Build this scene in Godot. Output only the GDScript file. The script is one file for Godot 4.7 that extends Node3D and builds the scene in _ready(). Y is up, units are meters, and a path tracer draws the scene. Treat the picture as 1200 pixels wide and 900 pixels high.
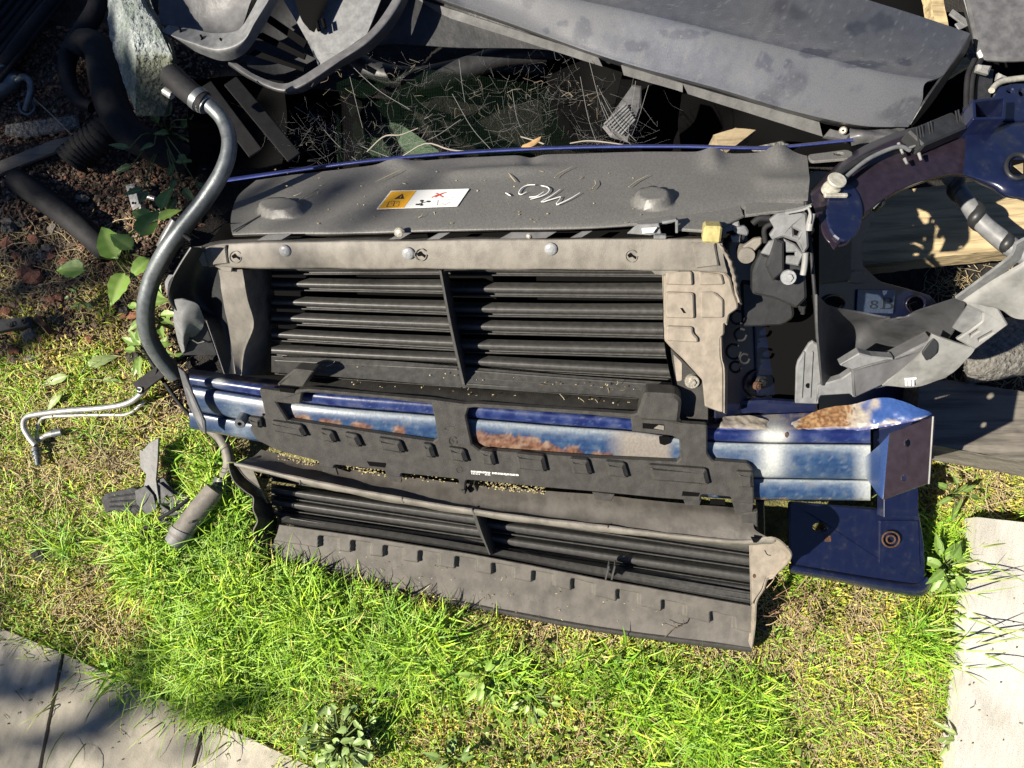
extends Node3D
# A wrecked car front end lying on grass, seen from above by someone standing in front of it. Metres, y up.
const FOC := 873.0          # focal length of the photograph in its own pixels (1200 x 900)
const EYE := 1.6            # camera height
const PITCH := 76.0
var sp := sin(deg_to_rad(PITCH))
var cp := cos(deg_to_rad(PITCH))
var eye := Vector3(0, EYE, 0)
var rng := RandomNumberGenerator.new()
var nz := FastNoiseLite.new()
var taken := {}
var M := {}

# ------------------------------------------------------------------ measuring
func P(px: float, py: float, d: float) -> Vector3:
	var u := (px - 600.0) / FOC
	var v := (py - 450.0) / FOC
	return Vector3(u * d, EYE - d * (sp + v * cp), -d * (cp - v * sp))

func G(px: float, py: float, h := 0.0) -> Vector3:      # the point at height h
	return P(px, py, (EYE - h) / (sp + (py - 450.0) / FOC * cp))

func seen(p: Vector3) -> Vector2:
	var q := p - eye
	var d := -q.y * sp - q.z * cp
	var t := -q.y * cp + q.z * sp
	return Vector2(600.0 + FOC * q.x / d, 450.0 + FOC * t / d)

class Sheet:                                            # a plane in space
	var n: Vector3
	var at: Vector3
	var root
	func pt(px: float, py: float, q := 0.0) -> Vector3:   # q metres proud of the plane
		var r: Vector3 = root.P(px, py, 1.0) - root.eye
		return root.eye + r * (n.dot(at + n * q - root.eye) / n.dot(r))

func sheet(x0, y0, d0, x1, y1, d1, x2, y2, d2) -> Sheet:
	var s := Sheet.new()
	var a := P(x0, y0, d0)
	s.root = self
	s.at = a
	s.n = (P(x1, y1, d1) - a).cross(P(x2, y2, d2) - a).normalized()
	if s.n.dot(eye - a) < 0: s.n = -s.n
	return s

func v2(l: Array) -> PackedVector2Array:
	var o := PackedVector2Array()
	for k in range(0, l.size(), 2): o.append(Vector2(l[k], l[k + 1]))
	return o

func on(s: Sheet, l: Array, q := 0.0) -> PackedVector3Array:   # [x, y, x, y ...] laid on a sheet
	var o := PackedVector3Array()
	for k in range(0, l.size(), 2): o.append(s.pt(l[k], l[k + 1], q))
	return o

func onq(s: Sheet, l: Array) -> PackedVector3Array:            # [x, y, q ...]
	var o := PackedVector3Array()
	for k in range(0, l.size(), 3): o.append(s.pt(l[k], l[k + 1], l[k + 2]))
	return o

func ond(l: Array) -> PackedVector3Array:                      # [x, y, distance ...]
	var o := PackedVector3Array()
	for k in range(0, l.size(), 3): o.append(P(l[k], l[k + 1], l[k + 2]))
	return o

func ong(l: Array) -> PackedVector3Array:                      # [x, y, height ...]
	var o := PackedVector3Array()
	for k in range(0, l.size(), 3): o.append(G(l[k], l[k + 1], l[k + 2]))
	return o

func rounded(p: PackedVector2Array, r: float, k := 3) -> PackedVector2Array:
	var o := PackedVector2Array()
	var m := p.size()
	for j in m:
		var a := p[(j + m - 1) % m]
		var b := p[j]
		var c := p[(j + 1) % m]
		var f := minf(r, 0.45 * minf(a.distance_to(b), b.distance_to(c)))
		var s := b + (a - b).normalized() * f
		var e := b + (c - b).normalized() * f
		for t in k + 1:
			var w := float(t) / k
			o.append(s.lerp(b, w).lerp(b.lerp(e, w), w))
	return o

func spline(p: PackedVector3Array, m: int) -> PackedVector3Array:   # m + 1 points evenly along a smooth curve
	var fine := PackedVector3Array()
	var c := p.size()
	if c == 2:
		for k in m + 1: fine.append(p[0].lerp(p[1], float(k) / m))
		return fine
	for j in c - 1:
		var a: Vector3 = p[j - 1] if j > 0 else p[0] * 2.0 - p[1]
		var e: Vector3 = p[j + 2] if j + 2 < c else p[c - 1] * 2.0 - p[c - 2]
		for t in 8: fine.append(p[j].cubic_interpolate(p[j + 1], a, e, t / 8.0))
	fine.append(p[c - 1])
	return even(fine, m)

func even(fine: PackedVector3Array, m: int) -> PackedVector3Array:
	var len := PackedFloat32Array([0.0])
	for j in range(1, fine.size()): len.append(len[j - 1] + fine[j].distance_to(fine[j - 1]))
	var o := PackedVector3Array()
	var j := 0
	for k in m + 1:
		var at := len[-1] * k / m
		while j < fine.size() - 2 and len[j + 1] < at: j += 1
		var seg := len[j + 1] - len[j]
		o.append(fine[j].lerp(fine[j + 1], clampf((at - len[j]) / seg if seg > 0 else 0.0, 0, 1)))
	return o

func lin(r: float, g: float, b: float) -> Color:
	return Color(r, g, b).linear_to_srgb()

func nv(p: Vector3, f: float) -> float:                        # noise, about -1 .. 1
	return clampf(nz.get_noise_3d(p.x * f * 10.0, p.y * f * 10.0, p.z * f * 10.0) * 1.7, -1, 1)

# ------------------------------------------------------------------ building meshes
class Geo:
	var v := PackedVector3Array()
	var n := PackedVector3Array()
	var c := PackedColorArray()
	var i := PackedInt32Array()
	var hue := Color.WHITE
	func add(p: Vector3, m: Vector3, col = null) -> int:
		v.append(p)
		n.append(m)
		c.append(hue if col == null else col)
		return v.size() - 1
	func tri(a: int, b: int, d: int):
		var g := (v[b] - v[a]).cross(v[d] - v[a])
		i.append(a)
		if g.dot(n[a] + n[b] + n[d]) > 0:
			i.append(d)
			i.append(b)
		else:
			i.append(b)
			i.append(d)
	func face(p: Array, out: Vector3):                         # flat polygon fan, turned to face out
		var m: Vector3 = (p[1] - p[0]).cross(p[2] - p[0]).normalized()
		if m.length() < 0.5 and p.size() > 3: m = (p[2] - p[0]).cross(p[3] - p[0]).normalized()
		if m.dot(out) < 0: m = -m
		var a := add(p[0], m)
		for k in range(1, p.size()): add(p[k], m)
		for k in range(1, p.size() - 1): tri(a, a + k, a + k + 1)
	func box(t: Transform3D, size: Vector3, b := 0.002):       # chamfered box
		var h := size / 2
		b = minf(b, 0.45 * minf(h.x, minf(h.y, h.z)))
		var g := h - Vector3.ONE * b
		var o := t.origin
		for ax in 3:
			for s in [-1.0, 1.0]:
				var f := []
				for w in [[-1, -1], [1, -1], [1, 1], [-1, 1]]:
					var p := Vector3.ZERO
					p[ax] = s * h[ax]
					p[(ax + 1) % 3] = w[0] * g[(ax + 1) % 3]
					p[(ax + 2) % 3] = w[1] * g[(ax + 2) % 3]
					f.append(t * p)
				face(f, (f[0] + f[2]) / 2 - o)
			var e1 := (ax + 1) % 3
			var e2 := (ax + 2) % 3
			for s1 in [-1.0, 1.0]:
				for s2 in [-1.0, 1.0]:
					var f := []
					for w in [[-1, 0], [1, 0], [1, 1], [-1, 1]]:
						var p := Vector3.ZERO
						p[ax] = w[0] * g[ax]
						p[e1] = s1 * (h[e1] if w[1] == 0 else g[e1])
						p[e2] = s2 * (g[e2] if w[1] == 0 else h[e2])
						f.append(t * p)
					face(f, (f[0] + f[2]) / 2 - o)
		for sx in [-1.0, 1.0]:
			for sy in [-1.0, 1.0]:
				for sz in [-1.0, 1.0]:
					face([t * Vector3(sx * h.x, sy * g.y, sz * g.z), t * Vector3(sx * g.x, sy * h.y, sz * g.z), t * Vector3(sx * g.x, sy * g.y, sz * h.z)], t.basis * Vector3(sx, sy, sz))
	func grid(rows: Array, toward: Vector3, thick := 0.0, cols = null):   # smooth sheet; rows of equal length
		var R := rows.size()
		var C: int = rows[0].size()
		var nor := []
		var sum := 0.0
		for r in R:
			var line := PackedVector3Array()
			for k in C:
				var du: Vector3 = rows[r][mini(k + 1, C - 1)] - rows[r][maxi(k - 1, 0)]
				var dv: Vector3 = rows[mini(r + 1, R - 1)][k] - rows[maxi(r - 1, 0)][k]
				var m := du.cross(dv).normalized()
				line.append(m)
				sum += m.dot(toward - rows[r][k])
			nor.append(line)
		var sg := 1.0 if sum >= 0 else -1.0
		for side in (2 if thick > 0 else 1):
			var base := v.size()
			var k2 := sg * (1.0 if side == 0 else -1.0)
			for r in R:
				for k in C:
					var m: Vector3 = nor[r][k]
					add(rows[r][k] if side == 0 else rows[r][k] - m * sg * thick, m * k2, null if cols == null else cols[r][k])
			for r in R - 1:
				for k in C - 1:
					var a := base + r * C + k
					tri(a, a + 1, a + C)
					tri(a + 1, a + C + 1, a + C)
		if thick > 0:
			var mid: Vector3 = rows[R / 2][C / 2]
			var ring := []
			for k in C: ring.append([0, k])
			for r in range(1, R): ring.append([r, C - 1])
			for k in range(C - 2, -1, -1): ring.append([R - 1, k])
			for r in range(R - 2, 0, -1): ring.append([r, 0])
			var keep := hue
			for j in ring.size():
				var a = ring[j]
				var b = ring[(j + 1) % ring.size()]
				var p: Vector3 = rows[a[0]][a[1]]
				var q: Vector3 = rows[b[0]][b[1]]
				if p.distance_to(q) < 1e-6: continue
				if cols != null: hue = cols[a[0]][a[1]]
				face([p, q, q - nor[b[0]][b[1]] * sg * thick, p - nor[a[0]][a[1]] * sg * thick], (p + q) / 2 - mid)
			hue = keep
	func tube(path: PackedVector3Array, radii: Array, sides := 8, cap := true):
		var m := path.size()
		var up := Vector3(0.3, 0.9, 0.2).normalized()
		var base := v.size()
		for k in m:
			var t: Vector3 = (path[mini(k + 1, m - 1)] - path[maxi(k - 1, 0)]).normalized()
			var x := t.cross(up)
			if x.length() < 0.05: x = t.cross(Vector3(1, 0.1, 0.3))
			x = x.normalized()
			up = x.cross(t).normalized()
			var f := float(k) / maxi(m - 1, 1) * (radii.size() - 1)
			var r0 := mini(int(f), radii.size() - 1)
			var r := lerpf(radii[r0], radii[mini(r0 + 1, radii.size() - 1)], f - r0)
			for s in sides:
				var a := TAU * s / sides
				var d := x * cos(a) + up * sin(a)
				add(path[k] + d * r, d)
		for k in m - 1:
			for s in sides:
				var a := base + k * sides + s
				var b := base + k * sides + (s + 1) % sides
				tri(a, b, a + sides)
				tri(b, b + sides, a + sides)
		if cap:
			for e in 2:
				var k := 0 if e == 0 else m - 1
				var out: Vector3 = path[k] - path[1 if e == 0 else m - 2]
				var f := []
				for s in sides: f.append(v[base + k * sides + s])
				face(f, out)
	func lathe(t: Transform3D, prof: Array, sides := 16):       # [radius, height ...] about the local z axis
		for k in prof.size() / 2 - 1:
			var r0: float = prof[2 * k]
			var h0: float = prof[2 * k + 1]
			var r1: float = prof[2 * k + 2]
			var h1: float = prof[2 * k + 3]
			var sl := Vector2(h1 - h0, r0 - r1).normalized()
			var base := v.size()
			for s in sides + 1:
				var a := TAU * s / sides
				var d := Vector3(cos(a), sin(a), 0)
				var m := t.basis * (d * sl.x + Vector3(0, 0, sl.y))
				add(t * (d * r0 + Vector3(0, 0, h0)), m.normalized())
				add(t * (d * r1 + Vector3(0, 0, h1)), m.normalized())
			for s in sides:
				var a := base + 2 * s
				if r0 > 1e-6: tri(a, a + 2, a + 1)
				if r1 > 1e-6: tri(a + 1, a + 2, a + 3)
	func lump(t: Transform3D, rough: float, noise: FastNoiseLite, seed_at: Vector3, k := 8):   # a broken stone: noisy ball in t, flat facets
		var pts := []
		for r in k + 1:
			var line := []
			var th := PI * r / k
			for s in k * 2:
				var ph := TAU * s / (k * 2)
				var d := Vector3(sin(th) * cos(ph), cos(th), sin(th) * sin(ph))
				line.append(t * (d * (1.0 + rough * noise.get_noise_3dv((d * 1.3 + seed_at * 7.0) * 110.0) * 2.0)))
			pts.append(line)
		for r in k:
			for s in k * 2:
				var s2 := (s + 1) % (k * 2)
				var cen: Vector3 = pts[r][s] - t.origin
				if r < k - 1: face([pts[r][s], pts[r + 1][s], pts[r + 1][s2]], cen)
				if r > 0: face([pts[r][s], pts[r + 1][s2], pts[r][s2]], cen)
	func plate(s: Sheet, pts: PackedVector2Array, q: float, thick: float, bev := 0.0, holes := []):
		# a flat piece lying on a sheet: outline in the photograph's pixels, front face q proud, thick deep
		var loops := [pts]
		loops.append_array(holes)
		if not Geometry2D.is_polygon_clockwise(pts): pts.reverse()
		loops[0] = pts
		var front := []
		var outs := []
		for li in loops.size():
			var lp: PackedVector2Array = loops[li]
			if li > 0 and Geometry2D.is_polygon_clockwise(lp): lp.reverse()
			loops[li] = lp
			var m := lp.size()
			var outer := []
			for p in lp: outer.append(s.pt(p.x, p.y, q))
			var inner := []
			for k in m:
				var a: Vector3 = (outer[k] - outer[(k + m - 1) % m]).normalized()
				var b: Vector3 = (outer[(k + 1) % m] - outer[k]).normalized()
				var na := s.n.cross(a)
				var nb := s.n.cross(b)
				var w := (na + nb).normalized()
				inner.append(outer[k] + w * bev / maxf(w.dot(na), 0.5))
			# which way is inwards?  test on the first edge against the polygon's turning
			var area := 0.0
			for k in m: area += s.n.dot((outer[k] - outer[0]).cross(outer[(k + 1) % m] - outer[0]))
			var want := 1.0 if li == 0 else -1.0
			if area * want < 0:
				for k in m: inner[k] = outer[k] * 2.0 - inner[k]
			front.append(inner)
			outs.append(outer)
			var cen := Vector3.ZERO
			for p in outer: cen += p / m
			for k in m:
				var k2 := (k + 1) % m
				var side: Vector3 = (outer[k2] - outer[k]).cross(s.n)
				if side.dot((outer[k] - inner[k]) if bev > 0 else Vector3.ZERO) < 0: side = -side
				if bev == 0:
					side = (outer[k2] - outer[k]).cross(s.n) * (1.0 if area * want > 0 else -1.0)
				var lo := s.n * thick
				var be := s.n * minf(bev, thick * 0.5)
				if bev > 0: face([inner[k], inner[k2], outer[k2] - be, outer[k] - be], s.n + side.normalized())
				else: be = Vector3.ZERO
				face([outer[k] - be, outer[k2] - be, outer[k2] - lo, outer[k] - lo], side)
		# front and back faces, holes joined by a seam
		var flat := PackedVector2Array()
		var pos := []
		var ex: Vector3 = (outs[0][1] - outs[0][0]).normalized()
		var ey := s.n.cross(ex)
		for k in outs[0].size():
			flat.append(Vector2(ex.dot(outs[0][k]), ey.dot(outs[0][k])) * 1000.0)
			pos.append(front[0][k])
		for li in range(1, front.size()):
			var hole := PackedVector2Array()
			for p in outs[li]: hole.append(Vector2(ex.dot(p), ey.dot(p)) * 1000.0)
			var best := [0, 0, 1e9]
			for a in flat.size():
				for b in hole.size():
					var dd: float = flat[a].distance_to(hole[b])
					if dd < best[2]:
						var blocked := false
						for e in flat.size():
							var e2 := (e + 1) % flat.size()
							if e != a and e2 != a and Geometry2D.segment_intersects_segment(flat[a], hole[b], flat[e], flat[e2]) != null:
								blocked = true
								break
						if not blocked: best = [a, b, dd]
			var nf := PackedVector2Array()
			var npos := []
			var A: int = best[0]
			var B: int = best[1]
			var H := hole.size()
			for a in A + 1:
				nf.append(flat[a])
				npos.append(pos[a])
			for b in H:
				nf.append(hole[(B + b) % H])
				npos.append(front[li][(B + b) % H])
			nf.append(hole[B].lerp(hole[(B + H - 1) % H], 0.002))
			npos.append(front[li][B])
			nf.append(flat[A].lerp(flat[(A + 1) % flat.size()], 0.002))
			npos.append(pos[A])
			for a in range(A + 1, flat.size()):
				nf.append(flat[a])
				npos.append(pos[a])
			flat = nf
			pos = npos
		var ids := Geometry2D.triangulate_polygon(flat)
		if ids.is_empty(): print("plate not triangulated ", pts.size(), " ", pts[0])
		for side in 2:
			var base := v.size()
			for p in pos: add(p if side == 0 else p - s.n * thick, s.n if side == 0 else -s.n)
			for k in range(0, ids.size(), 3): tri(base + ids[k], base + ids[k + 1], base + ids[k + 2])
	func mesh() -> ArrayMesh:
		return shifted(Vector3.ZERO)
	func shifted(o: Vector3) -> ArrayMesh:
		var w := v.duplicate()
		if o != Vector3.ZERO:
			for k in w.size(): w[k] -= o
		var a := []
		a.resize(Mesh.ARRAY_MAX)
		a[Mesh.ARRAY_VERTEX] = w
		a[Mesh.ARRAY_NORMAL] = n
		a[Mesh.ARRAY_COLOR] = c
		a[Mesh.ARRAY_INDEX] = i
		var m := ArrayMesh.new()
		m.add_surface_from_arrays(Mesh.PRIMITIVE_TRIANGLES, a)
		return m

func loft(g: Geo, rows: Array, nu: int, sub := 1, thick := 0.0, disp = null, colf = null):
	# rows are curves (PackedVector3Array); sub > 1 also rounds between the rows
	var even_rows := []
	for r in rows: even_rows.append(spline(r, nu))
	var out := []
	if sub == 1: out = even_rows
	else:
		var n := (even_rows.size() - 1) * sub
		for k in n + 1: out.append(PackedVector3Array())
		for u in nu + 1:
			var col := PackedVector3Array()
			for r in even_rows: col.append(r[u])
			if col.size() == 2:
				for k in n + 1: out[k].append(col[0].lerp(col[1], float(k) / n))
			else:
				for j in col.size() - 1:
					var a: Vector3 = col[j - 1] if j > 0 else col[0] * 2.0 - col[1]
					var e: Vector3 = col[j + 2] if j + 2 < col.size() else col[-1] * 2.0 - col[-2]
					for t in sub: out[j * sub + t].append(col[j].cubic_interpolate(col[j + 1], a, e, float(t) / sub))
				out[n].append(col[-1])
	if disp != null:
		var R := out.size()
		var moved := []
		for r in R:
			var line := PackedVector3Array()
			for k in nu + 1:
				var du: Vector3 = out[r][mini(k + 1, nu)] - out[r][maxi(k - 1, 0)]
				var dv: Vector3 = out[mini(r + 1, R - 1)][k] - out[maxi(r - 1, 0)][k]
				var m := du.cross(dv).normalized()
				if m.dot(eye - out[r][k]) < 0: m = -m
				line.append(out[r][k] + m * disp.call(float(k) / nu, float(r) / maxi(R - 1, 1), out[r][k]))
			moved.append(line)
		out = moved
	var cols = null
	if colf != null:
		cols = []
		for r in out.size():
			var line := []
			for k in nu + 1: line.append(colf.call(float(k) / nu, float(r) / maxi(out.size() - 1, 1), out[r][k]))
			cols.append(line)
	g.grid(out, eye, thick, cols)

# ------------------------------------------------------------------ putting things into the scene
func numbered(called: String) -> String:
	if not taken.has(called):
		taken[called] = 0
		return called
	taken[called] += 1
	return "%s_%03d" % [called, taken[called]]

func thing(called: String, label: String, category: String, at := Vector3.ZERO, group := "") -> Node3D:
	var o := Node3D.new()
	o.name = numbered(called)
	add_child(o)
	o.position = at
	tag(o, label, category, group)
	return o

func tag(o: Node3D, label: String, category: String, group := ""):
	o.set_meta("label", label)
	o.set_meta("category", category)
	if group != "": o.set_meta("group", group)

func origin(o: Node) -> Vector3:
	var s := Vector3.ZERO
	while o != null and o != self:
		s += o.position
		o = o.get_parent()
	return s

func part(called: String, g: Geo, m: Material, parent: Node3D) -> MeshInstance3D:
	var o := MeshInstance3D.new()
	o.name = called
	o.mesh = g.shifted(origin(parent))
	o.material_override = m
	parent.add_child(o, true)
	return o

func single(called: String, g: Geo, m: Material, label: String, category: String, group := "") -> MeshInstance3D:
	var lo := g.v[0]
	var hi := g.v[0]
	for p in g.v:
		lo = lo.min(p)
		hi = hi.max(p)
	var at := Vector3((lo.x + hi.x) / 2, lo.y, (lo.z + hi.z) / 2)
	var o := MeshInstance3D.new()
	o.name = numbered(called)
	o.mesh = g.shifted(at)
	o.material_override = m
	o.position = at
	add_child(o)
	tag(o, label, category, group)
	return o

func frame(at: Vector3, z: Vector3, x := Vector3(1, 0.02, 0.01)) -> Transform3D:   # a basis whose z is given
	z = z.normalized()
	var y := z.cross(x).normalized()
	return Transform3D(Basis(y.cross(z).normalized(), y, z), at)

func beam(g: Geo, a: Vector3, b: Vector3, w: float, h: float, up := Vector3.UP, bev := 0.002):   # a bar from a to b
	var x := (b - a).normalized()
	var y := (up - x * up.dot(x)).normalized()
	g.box(Transform3D(Basis(x, y, x.cross(y)), (a + b) / 2), Vector3(a.distance_to(b), h, w), bev)

# ------------------------------------------------------------------ materials
func noise_tex(size: int, freq: float, oct: int, ramp: Array, seed_at: int, normal := 0.0, kind := FastNoiseLite.TYPE_SIMPLEX_SMOOTH) -> NoiseTexture2D:
	var f := FastNoiseLite.new()
	f.noise_type = kind
	f.frequency = freq
	f.fractal_octaves = oct
	f.fractal_gain = 0.62
	f.seed = seed_at
	var t := NoiseTexture2D.new()
	t.width = size
	t.height = size
	t.seamless = true
	t.noise = f
	if normal > 0:
		t.as_normal_map = true
		t.bump_strength = normal
	else:
		var gr := Gradient.new()
		var off := PackedFloat32Array()
		var cl := PackedColorArray()
		for k in ramp.size() / 2:
			off.append(ramp[2 * k])
			var w = ramp[2 * k + 1]
			cl.append(w if w is Color else Color(w, w, w))
		gr.offsets = off
		gr.colors = cl
		t.color_ramp = gr
	return t

func mat(col: Color, rough: float, tex = null, scale := 1.0, normal = null, ns := 1.0, vertex := false) -> StandardMaterial3D:
	var m := StandardMaterial3D.new()
	m.albedo_color = col
	m.roughness = rough
	m.uv1_triplanar = true
	m.uv1_scale = Vector3.ONE * scale
	if tex != null: m.albedo_texture = tex
	if normal != null:
		m.normal_enabled = true
		m.normal_texture = normal
		m.normal_scale = ns
	m.vertex_color_use_as_albedo = vertex
	return m

func materials():
	var dust := noise_tex(512, 0.03, 6, [0.0, 0.72, 0.4, 0.86, 0.6, 0.94, 0.8, 1.0, 1.0, 1.0], 3)
	var speck := noise_tex(512, 0.09, 4, [0.0, 0.5, 0.4, 0.75, 0.62, 0.85, 0.78, 1.0, 1.0, 1.0], 5)
	var stain := noise_tex(512, 0.014, 7, [0.0, 0.72, 0.35, 0.84, 0.5, 0.93, 0.7, 1.0, 1.0, 0.95], 9)
	var fine := noise_tex(512, 0.12, 4, [0.0, 0.78, 0.4, 0.9, 0.62, 0.95, 0.78, 1.0, 1.0, 1.0], 6)
	var grain_n := noise_tex(512, 0.25, 3, [], 11, 2.0)
	var scuff_n := noise_tex(512, 0.02, 5, [], 13, 3.0)
	var rock_n := noise_tex(512, 0.05, 6, [], 15, 9.0)
	M.cover = mat(lin(0.155, 0.152, 0.145), 0.46, fine, 2.6, grain_n, 0.3)
	M.bar = mat(lin(0.215, 0.197, 0.17), 0.6, stain, 3.4, grain_n, 0.3)
	M.flange = mat(lin(0.31, 0.268, 0.218), 0.65, dust, 2.5, scuff_n, 0.3)
	M.black = mat(lin(0.062, 0.060, 0.056), 0.55, dust, 3.0, grain_n, 0.5)
	M.slat = mat(lin(0.078, 0.077, 0.074), 0.42, dust, 4.0, scuff_n, 0.15)
	M.black.metallic_specular = 0.35
	M.lip = mat(lin(0.125, 0.115, 0.102), 0.6, stain, 2.6, scuff_n, 0.35)
	M.void = mat(lin(0.005, 0.005, 0.005), 0.8)  # near-black for holes, backings and gaps: their shade put into the colour
	M.void.metallic_specular = 0.12
	M.shade = mat(lin(0.012, 0.012, 0.013), 0.6, dust, 3.0)
	M.shade.metallic_specular = 0.3
	M.darkplastic = mat(lin(0.03, 0.031, 0.033), 0.45, dust, 3.0, scuff_n, 0.3)
	M.rubber = mat(lin(0.02, 0.02, 0.022), 0.72, stain, 4.0, scuff_n, 0.6)
	M.rubber.metallic_specular = 0.35
	M.greyplastic = mat(lin(0.21, 0.215, 0.22), 0.5, dust, 3.0, scuff_n, 0.3)
	M.shaded_grey = mat(lin(0.055, 0.056, 0.06), 0.5, stain, 3.0, scuff_n, 0.4)  # the grey bracket plastic darkened: shade of its hollow put into the colour
	M.palegrey = mat(lin(0.27, 0.27, 0.262), 0.55, stain, 3.0, scuff_n, 0.4)
	M.panel = mat(lin(0.12, 0.125, 0.138), 0.34, fine, 2.0, grain_n, 0.35, true)  # grey plastic tinted bluish: reflected sky put into the colour
	M.panel.uv1_scale = Vector3.ONE * 5.0
	M.liner = mat(lin(0.13, 0.13, 0.135), 0.4, dust, 2.0, scuff_n, 0.3)
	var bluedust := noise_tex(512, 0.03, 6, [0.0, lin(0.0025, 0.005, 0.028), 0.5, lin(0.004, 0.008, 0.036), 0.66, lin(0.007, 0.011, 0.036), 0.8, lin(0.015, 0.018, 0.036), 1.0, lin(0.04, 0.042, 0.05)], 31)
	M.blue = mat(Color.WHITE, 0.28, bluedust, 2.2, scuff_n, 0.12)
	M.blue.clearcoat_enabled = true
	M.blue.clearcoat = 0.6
	M.bluerail = mat(lin(0.028, 0.020, 0.030), 0.3, dust, 3.0)
	M.blueedge = mat(lin(0.05, 0.07, 0.26), 0.35, dust, 6.0)
	M.paint = mat(Color.WHITE, 0.33, fine, 3.0, scuff_n, 0.15, true)
	M.steel = mat(lin(0.20, 0.22, 0.23), 0.45, stain, 7.0, scuff_n, 0.3)
	M.steel.metallic = 0.6
	M.alu = mat(lin(0.62, 0.61, 0.58), 0.42, dust, 5.0)
	M.alu.metallic = 0.55
	M.zinc = mat(lin(0.6, 0.56, 0.47), 0.4, speck, 5.0)
	M.zinc.metallic = 0.4
	M.rust = mat(lin(0.12, 0.06, 0.035), 0.85, speck, 4.0, rock_n, 0.5)
	M.white = mat(lin(0.78, 0.78, 0.76), 0.5)
	M.cream = mat(lin(0.46, 0.445, 0.38), 0.5, dust, 6.0)
	M.yellow = mat(lin(0.50, 0.43, 0.18), 0.5, dust, 6.0)
	M.orange = mat(lin(0.85, 0.42, 0.02), 0.45)
	M.ink = mat(lin(0.03, 0.03, 0.03), 0.6)
	M.red = mat(lin(0.5, 0.06, 0.05), 0.5)
	M.chalk = mat(lin(0.75, 0.75, 0.73), 0.8)
	M.tag = mat(lin(0.10, 0.14, 0.22), 0.4, dust, 8.0)
	M.clip = mat(lin(0.32, 0.33, 0.34), 0.45, dust, 9.0)
	var pores := noise_tex(512, 0.16, 3, [0.0, 0.45, 0.2, 0.6, 0.27, 0.9, 0.5, 0.97, 1.0, 1.0], 41)
	M.concrete = mat(Color.WHITE, 0.9, pores, 5.0, rock_n, 0.08, true)
	M.paver = mat(Color.WHITE, 0.9, pores, 7.0, rock_n, 0.12, true)
	M.block = mat(lin(0.42, 0.47, 0.46), 0.95, speck, 2.2, rock_n, 1.3, true)
	M.stone = mat(lin(0.24, 0.23, 0.21), 0.9, speck, 2.0, rock_n, 1.0, true)
	var wood_t := noise_tex(512, 0.02, 5, [0.0, 0.55, 0.4, 0.8, 0.55, 0.92, 1.0, 1.0], 21)
	M.wood = mat(lin(0.34, 0.27, 0.17), 0.8, wood_t, 1.0, scuff_n, 0.6)
	M.wood.uv1_scale = Vector3(0.25, 3, 5)
	M.greywood = mat(lin(0.20, 0.18, 0.15), 0.85, wood_t, 1.0, scuff_n, 0.6)
	M.greywood.uv1_scale = Vector3(0.25, 3, 5)
	M.palewood = mat(lin(0.55, 0.43, 0.24), 0.8, wood_t, 1.0, scuff_n, 0.5)
	M.palewood.uv1_scale = Vector3(0.25, 3, 5)
	M.ground = mat(Color.WHITE, 0.95, speck, 5.0, rock_n, 1.2, true)
	M.leafy = mat(Color.WHITE, 0.45, null, 1.0, null, 1.0, true)
	M.leafy.backlight = Color(0.7, 0.7, 0.7)
	M.grass = mat(Color.WHITE, 0.5, null, 1.0, null, 1.0, true)
	M.grass.backlight = Color(0.55, 0.55, 0.55)
	M.straw = mat(Color.WHITE, 0.8, null, 1.0, null, 1.0, true)
	M.thread = mat(lin(0.17, 0.17, 0.165), 0.8)
	M.net = mat(lin(0.006, 0.013, 0.007), 0.9)
	M.net.metallic_specular = 0.1
	M.trim = mat(lin(0.12, 0.12, 0.12), 0.55, dust, 3.0, scuff_n, 0.4)
	M.stalk = mat(lin(0.38, 0.33, 0.22), 0.8)
	M.brick = mat(Color.WHITE, 0.95, speck, 6.0, rock_n, 0.8, true)
	M.bark = mat(lin(0.10, 0.075, 0.05), 0.95, stain, 2.0, rock_n, 1.0)

# ------------------------------------------------------------------ the car front end
var PF: Sheet
var PC: Sheet
var PA: Sheet
var PL: Sheet
var PR: Sheet

func strip(g: Geo, s: Sheet, rows: Array, nu := 24, sub := 1, thick := 0.0, disp = null, colf = null):   # rows of [x, y, q ...]
	var r := []
	for l in rows: r.append(onq(s, l))
	loft(g, r, nu, sub, thick, disp, colf)

func plate(called: String, m: Material, parent: Node3D, s: Sheet, pts: Array, q: float, thick: float, bev := 0.001, r := 0.0, holes := []) -> MeshInstance3D:
	var g := Geo.new()
	var hl := []
	for h in holes: hl.append(v2(h))
	g.plate(s, rounded(v2(pts), r) if r > 0 else v2(pts), q, thick, bev, hl)
	return part(called, g, m, parent)

func ring_px(x: float, y: float, r: float, k := 12, ry := -1.0) -> Array:
	var o := []
	for j in k:
		o.append(x + r * cos(TAU * j / k))
		o.append(y + (ry if ry > 0 else r) * sin(TAU * j / k))
	return o

func bolt(called: String, m: Material, parent: Node3D, s: Sheet, x: float, y: float, q: float, r: float, parts := 2):
	var g := Geo.new()
	var t := frame(s.pt(x, y, q), s.n)
	g.lathe(t, [0, 0.003, r * 0.95, 0.003, r, 0.002, r, 0.0, r, -0.004], 18)
	if parts > 1: g.lathe(t, [0, r * 0.55, r * 0.5, r * 0.55, r * 0.58, r * 0.45, r * 0.58, 0.003], 6)
	return part(called, g, m, parent)

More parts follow.
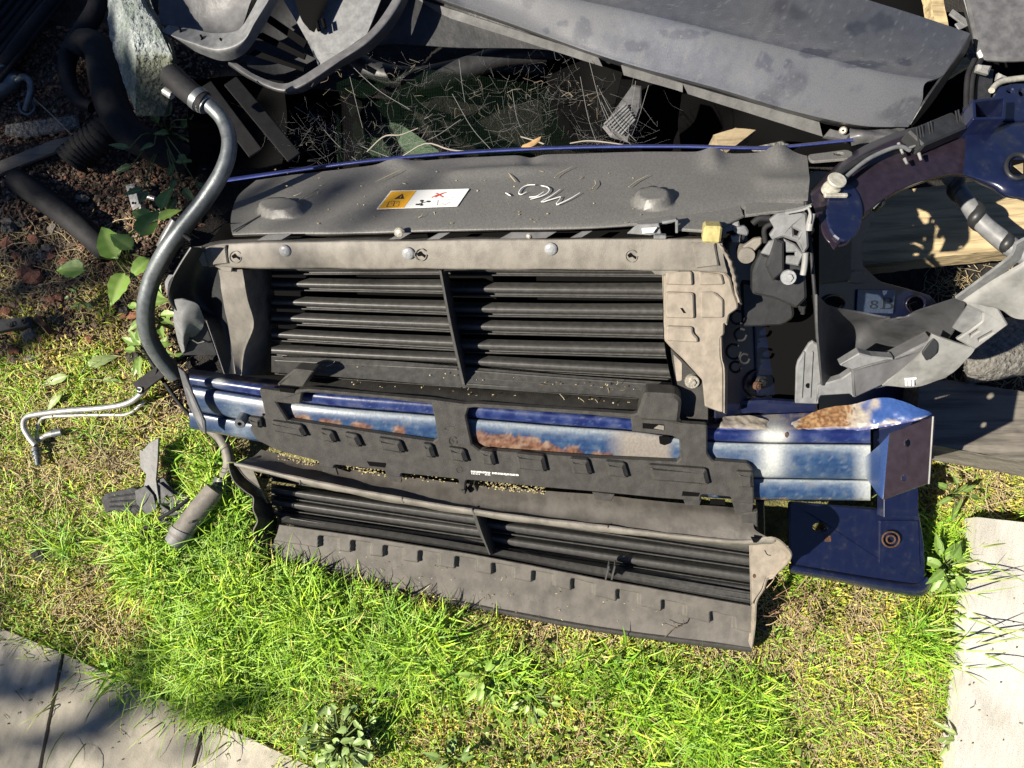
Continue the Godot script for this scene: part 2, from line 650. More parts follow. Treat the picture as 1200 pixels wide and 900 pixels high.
func slat(parent: Node3D, x0: float, y0: float, x1: float, y1: float, q: float, k := 1.0):
	var g := Geo.new()
	var rows := []
	y0 += rng.randf_range(-0.8, 0.8)
	y1 += rng.randf_range(-0.8, 0.8)
	q += rng.randf_range(-0.0025, 0.0025)
	for p in [[-8.5, -0.022], [-5, -0.008], [-3.2, -0.0025], [-1.2, 0], [0.8, -0.0005], [2.2, -0.004], [2.7, -0.012], [3.0, -0.02], [5.2, -0.021], [5.4, -0.012], [6.2, -0.0115], [7.0, -0.0125], [7.2, -0.03]]:
		rows.append([x0, y0 + p[0] * k, q + p[1], (x0 + x1) / 2, (y0 + y1) / 2 + p[0] * k + 0.3, q + p[1] + 0.001 * sin(x0 * 3 + y0), x1, y1 + p[0] * k * 1.12, q + p[1]])
	strip(g, PF, rows, 8)
	part("slat", g, M.slat, parent)

func beam_colour(u: float, v: float, p: Vector3) -> Color:
	var x := 222.0 + u * 798.0
	var r := v * 10.0
	var n1 := nv(p, 900) * 0.5 + nv(p + Vector3(3, 1, 2), 2500) * 0.5
	var n2 := nv(p + Vector3(7, 3, 1), 350)
	var n4 := nv(Vector3(p.x * 0.12, p.y, p.z), 1500)
	var c := Color(0.018, 0.04, 0.15)
	var white := Color(0.27, 0.31, 0.335)
	var pale := Color(0.042, 0.085, 0.165)
	var dirt := Color(0.24, 0.20, 0.16)
	if r < 1.0: c = Color(0.03, 0.04, 0.14).lerp(dirt, clampf(0.45 + n2 * 0.9, 0, 0.95))
	elif r < 3.0: c = Color(0.009, 0.019, 0.095).lerp(Color(0.03, 0.05, 0.155), clampf(0.5 + n2, 0, 1))
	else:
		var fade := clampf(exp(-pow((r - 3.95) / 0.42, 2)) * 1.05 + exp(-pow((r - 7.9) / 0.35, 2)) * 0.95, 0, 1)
		if x < 340: fade = clampf(exp(-pow((r - 3.6) / 0.2, 2)) * 0.5 + exp(-pow((r - 4.7) / 0.16, 2)) * 0.4 + exp(-pow((x - 288.0) / 14.0, 2)) * 0.6 * clampf((r - 3.5) * 0.5, 0, 1), 0, 1)  # less white at the left end: dappled shade put into the paint
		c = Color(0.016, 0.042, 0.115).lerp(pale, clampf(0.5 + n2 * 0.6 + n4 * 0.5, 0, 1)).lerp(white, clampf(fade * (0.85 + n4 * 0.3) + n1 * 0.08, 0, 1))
	# pale spots, the strongest across the right part of the beam
	var spot := exp(-pow((x - 921.0) / 14.0, 2) - pow((r - 1.6) / 1.1, 2)) * 1.5
	spot += exp(-pow((x - 920.0) / 13.0, 2)) * clampf(1.2 - absf(r - 4.6) * 0.65, 0, 1)
	spot += exp(-pow((x - 885.0) / 32.0, 2) - pow((r - 6.1 - (885.0 - x) * 0.006) / 0.6, 2)) * 1.0
	spot += exp(-pow((x - 850.0) / 22.0, 2) - pow((r - 5.4) / 0.6, 2)) * 0.6
	spot += exp(-pow((x - 262.0) / 9.0, 2) - pow((r - 0.9) / 0.6, 2)) * 1.0
	if x > 1000: spot += clampf((x - 1000.0) / 24.0, 0, 0.7) * clampf(r - 3.0, 0, 1)
	if x < 300: c = c.lerp(Color(0.05, 0.07, 0.12), 0.45 * clampf((300.0 - x) / 40.0, 0, 1))  # left end pulled to dull steel blue, part of the painted shade
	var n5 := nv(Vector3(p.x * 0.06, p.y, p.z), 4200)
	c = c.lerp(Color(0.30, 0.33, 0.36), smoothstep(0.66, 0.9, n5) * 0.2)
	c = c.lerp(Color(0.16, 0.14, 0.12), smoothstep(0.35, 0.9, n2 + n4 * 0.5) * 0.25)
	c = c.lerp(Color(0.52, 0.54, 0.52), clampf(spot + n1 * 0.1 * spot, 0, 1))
	# dirt and rust
	var gd := clampf((x - 735.0) / 25.0, 0, 1) * clampf((815.0 - x) / 10.0, 0, 1) * clampf(r - 3.2, 0, 1)
	c = c.lerp(Color(0.25, 0.22, 0.185), gd * 0.9)
	var gd2 := exp(-pow((x - 342.0) / 22.0, 2)) * clampf(r - 3.2, 0, 1) * (1.0 if r < 7.2 else 0.0)
	c = c.lerp(Color(0.30, 0.26, 0.22), clampf(gd2, 0, 0.9))
	var rm := 0.0
	if x > 548 and x < 745: rm = clampf((r - 4.45 - maxf(0.0, (x - 655.0) / 60.0)) * 1.8, 0, 1.3) * clampf((7.0 - r) * 4, 0, 1)
	if x > 690 and x < 760: rm = maxf(rm, exp(-pow((x - 700.0) / 14.0, 2) - pow((r - 5.4) / 0.4, 2)) + exp(-pow((x - 733.0) / 13.0, 2) - pow((r - 5.6) / 0.4, 2)) * 1.2)
	for b in [[372.0, 16.0], [405.0, 20.0], [448.0, 15.0], [495.0, 9.0]]: rm = maxf(rm, exp(-pow((x - b[0]) / b[1], 2) - pow((r - 5.25) / 0.5, 2)) * 1.1)
	rm = maxf(rm, exp(-pow((x - 365.0) / 8.0, 2) - pow((r - 1.0) / 0.5, 2)) * 0.6 + exp(-pow((x - 486.0) / 7.0, 2) - pow((r - 0.7) / 0.4, 2)) * 0.9 + exp(-pow((x - 644.0) / 5.0, 2) - pow((r - 0.7) / 0.4, 2)) * 0.9)
	if r > 8.6: rm = maxf(rm, clampf((r - 8.7) * 1.5, 0, 1) * clampf(0.3 + n2 * 1.6, 0, 1))
	if r < 1.2 and x > 560 and x < 730: rm = maxf(rm, clampf(n2 - 0.1, 0, 0.6) * (1.0 - r * 0.6))
	var rust := Color(0.20, 0.105, 0.07).lerp(Color(0.075, 0.038, 0.03), clampf(0.4 + n1 * 1.4, 0, 1)).lerp(Color(0.30, 0.22, 0.165), clampf(n2 + n4 * 0.4, 0, 0.85))
	return c.lerp(rust, smoothstep(0.52, 0.62, rm + n1 * 0.38 + n2 * 0.14))

func front_end():
	PF = sheet(320, 648, 1.56, 880, 757, 1.458, 235, 290, 1.25)
	PC = sheet(270, 277, 1.262, 940, 250, 1.09, 560, 183, 1.37)
	PA = sheet(870, 250, 1.19, 1080, 360, 1.50, 900, 470, 1.33)
	PL = sheet(930, 590, 1.44, 1085, 590, 1.49, 1080, 690, 1.505)
	PR = sheet(960, 240, 1.09, 1190, 200, 1.16, 1100, 140, 1.20)
	var t := thing("car_front_end", "long black and blue car front end with grille slats lying on the grass", "car front end", G(600, 720))
	# top cover: a dusty moulded sheet with two round bumps
	var g := Geo.new()
	var dents := func(u, v, p):
		var w = 0.0009 * nv(p, 30) + 0.0004 * nv(p, 120)
		var s := seen(p)
		for b in [[330.0, 247.0, 26.0, 9.0, 0.014], [765.0, 236.0, 22.0, 10.0, 0.015]]:
			var e := Vector2((s.x - b[0]) / b[2], (s.y - b[1]) / b[3]).length()
			w += b[4] * smoothstep(1.12, 0.85, e)
		w += 0.012 * exp(-pow((s.x - 475.0 - (s.y - 200) * 1.5) / 20.0, 2)) * smoothstep(205, 186, s.y)
		w += 0.007 * exp(-pow((s.y - 203.0 + (s.x - 560) * 0.06) / 6.0, 2)) * smoothstep(510, 545, s.x) * smoothstep(690, 600, s.x)
		w -= 0.006 * exp(-pow((s.x - 622.0) / 10.0, 2)) * smoothstep(200, 184, s.y)
		w += 0.010 * exp(-pow((s.x - 835.0) / 12.0, 2)) * smoothstep(205, 186, s.y)
		w += 0.012 * exp(-pow((s.x - 912.0) / 14.0, 2)) * smoothstep(198, 180, s.y)
		w += 0.005 * smoothstep(880, 900, s.x) * exp(-pow((s.y - 214.0) / 8.0, 2))
		return w
	strip(g, PC, [[300, 211, -0.012, 335, 206, -0.004, 400, 198, 0, 500, 188, 0, 600, 182, 0, 700, 179, 0, 800, 178, 0, 860, 180, 0, 915, 177, 0.004, 946, 182, 0.002],
		[280, 228, -0.006, 340, 222, 0, 400, 218, 0.002, 500, 210, 0.002, 600, 205, 0.002, 700, 203, 0.002, 800, 203, 0.002, 860, 204, 0.002, 915, 203, 0.005, 948, 206, 0.002],
		[272, 246, 0, 330, 243, 0.002, 400, 241, 0.003, 500, 238, 0.003, 600, 237, 0.003, 700, 235, 0.003, 800, 234, 0.003, 860, 230, 0.003, 915, 228, 0.002, 947, 229, 0],
		[270, 262, 0, 330, 262, 0.001, 400, 262, 0.002, 500, 262, 0.002, 600, 260, 0.002, 700, 257, 0.002, 800, 252, 0.001, 860, 244, 0, 915, 237, -0.002, 946, 236, -0.003],
		[272, 274, -0.003, 330, 273, -0.002, 400, 273, -0.002, 500, 271, -0.002, 600, 269, -0.002, 700, 267, -0.003, 800, 259, -0.004, 860, 248, -0.004, 915, 241, -0.006, 944, 240, -0.006],
		[274, 278, -0.013, 330, 276, -0.013, 400, 276, -0.013, 500, 273, -0.013, 600, 271, -0.013, 700, 269, -0.014, 800, 261, -0.013, 860, 250, -0.013, 915, 243, -0.015, 942, 242, -0.015]], 230, 12, 0.003, dents)
	var cover := part("top_cover", g, M.cover, t)
	plate("cover_flap", M.cover, t, PC, [735, 262, 795, 246, 868, 240, 872, 252, 850, 262, 832, 264, 826, 270, 795, 268, 790, 258, 770, 262], 0.001, 0.004, 0.0015)
	plate("cover_flap", M.cover, t, PC, [872, 236, 944, 238, 944, 246, 905, 248, 873, 252], 0.001, 0.004, 0.0015)
	plate("cover_tongue", M.cover, t, PC, [946, 181, 992, 175, 1000, 178, 998, 185, 950, 189], 0.004, 0.004, 0.001, 4.0, [ring_px(983, 180, 6, 10, 2)])
	# seam line on the left of the cover
	g = Geo.new()
	g.tube(spline(on(PC, [272, 271, 310, 250, 345, 236, 372, 222], 0.002), 16), [0.0015, 0.002, 0.001], 6)
	part("cover_seam", g, M.cover, cover)
	# sticker
	var st := plate("warning_sticker", M.white, t, PC, [458, 223.5, 550, 221, 536, 241.5, 441, 245], 0.0048, 0.0006, 0.0, 0.8)
	plate("orange_field", M.orange, st, PC, [459, 224.2, 488, 223.4, 473, 243.4, 443, 244.4], 0.0052, 0.0003, 0.0)
	plate("warning_triangle", M.ink, st, PC, [471.5, 226.8, 473.5, 232.8, 462, 233], 0.0055, 0.0002, 0.0)
	plate("warning_mark", M.orange, st, PC, [470.3, 229, 470.9, 229, 469.4, 231.7, 468.6, 231.7], 0.0058, 0.0002, 0.0)
	g = Geo.new()
	for l in [[453, 242, 456, 236.5, 468, 236, 467, 241.5, 453, 242], [460.5, 241.7, 462.5, 236.3], [458, 239, 460, 238.9], [464, 238, 466, 237.9]]:
		g.tube(on(PC, l, 0.0055), [0.0004], 4)
	part("book_symbol", g, M.ink, st)
	g = Geo.new()
	for l in [[489, 239.5, 1.8, 0.9], [502, 236, 1.9, 1.0], [494.2, 235.3, 1.6, 1.2], [493.6, 240, 1.7, 1.0]]: g.plate(PC, v2(ring_px(l[0], l[1], l[2] * 1.3, 10, l[3])), 0.0055, 0.0003)
	g.tube(on(PC, [487, 240, 494, 238, 503, 235.5], 0.0055), [0.0005], 4)
	g.tube(on(PC, [493, 241, 495, 234.6], 0.0055), [0.0005], 4)
	part("fan_symbol", g, M.ink, st)
	g = Geo.new()
	g.tube(on(PC, [506, 231.4, 511, 229, 519, 226.5, 523, 225.3], 0.0055), [0.0007], 4)
	g.tube(on(PC, [511, 226.4, 519, 231], 0.0055), [0.001], 4)
	g.tube(on(PC, [510, 231, 520, 226.2], 0.0055), [0.001], 4)
	part("crossed_hand", g, M.red, st)
	g = Geo.new()
	for l in [[512, 240.5, 513, 234.5, 529, 233.8], [512, 240.5, 521, 240, 527, 237], [517, 238.5, 520, 238.3]]: g.tube(on(PC, l, 0.0055), [0.0003], 4)
	part("hand_outline", g, M.clip, st)
	# chalk letters written on the cover
	g = Geo.new()
	for l in [[679.5, 226, 668, 233, 652, 240, 655, 235, 657.5, 230.5], [656.5, 222, 647, 229, 634, 237, 645, 234, 656.5, 230.5], [634, 217.5, 641, 219, 644, 222, 642, 226, 634, 230, 621.5, 233.5], [637, 225, 629, 230, 620, 231], [627, 216.5, 618, 217, 611, 221, 608, 226.5, 611, 228, 617, 225], [592.5, 226, 598.5, 229.5]]:
		g.tube(spline(on(PC, l, 0.0068), 14), [0.0007, 0.0012, 0.0007], 6)
	part("chalk_writing", g, M.chalk, cover)
	g = Geo.new()
	for l in [[650, 208, 655, 203.5, 671, 195], [694, 221, 698, 216, 697, 211], [737, 219, 745, 213, 752, 209, 760, 205], [604, 213, 596, 203], [470, 199, 440, 213], [330, 246, 372, 222]]:
		g.tube(spline(on(PC, l, 0.008), 10), [0.0007, 0.0009, 0.0004], 5)
	part("dry_stalk", g, M.stalk, cover).set_meta("kind", "stuff")
	# blue cross member behind the cover
	g = Geo.new()
	strip(g, PC, [[262, 214, -0.04, 400, 195, -0.002, 500, 184.5, 0.001, 600, 178, 0.002, 700, 174.5, 0.002, 800, 174, 0.002, 900, 175.5, 0.002, 1000, 166, 0.0],
		[262, 213, -0.036, 400, 193.5, 0.006, 500, 183, 0.008, 600, 176.5, 0.008, 700, 173, 0.008, 800, 172.5, 0.008, 900, 174, 0.008, 1000, 164.5, 0.004],
		[262, 210, -0.04, 400, 190.5, 0.003, 500, 180, 0.004, 600, 173.5, 0.004, 700, 170, 0.004, 800, 169.5, 0.004, 900, 171.5, 0.004, 1000, 162, 0.0],
		[262, 209, -0.07, 400, 190, -0.05, 500, 179.5, -0.05, 600, 173, -0.05, 700, 169.6, -0.05, 800, 169, -0.05, 900, 171, -0.05, 1000, 161.5, -0.05]], 40, 2, 0.002)
	part("cross_member", g, M.blueedge, t)
	# front bar above the grille
	g = Geo.new()
	var wob := func(u, v, p): return 0.0012 * nv(p, 70)
	strip(g, PF, [[226, 292, -0.05, 268, 281, -0.05, 400, 279, -0.05, 560, 278, -0.05, 700, 278, -0.05, 815, 277, -0.05, 848, 279, -0.05],
		[226, 294, -0.012, 268, 285, -0.008, 400, 282, -0.006, 560, 280.5, -0.006, 700, 280, -0.006, 815, 280, -0.006, 846, 282, -0.012],
		[228, 296, -0.006, 268, 287, 0.001, 400, 284.5, 0.001, 560, 283, 0.001, 700, 282, 0.001, 815, 282, 0.001, 846, 284, -0.004],
		[234, 303, -0.004, 270, 300, 0.004, 400, 299, 0.004, 560, 298.5, 0.004, 700, 298.5, 0.004, 815, 300, 0.004, 848, 303, -0.002],
		[244, 311, -0.006, 272, 311.5, 0.002, 400, 313, 0.002, 560, 313.5, 0.002, 700, 314, 0.002, 815, 316, 0.002, 852, 318, -0.004],
		[245, 313, -0.012, 272, 313.5, -0.004, 400, 315, -0.003, 560, 315.5, -0.003, 700, 316, -0.003, 815, 318, -0.003, 852, 320, -0.01],
		[250, 314, -0.04, 272, 314, -0.04, 400, 315.5, -0.04, 560, 316, -0.04, 700, 316.5, -0.04, 815, 318.5, -0.04, 850, 321, -0.04]], 90, 2, 0.002, wob)
	var bar := part("front_bar", g, M.bar, t)
	plate("bar_lug", M.bar, bar, PF, [760, 314, 797, 315, 796, 318, 777, 323, 768, 322], 0.0015, 0.003, 0.001)
	plate("bar_lug", M.bar, bar, PF, [250, 311, 272, 313, 271, 319, 262, 318], 0.001, 0.003, 0.001)
	plate("bar_pad", M.bar, bar, PF, [810, 284.5, 838, 285, 843, 312, 816, 315], 0.0055, 0.006, 0.0025)
	plate("bar_pad", M.bar, bar, PF, [246, 290, 264, 288, 267, 309, 249, 311], 0.0075, 0.005, 0.002)
	for c in [[334, 294], [478.5, 297], [645.5, 292]]: 
		g = Geo.new()
		g.lathe(frame(PF.pt(c[0], c[1], 0.005), PF.n), [0, 0.0042, 0.004, 0.004, 0.0078, 0.0026, 0.0098, 0.0008, 0.0101, -0.002], 22)
		part("clip", g, M.clip, bar)
	for c in [[276, 301], [493, 298.5], [740, 300]]:
		plate("hole", M.void, bar, PF, [c[0] - 5, c[1] - 1, c[0] - 1, c[1] - 4, c[0] + 2, c[1] - 1, c[0] + 6, c[1] + 1, c[0] + 5, c[1] + 4, c[0] + 1, c[1] + 1, c[0] - 3, c[1] + 2], 0.0052, 0.001, 0.0)
		g = Geo.new()
		g.tube(spline(on(PF, ring_px(c[0], c[1], 7, 10), 0.0052), 24), [0.0008], 5)
		part("hole_rim", g, M.bar, bar)
	# brackets in the slot between bar and cover
	for b in [[300, 277, 330], [455, 276, 470], [500, 276, 515], [585, 275, 640], [668, 274, 682]]:
		plate("slot_bracket", M.liner, t, PF, [b[0], b[1] + 5, b[2], b[1] + 4.5, b[2] + 12, b[1] - 3, b[0] + 14, b[1] - 2.5], -0.012, 0.003, 0.0008)
	g = Geo.new()
	g.lathe(frame(PF.pt(468, 273, -0.014), PF.n), [0, 0.004, 0.006, 0.003, 0.009, 0.0, 0.009, -0.003], 14)
	part("screw", g, M.zinc, t)
	g = Geo.new()
	g.lathe(frame(PF.pt(620, 277, -0.012), PF.n), [0, 0.004, 0.003, 0.003, 0.005, 0.0], 12)
	part("screw", g, M.zinc, t)
	plate("slot_floor", M.void, t, PF, [262, 262, 950, 240, 860, 282, 240, 290], -0.07, 0.004)
	# latch block at the right end of the slot
	plate("latch_plate", M.greyplastic, t, PF, [735, 274, 747, 263, 772, 262, 775, 274, 762, 276], -0.006, 0.006, 0.001)
	plate("latch_tab", M.white, t, PF, [752, 268, 770, 267, 766, 273, 753, 274], 0.001, 0.005, 0.001)
	g = Geo.new()
	beam(g, PF.pt(776, 260, 0.004), PF.pt(793, 257, 0.004), 0.004, 0.012, PF.n)
	beam(g, PF.pt(793, 257, 0.004), PF.pt(793, 272, 0.004), 0.004, 0.012, PF.n)
	beam(g, PF.pt(766, 277, 0.0), PF.pt(781, 277, 0.0), 0.006, 0.012, PF.n)
	part("latch_hook", g, M.greyplastic, t)
	# right-hand shroud flange
	plate("shroud_flange", M.flange, t, PF, [776, 322, 793, 322, 800, 317, 848, 317, 856, 326, 860, 342, 865, 356, 865, 362, 855, 369, 852, 383, 849, 379, 849, 392, 845, 396, 845, 417, 848, 432, 848, 484, 842, 483, 826, 477, 823, 446, 800, 421, 787, 409, 778, 399], -0.004, 0.006, 0.0025, 2.0)
	var fl := t.get_child(t.get_child_count() - 1)
	for b in [[780, 319, 811, 319, 812, 335, 780, 334], [780, 343, 813, 344, 814, 374, 780, 373], [781, 383, 812, 384, 812, 391, 818, 397, 818, 402, 781, 400]]:
		plate("raised_pad", M.flange, fl, PF, b, 0.003, 0.006, 0.0022, 3.0)
	for b in [[819, 319, 846, 322, 849, 334, 820, 335], [821, 343, 838, 343, 848, 352, 848, 373, 821, 373]]:
		plate("raised_pad", M.flange, fl, PF, b, 0.001, 0.005, 0.0022, 3.0)
	plate("hole", M.void, fl, PF, [797, 361, 800, 361, 804, 367, 801, 367], 0.0034, 0.001, 0.0)
	g = Geo.new()
	strip(g, PF, [[838, 281, 0.0, 850, 300, 0.002, 858, 322, 0.002, 866, 354, 0.006], [842, 280, -0.004, 855, 300, -0.002, 863, 325, -0.002, 869, 356, 0.0], [842, 280, -0.03, 856, 301, -0.03, 864, 326, -0.03, 869, 357, -0.02]], 30, 3, 0.003, func(u, v, p): return 0.002 * nv(p, 300) + 0.0016 * sin(u * 55.0) * v)
	strip(g, PF, [[845, 395, -0.005, 846, 420, -0.005, 849, 434, -0.005, 849, 484, -0.006], [847, 395, -0.012, 848, 420, -0.012, 852, 434, -0.012, 851, 485, -0.012], [847, 395, -0.03, 849, 420, -0.03, 853, 434, -0.03, 852, 485, -0.03]], 20, 2, 0.002)
	part("flange_edge", g, M.flange, fl)
	# plate under it with the big bolt
	plate("corner_plate", M.black, t, PF, [786, 408, 824, 446, 830, 478, 830, 500, 796, 500, 792, 470], -0.016, 0.004, 0.001)
	plate("dust_patch", M.flange, t, PF, [789, 415, 799, 425, 799, 446, 793, 447], -0.0152, 0.001, 0.0, 2.0)
	bolt("flange_bolt", M.zinc, t, PF, 811, 447, -0.012, 0.012)
	# ---- upper grille: shroud walls, slats
	var up := Node3D.new()
	up.name = "upper_grille"
	t.add_child(up)
	plate("grille_back", M.void, up, PF, [250, 300, 800, 300, 800, 470, 270, 450], -0.19, 0.004)
	g = Geo.new()
	strip(g, PF, [[262, 314, -0.012, 530, 316, -0.012, 795, 318, -0.012], [300, 310, -0.14, 530, 312, -0.14, 780, 314, -0.14]], 8)
	part("duct_wall", g, M.darkplastic, up)
	g = Geo.new()                                            # left wall: a front flange, then in
	strip(g, PF, [[256, 316, -0.006, 262, 350, -0.008, 268, 385, -0.01, 276, 438, -0.014], [281, 316, -0.008, 287, 350, -0.012, 294, 380, -0.016, 284, 410, -0.02, 282, 440, -0.024], [288, 316, -0.02, 294, 350, -0.022, 301, 380, -0.025, 292, 412, -0.03, 288, 440, -0.032], [318, 316, -0.13, 326, 380, -0.13, 330, 440, -0.12]], 20, 3, 0.002, func(u, v, p): return 0.003 * (smoothstep(0.12, 0.16, u) - smoothstep(0.42, 0.46, u)) * smoothstep(0.5, 0.3, v))
	part("duct_wall", g, M.bar, up)
	g = Geo.new()
	strip(g, PF, [[777, 318, -0.004, 778, 400, -0.004, 792, 470, -0.004], [782, 318, -0.12, 784, 400, -0.12, 800, 470, -0.12]], 8)
	part("duct_wall", g, M.darkplastic, up)
	var yl := [334.0, 354.5, 373.5, 393.5, 411.5]
	var ym := [337.5, 361.0, 382.0, 403.0, 422.0]
	var yr := [340.0, 363.0, 384.0, 406.0, 425.5]
	var ye := [341.5, 366.0, 389.0, 412.5, 437.5]
	for k in 5:
		slat(up, 318, yl[k] - 0.5, 519 + k * 5, ym[k], -0.086 + k * 0.008)
		slat(up, 524 + k * 5, yr[k] - 0.5, [779, 779, 781, 793, 797][k], ye[k], -0.082 + k * 0.008, 1.1)
	slat(up, 318, 315, 516, 315, -0.09)
	slat(up, 520, 316, 779, 317, -0.09)
	g = Geo.new()                                            # the vertical divider
	strip(g, PF, [[515, 317, -0.09, 527, 385, -0.085, 541, 440, -0.075], [514.5, 317, -0.012, 527, 385, -0.018, 542.5, 455, -0.02], [518.5, 317, -0.012, 531.5, 385, -0.018, 547, 454, -0.02], [525, 317, -0.09, 538, 385, -0.085, 552, 440, -0.075]], 14)
	strip(g, PF, [[516.3, 317, -0.009, 529.5, 385, -0.015, 545, 455, -0.017], [517, 317, -0.009, 530, 385, -0.015, 545.6, 455, -0.017]], 14, 1, 0.006)
	part("divider", g, M.slat, up)
	g = Geo.new()                                            # stepped sill below the slats
	var rows := []
	for k in 8:
		var f := [0.0, 0.22, 0.26, 0.48, 0.52, 0.74, 0.78, 1.0][k] as float
		var q = -0.05 + 0.036 * floor((k + 1) / 2.0) / 4.0
		rows.append([318, lerpf(419, 437, f) - 1, q, 440, lerpf(422, 445, f), q, 545, lerpf(430, 454, f), q, 670, lerpf(440, 461, f), q, 798, lerpf(449, 470, f), q])
	strip(g, PF, rows, 40)
	part("sill", g, M.slat, up)
	for k in 3:
		slat(up, 322, 422 + k * 6.5, 536 + k * 2, 434 + k * 8, -0.040 + k * 0.009, 0.5)
		slat(up, 545 + k, 435 + k * 8, 797, 453 + k * 7, -0.040 + k * 0.009, 0.5)
	# ---- left side of the shroud: a deep box seen from inside
	g = Geo.new()
	strip(g, PF, [[224, 291, 0.05, 204, 324, 0.045, 198, 350, 0.035, 212, 366, 0.02, 242, 376, 0.0, 263, 438, -0.02], [240, 293, 0.0, 232, 330, -0.02, 236, 352, -0.03, 246, 366, -0.03, 262, 378, -0.035, 275, 438, -0.03], [256, 313, -0.006, 262, 335, -0.01, 266, 356, -0.012, 270, 372, -0.014, 273, 388, -0.016, 277, 438, -0.02]], 26, 3, 0.003)
	part("side_box", g, M.darkplastic, t)
	g = Geo.new()
	g.tube(spline(onq(PF, [224, 290, 0.05, 213, 307, 0.048, 203, 324, 0.045]), 8), [0.0012], 6)
	part("box_rim", g, M.palegrey, t)
	g = Geo.new()
	g.tube(spline(onq(PF, [242, 376, 0.001, 252, 405, -0.01, 263, 438, -0.019]), 8), [0.001], 6)
	part("box_rim", g, M.greyplastic, t)
	plate("box_rib", M.bar, t, PF, [225, 290, 236, 289, 243, 312, 237, 312], 0.002, 0.004, 0.001)
	g = Geo.new()                                            # pale crumpled flap outside it
	strip(g, PF, [[203, 352, 0.03, 214, 352, 0.032, 232, 358, 0.02, 240, 374, 0.002], [201, 375, 0.02, 212, 372, 0.03, 226, 374, 0.02, 238, 384, 0.0], [205, 395, 0.01, 214, 396, 0.02, 224, 388, 0.01, 232, 392, -0.005], [214, 414, -0.01, 217, 410, 0.0, 222, 400, -0.01, 226, 398, -0.02]], 20, 6, 0.003, func(u, v, p): return 0.007 * nv(p, 22) + 0.003 * absf(nv(p, 60)))
	strip(g, PF, [[204, 322, 0.043, 198, 330, 0.04, 195, 345, 0.036], [198, 322, 0.03, 193, 332, 0.028, 197, 348, 0.03]], 8, 2, 0.002)
	part("side_flap", g, M.greyplastic, t)
	g = Geo.new()
	strip(g, PF, [[208, 400, -0.01, 240, 378, -0.01], [214, 416, -0.012, 254, 416, -0.02]], 8, 1, 0.003)
	g.tube(on(PF, [222, 396, 232, 402, 240, 400], 0.0), [0.002], 6)
	part("side_bracket", g, M.darkplastic, t)
	# ---- the long bumper beam
	g = Geo.new()
	var ys := [[432, 450, 464, 476, 485, 488, 480], [440, 459, 471, 483, 491, 503, 504], [449, 471, 484, 496, 503, 515, 518], [451, 473, 486, 498, 505, 517.5, 520.5], [454, 476, 489, 501, 508, 520, 523], [466, 490, 505, 519, 527, 540, 542], [478, 504, 521, 536, 545, 556, 560], [481, 507, 524, 539, 548, 558.5, 562.5], [484, 510, 527, 542, 550, 561, 565], [500, 526, 543, 558, 567, 582, 585], [502, 528, 545, 560, 569, 583, 586]]
	var qs := [-0.06, -0.013, -0.007, -0.02, -0.007, 0.0, -0.006, -0.022, -0.009, -0.009, -0.05]
	var xs := [222, 365, 510, 650, 745, 840, 1020]
	rows = []
	for r in 11:
		var l := []
		for k in 7:
			l.append(xs[k])
			l.append(ys[r][k])
			l.append(qs[r] - (0.014 if k == 0 else 0.0))
		rows.append(l)
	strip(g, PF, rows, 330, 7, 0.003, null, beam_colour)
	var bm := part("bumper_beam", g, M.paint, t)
	for h in [[414, 463, 4, 2], [487, 471, 4.5, 2.4], [644, 484.5, 4, 2], [488, 507.5, 1.6, 1.6]]:
		plate("beam_hole", M.void, bm, PF, ring_px(h[0], h[1], h[2], 10, h[3]), -0.001 if h[1] > 500 else -0.012, 0.002, 0.0)
	plate("beam_hole", M.rust, bm, PF, ring_px(922, 510, 2.2, 8, 3), -0.006, 0.002, 0.0)
	plate("beam_hole", M.void, bm, PF, [772, 512, 785, 512, 784, 520, 779, 522, 773, 520], 0.002, 0.003, 0.0, 1.5)
	# torn top flange of the beam on the right
	g = Geo.new()
	strip(g, PF, [[843, 503, -0.012, 880, 505, -0.012, 925, 506, -0.012, 965, 505, -0.012, 1000, 505, -0.012, 1031, 501, -0.006, 1090, 490, 0.01],
		[844, 497, -0.02, 880, 499, -0.02, 922, 502, -0.02, 965, 496, -0.02, 1000, 494, -0.02, 1032, 492, -0.012, 1091, 487, 0.006],
		[848, 486, -0.045, 880, 488, -0.045, 920, 497, -0.035, 965, 479, -0.045, 1000, 474, -0.045, 1040, 466, -0.035, 1092, 485, -0.002]], 120, 8, 0.002, func(u, v, p): return 0.0012 * nv(p, 500) + 0.003 * nv(p, 90) * v,
		func(u, v, p):
			var x = 843.0 + 247.0 * u
			var n1 := nv(p, 1500)
			var n2 := nv(p + Vector3(5, 5, 5), 350)
			var c := Color(0.38, 0.34, 0.28).lerp(Color(0.22, 0.20, 0.2), clampf(n2, 0, 1))
			c = c.lerp(Color(0.035, 0.08, 0.26), smoothstep(1012, 1030, x + n2 * 12) * smoothstep(0.25, 0.5, v + n2 * 0.2))
			c = c.lerp(Color(0.03, 0.05, 0.25), smoothstep(0.28, 0.05, v) * 0.9)
			c = c.lerp(Color(0.36, 0.23, 0.12).lerp(Color(0.17, 0.08, 0.04), clampf(0.5 + n1, 0, 1)), smoothstep(0.4, 0.7, exp(-pow((x - 968.0) / 36.0, 2)) * smoothstep(0.2, 0.35, v) * 1.3 + n1 * 0.2))
			return c.lerp(Color(0.75, 0.75, 0.7), clampf(exp(-pow((x - 921.0) / 9.0, 2)) * 1.2, 0, 1)))
	part("torn_flange", g, M.paint, bm)
	# end plate of the beam
	var PE := sheet(1030, 585, 1.165, 1042, 507, 1.14, 1092, 489, 1.06)
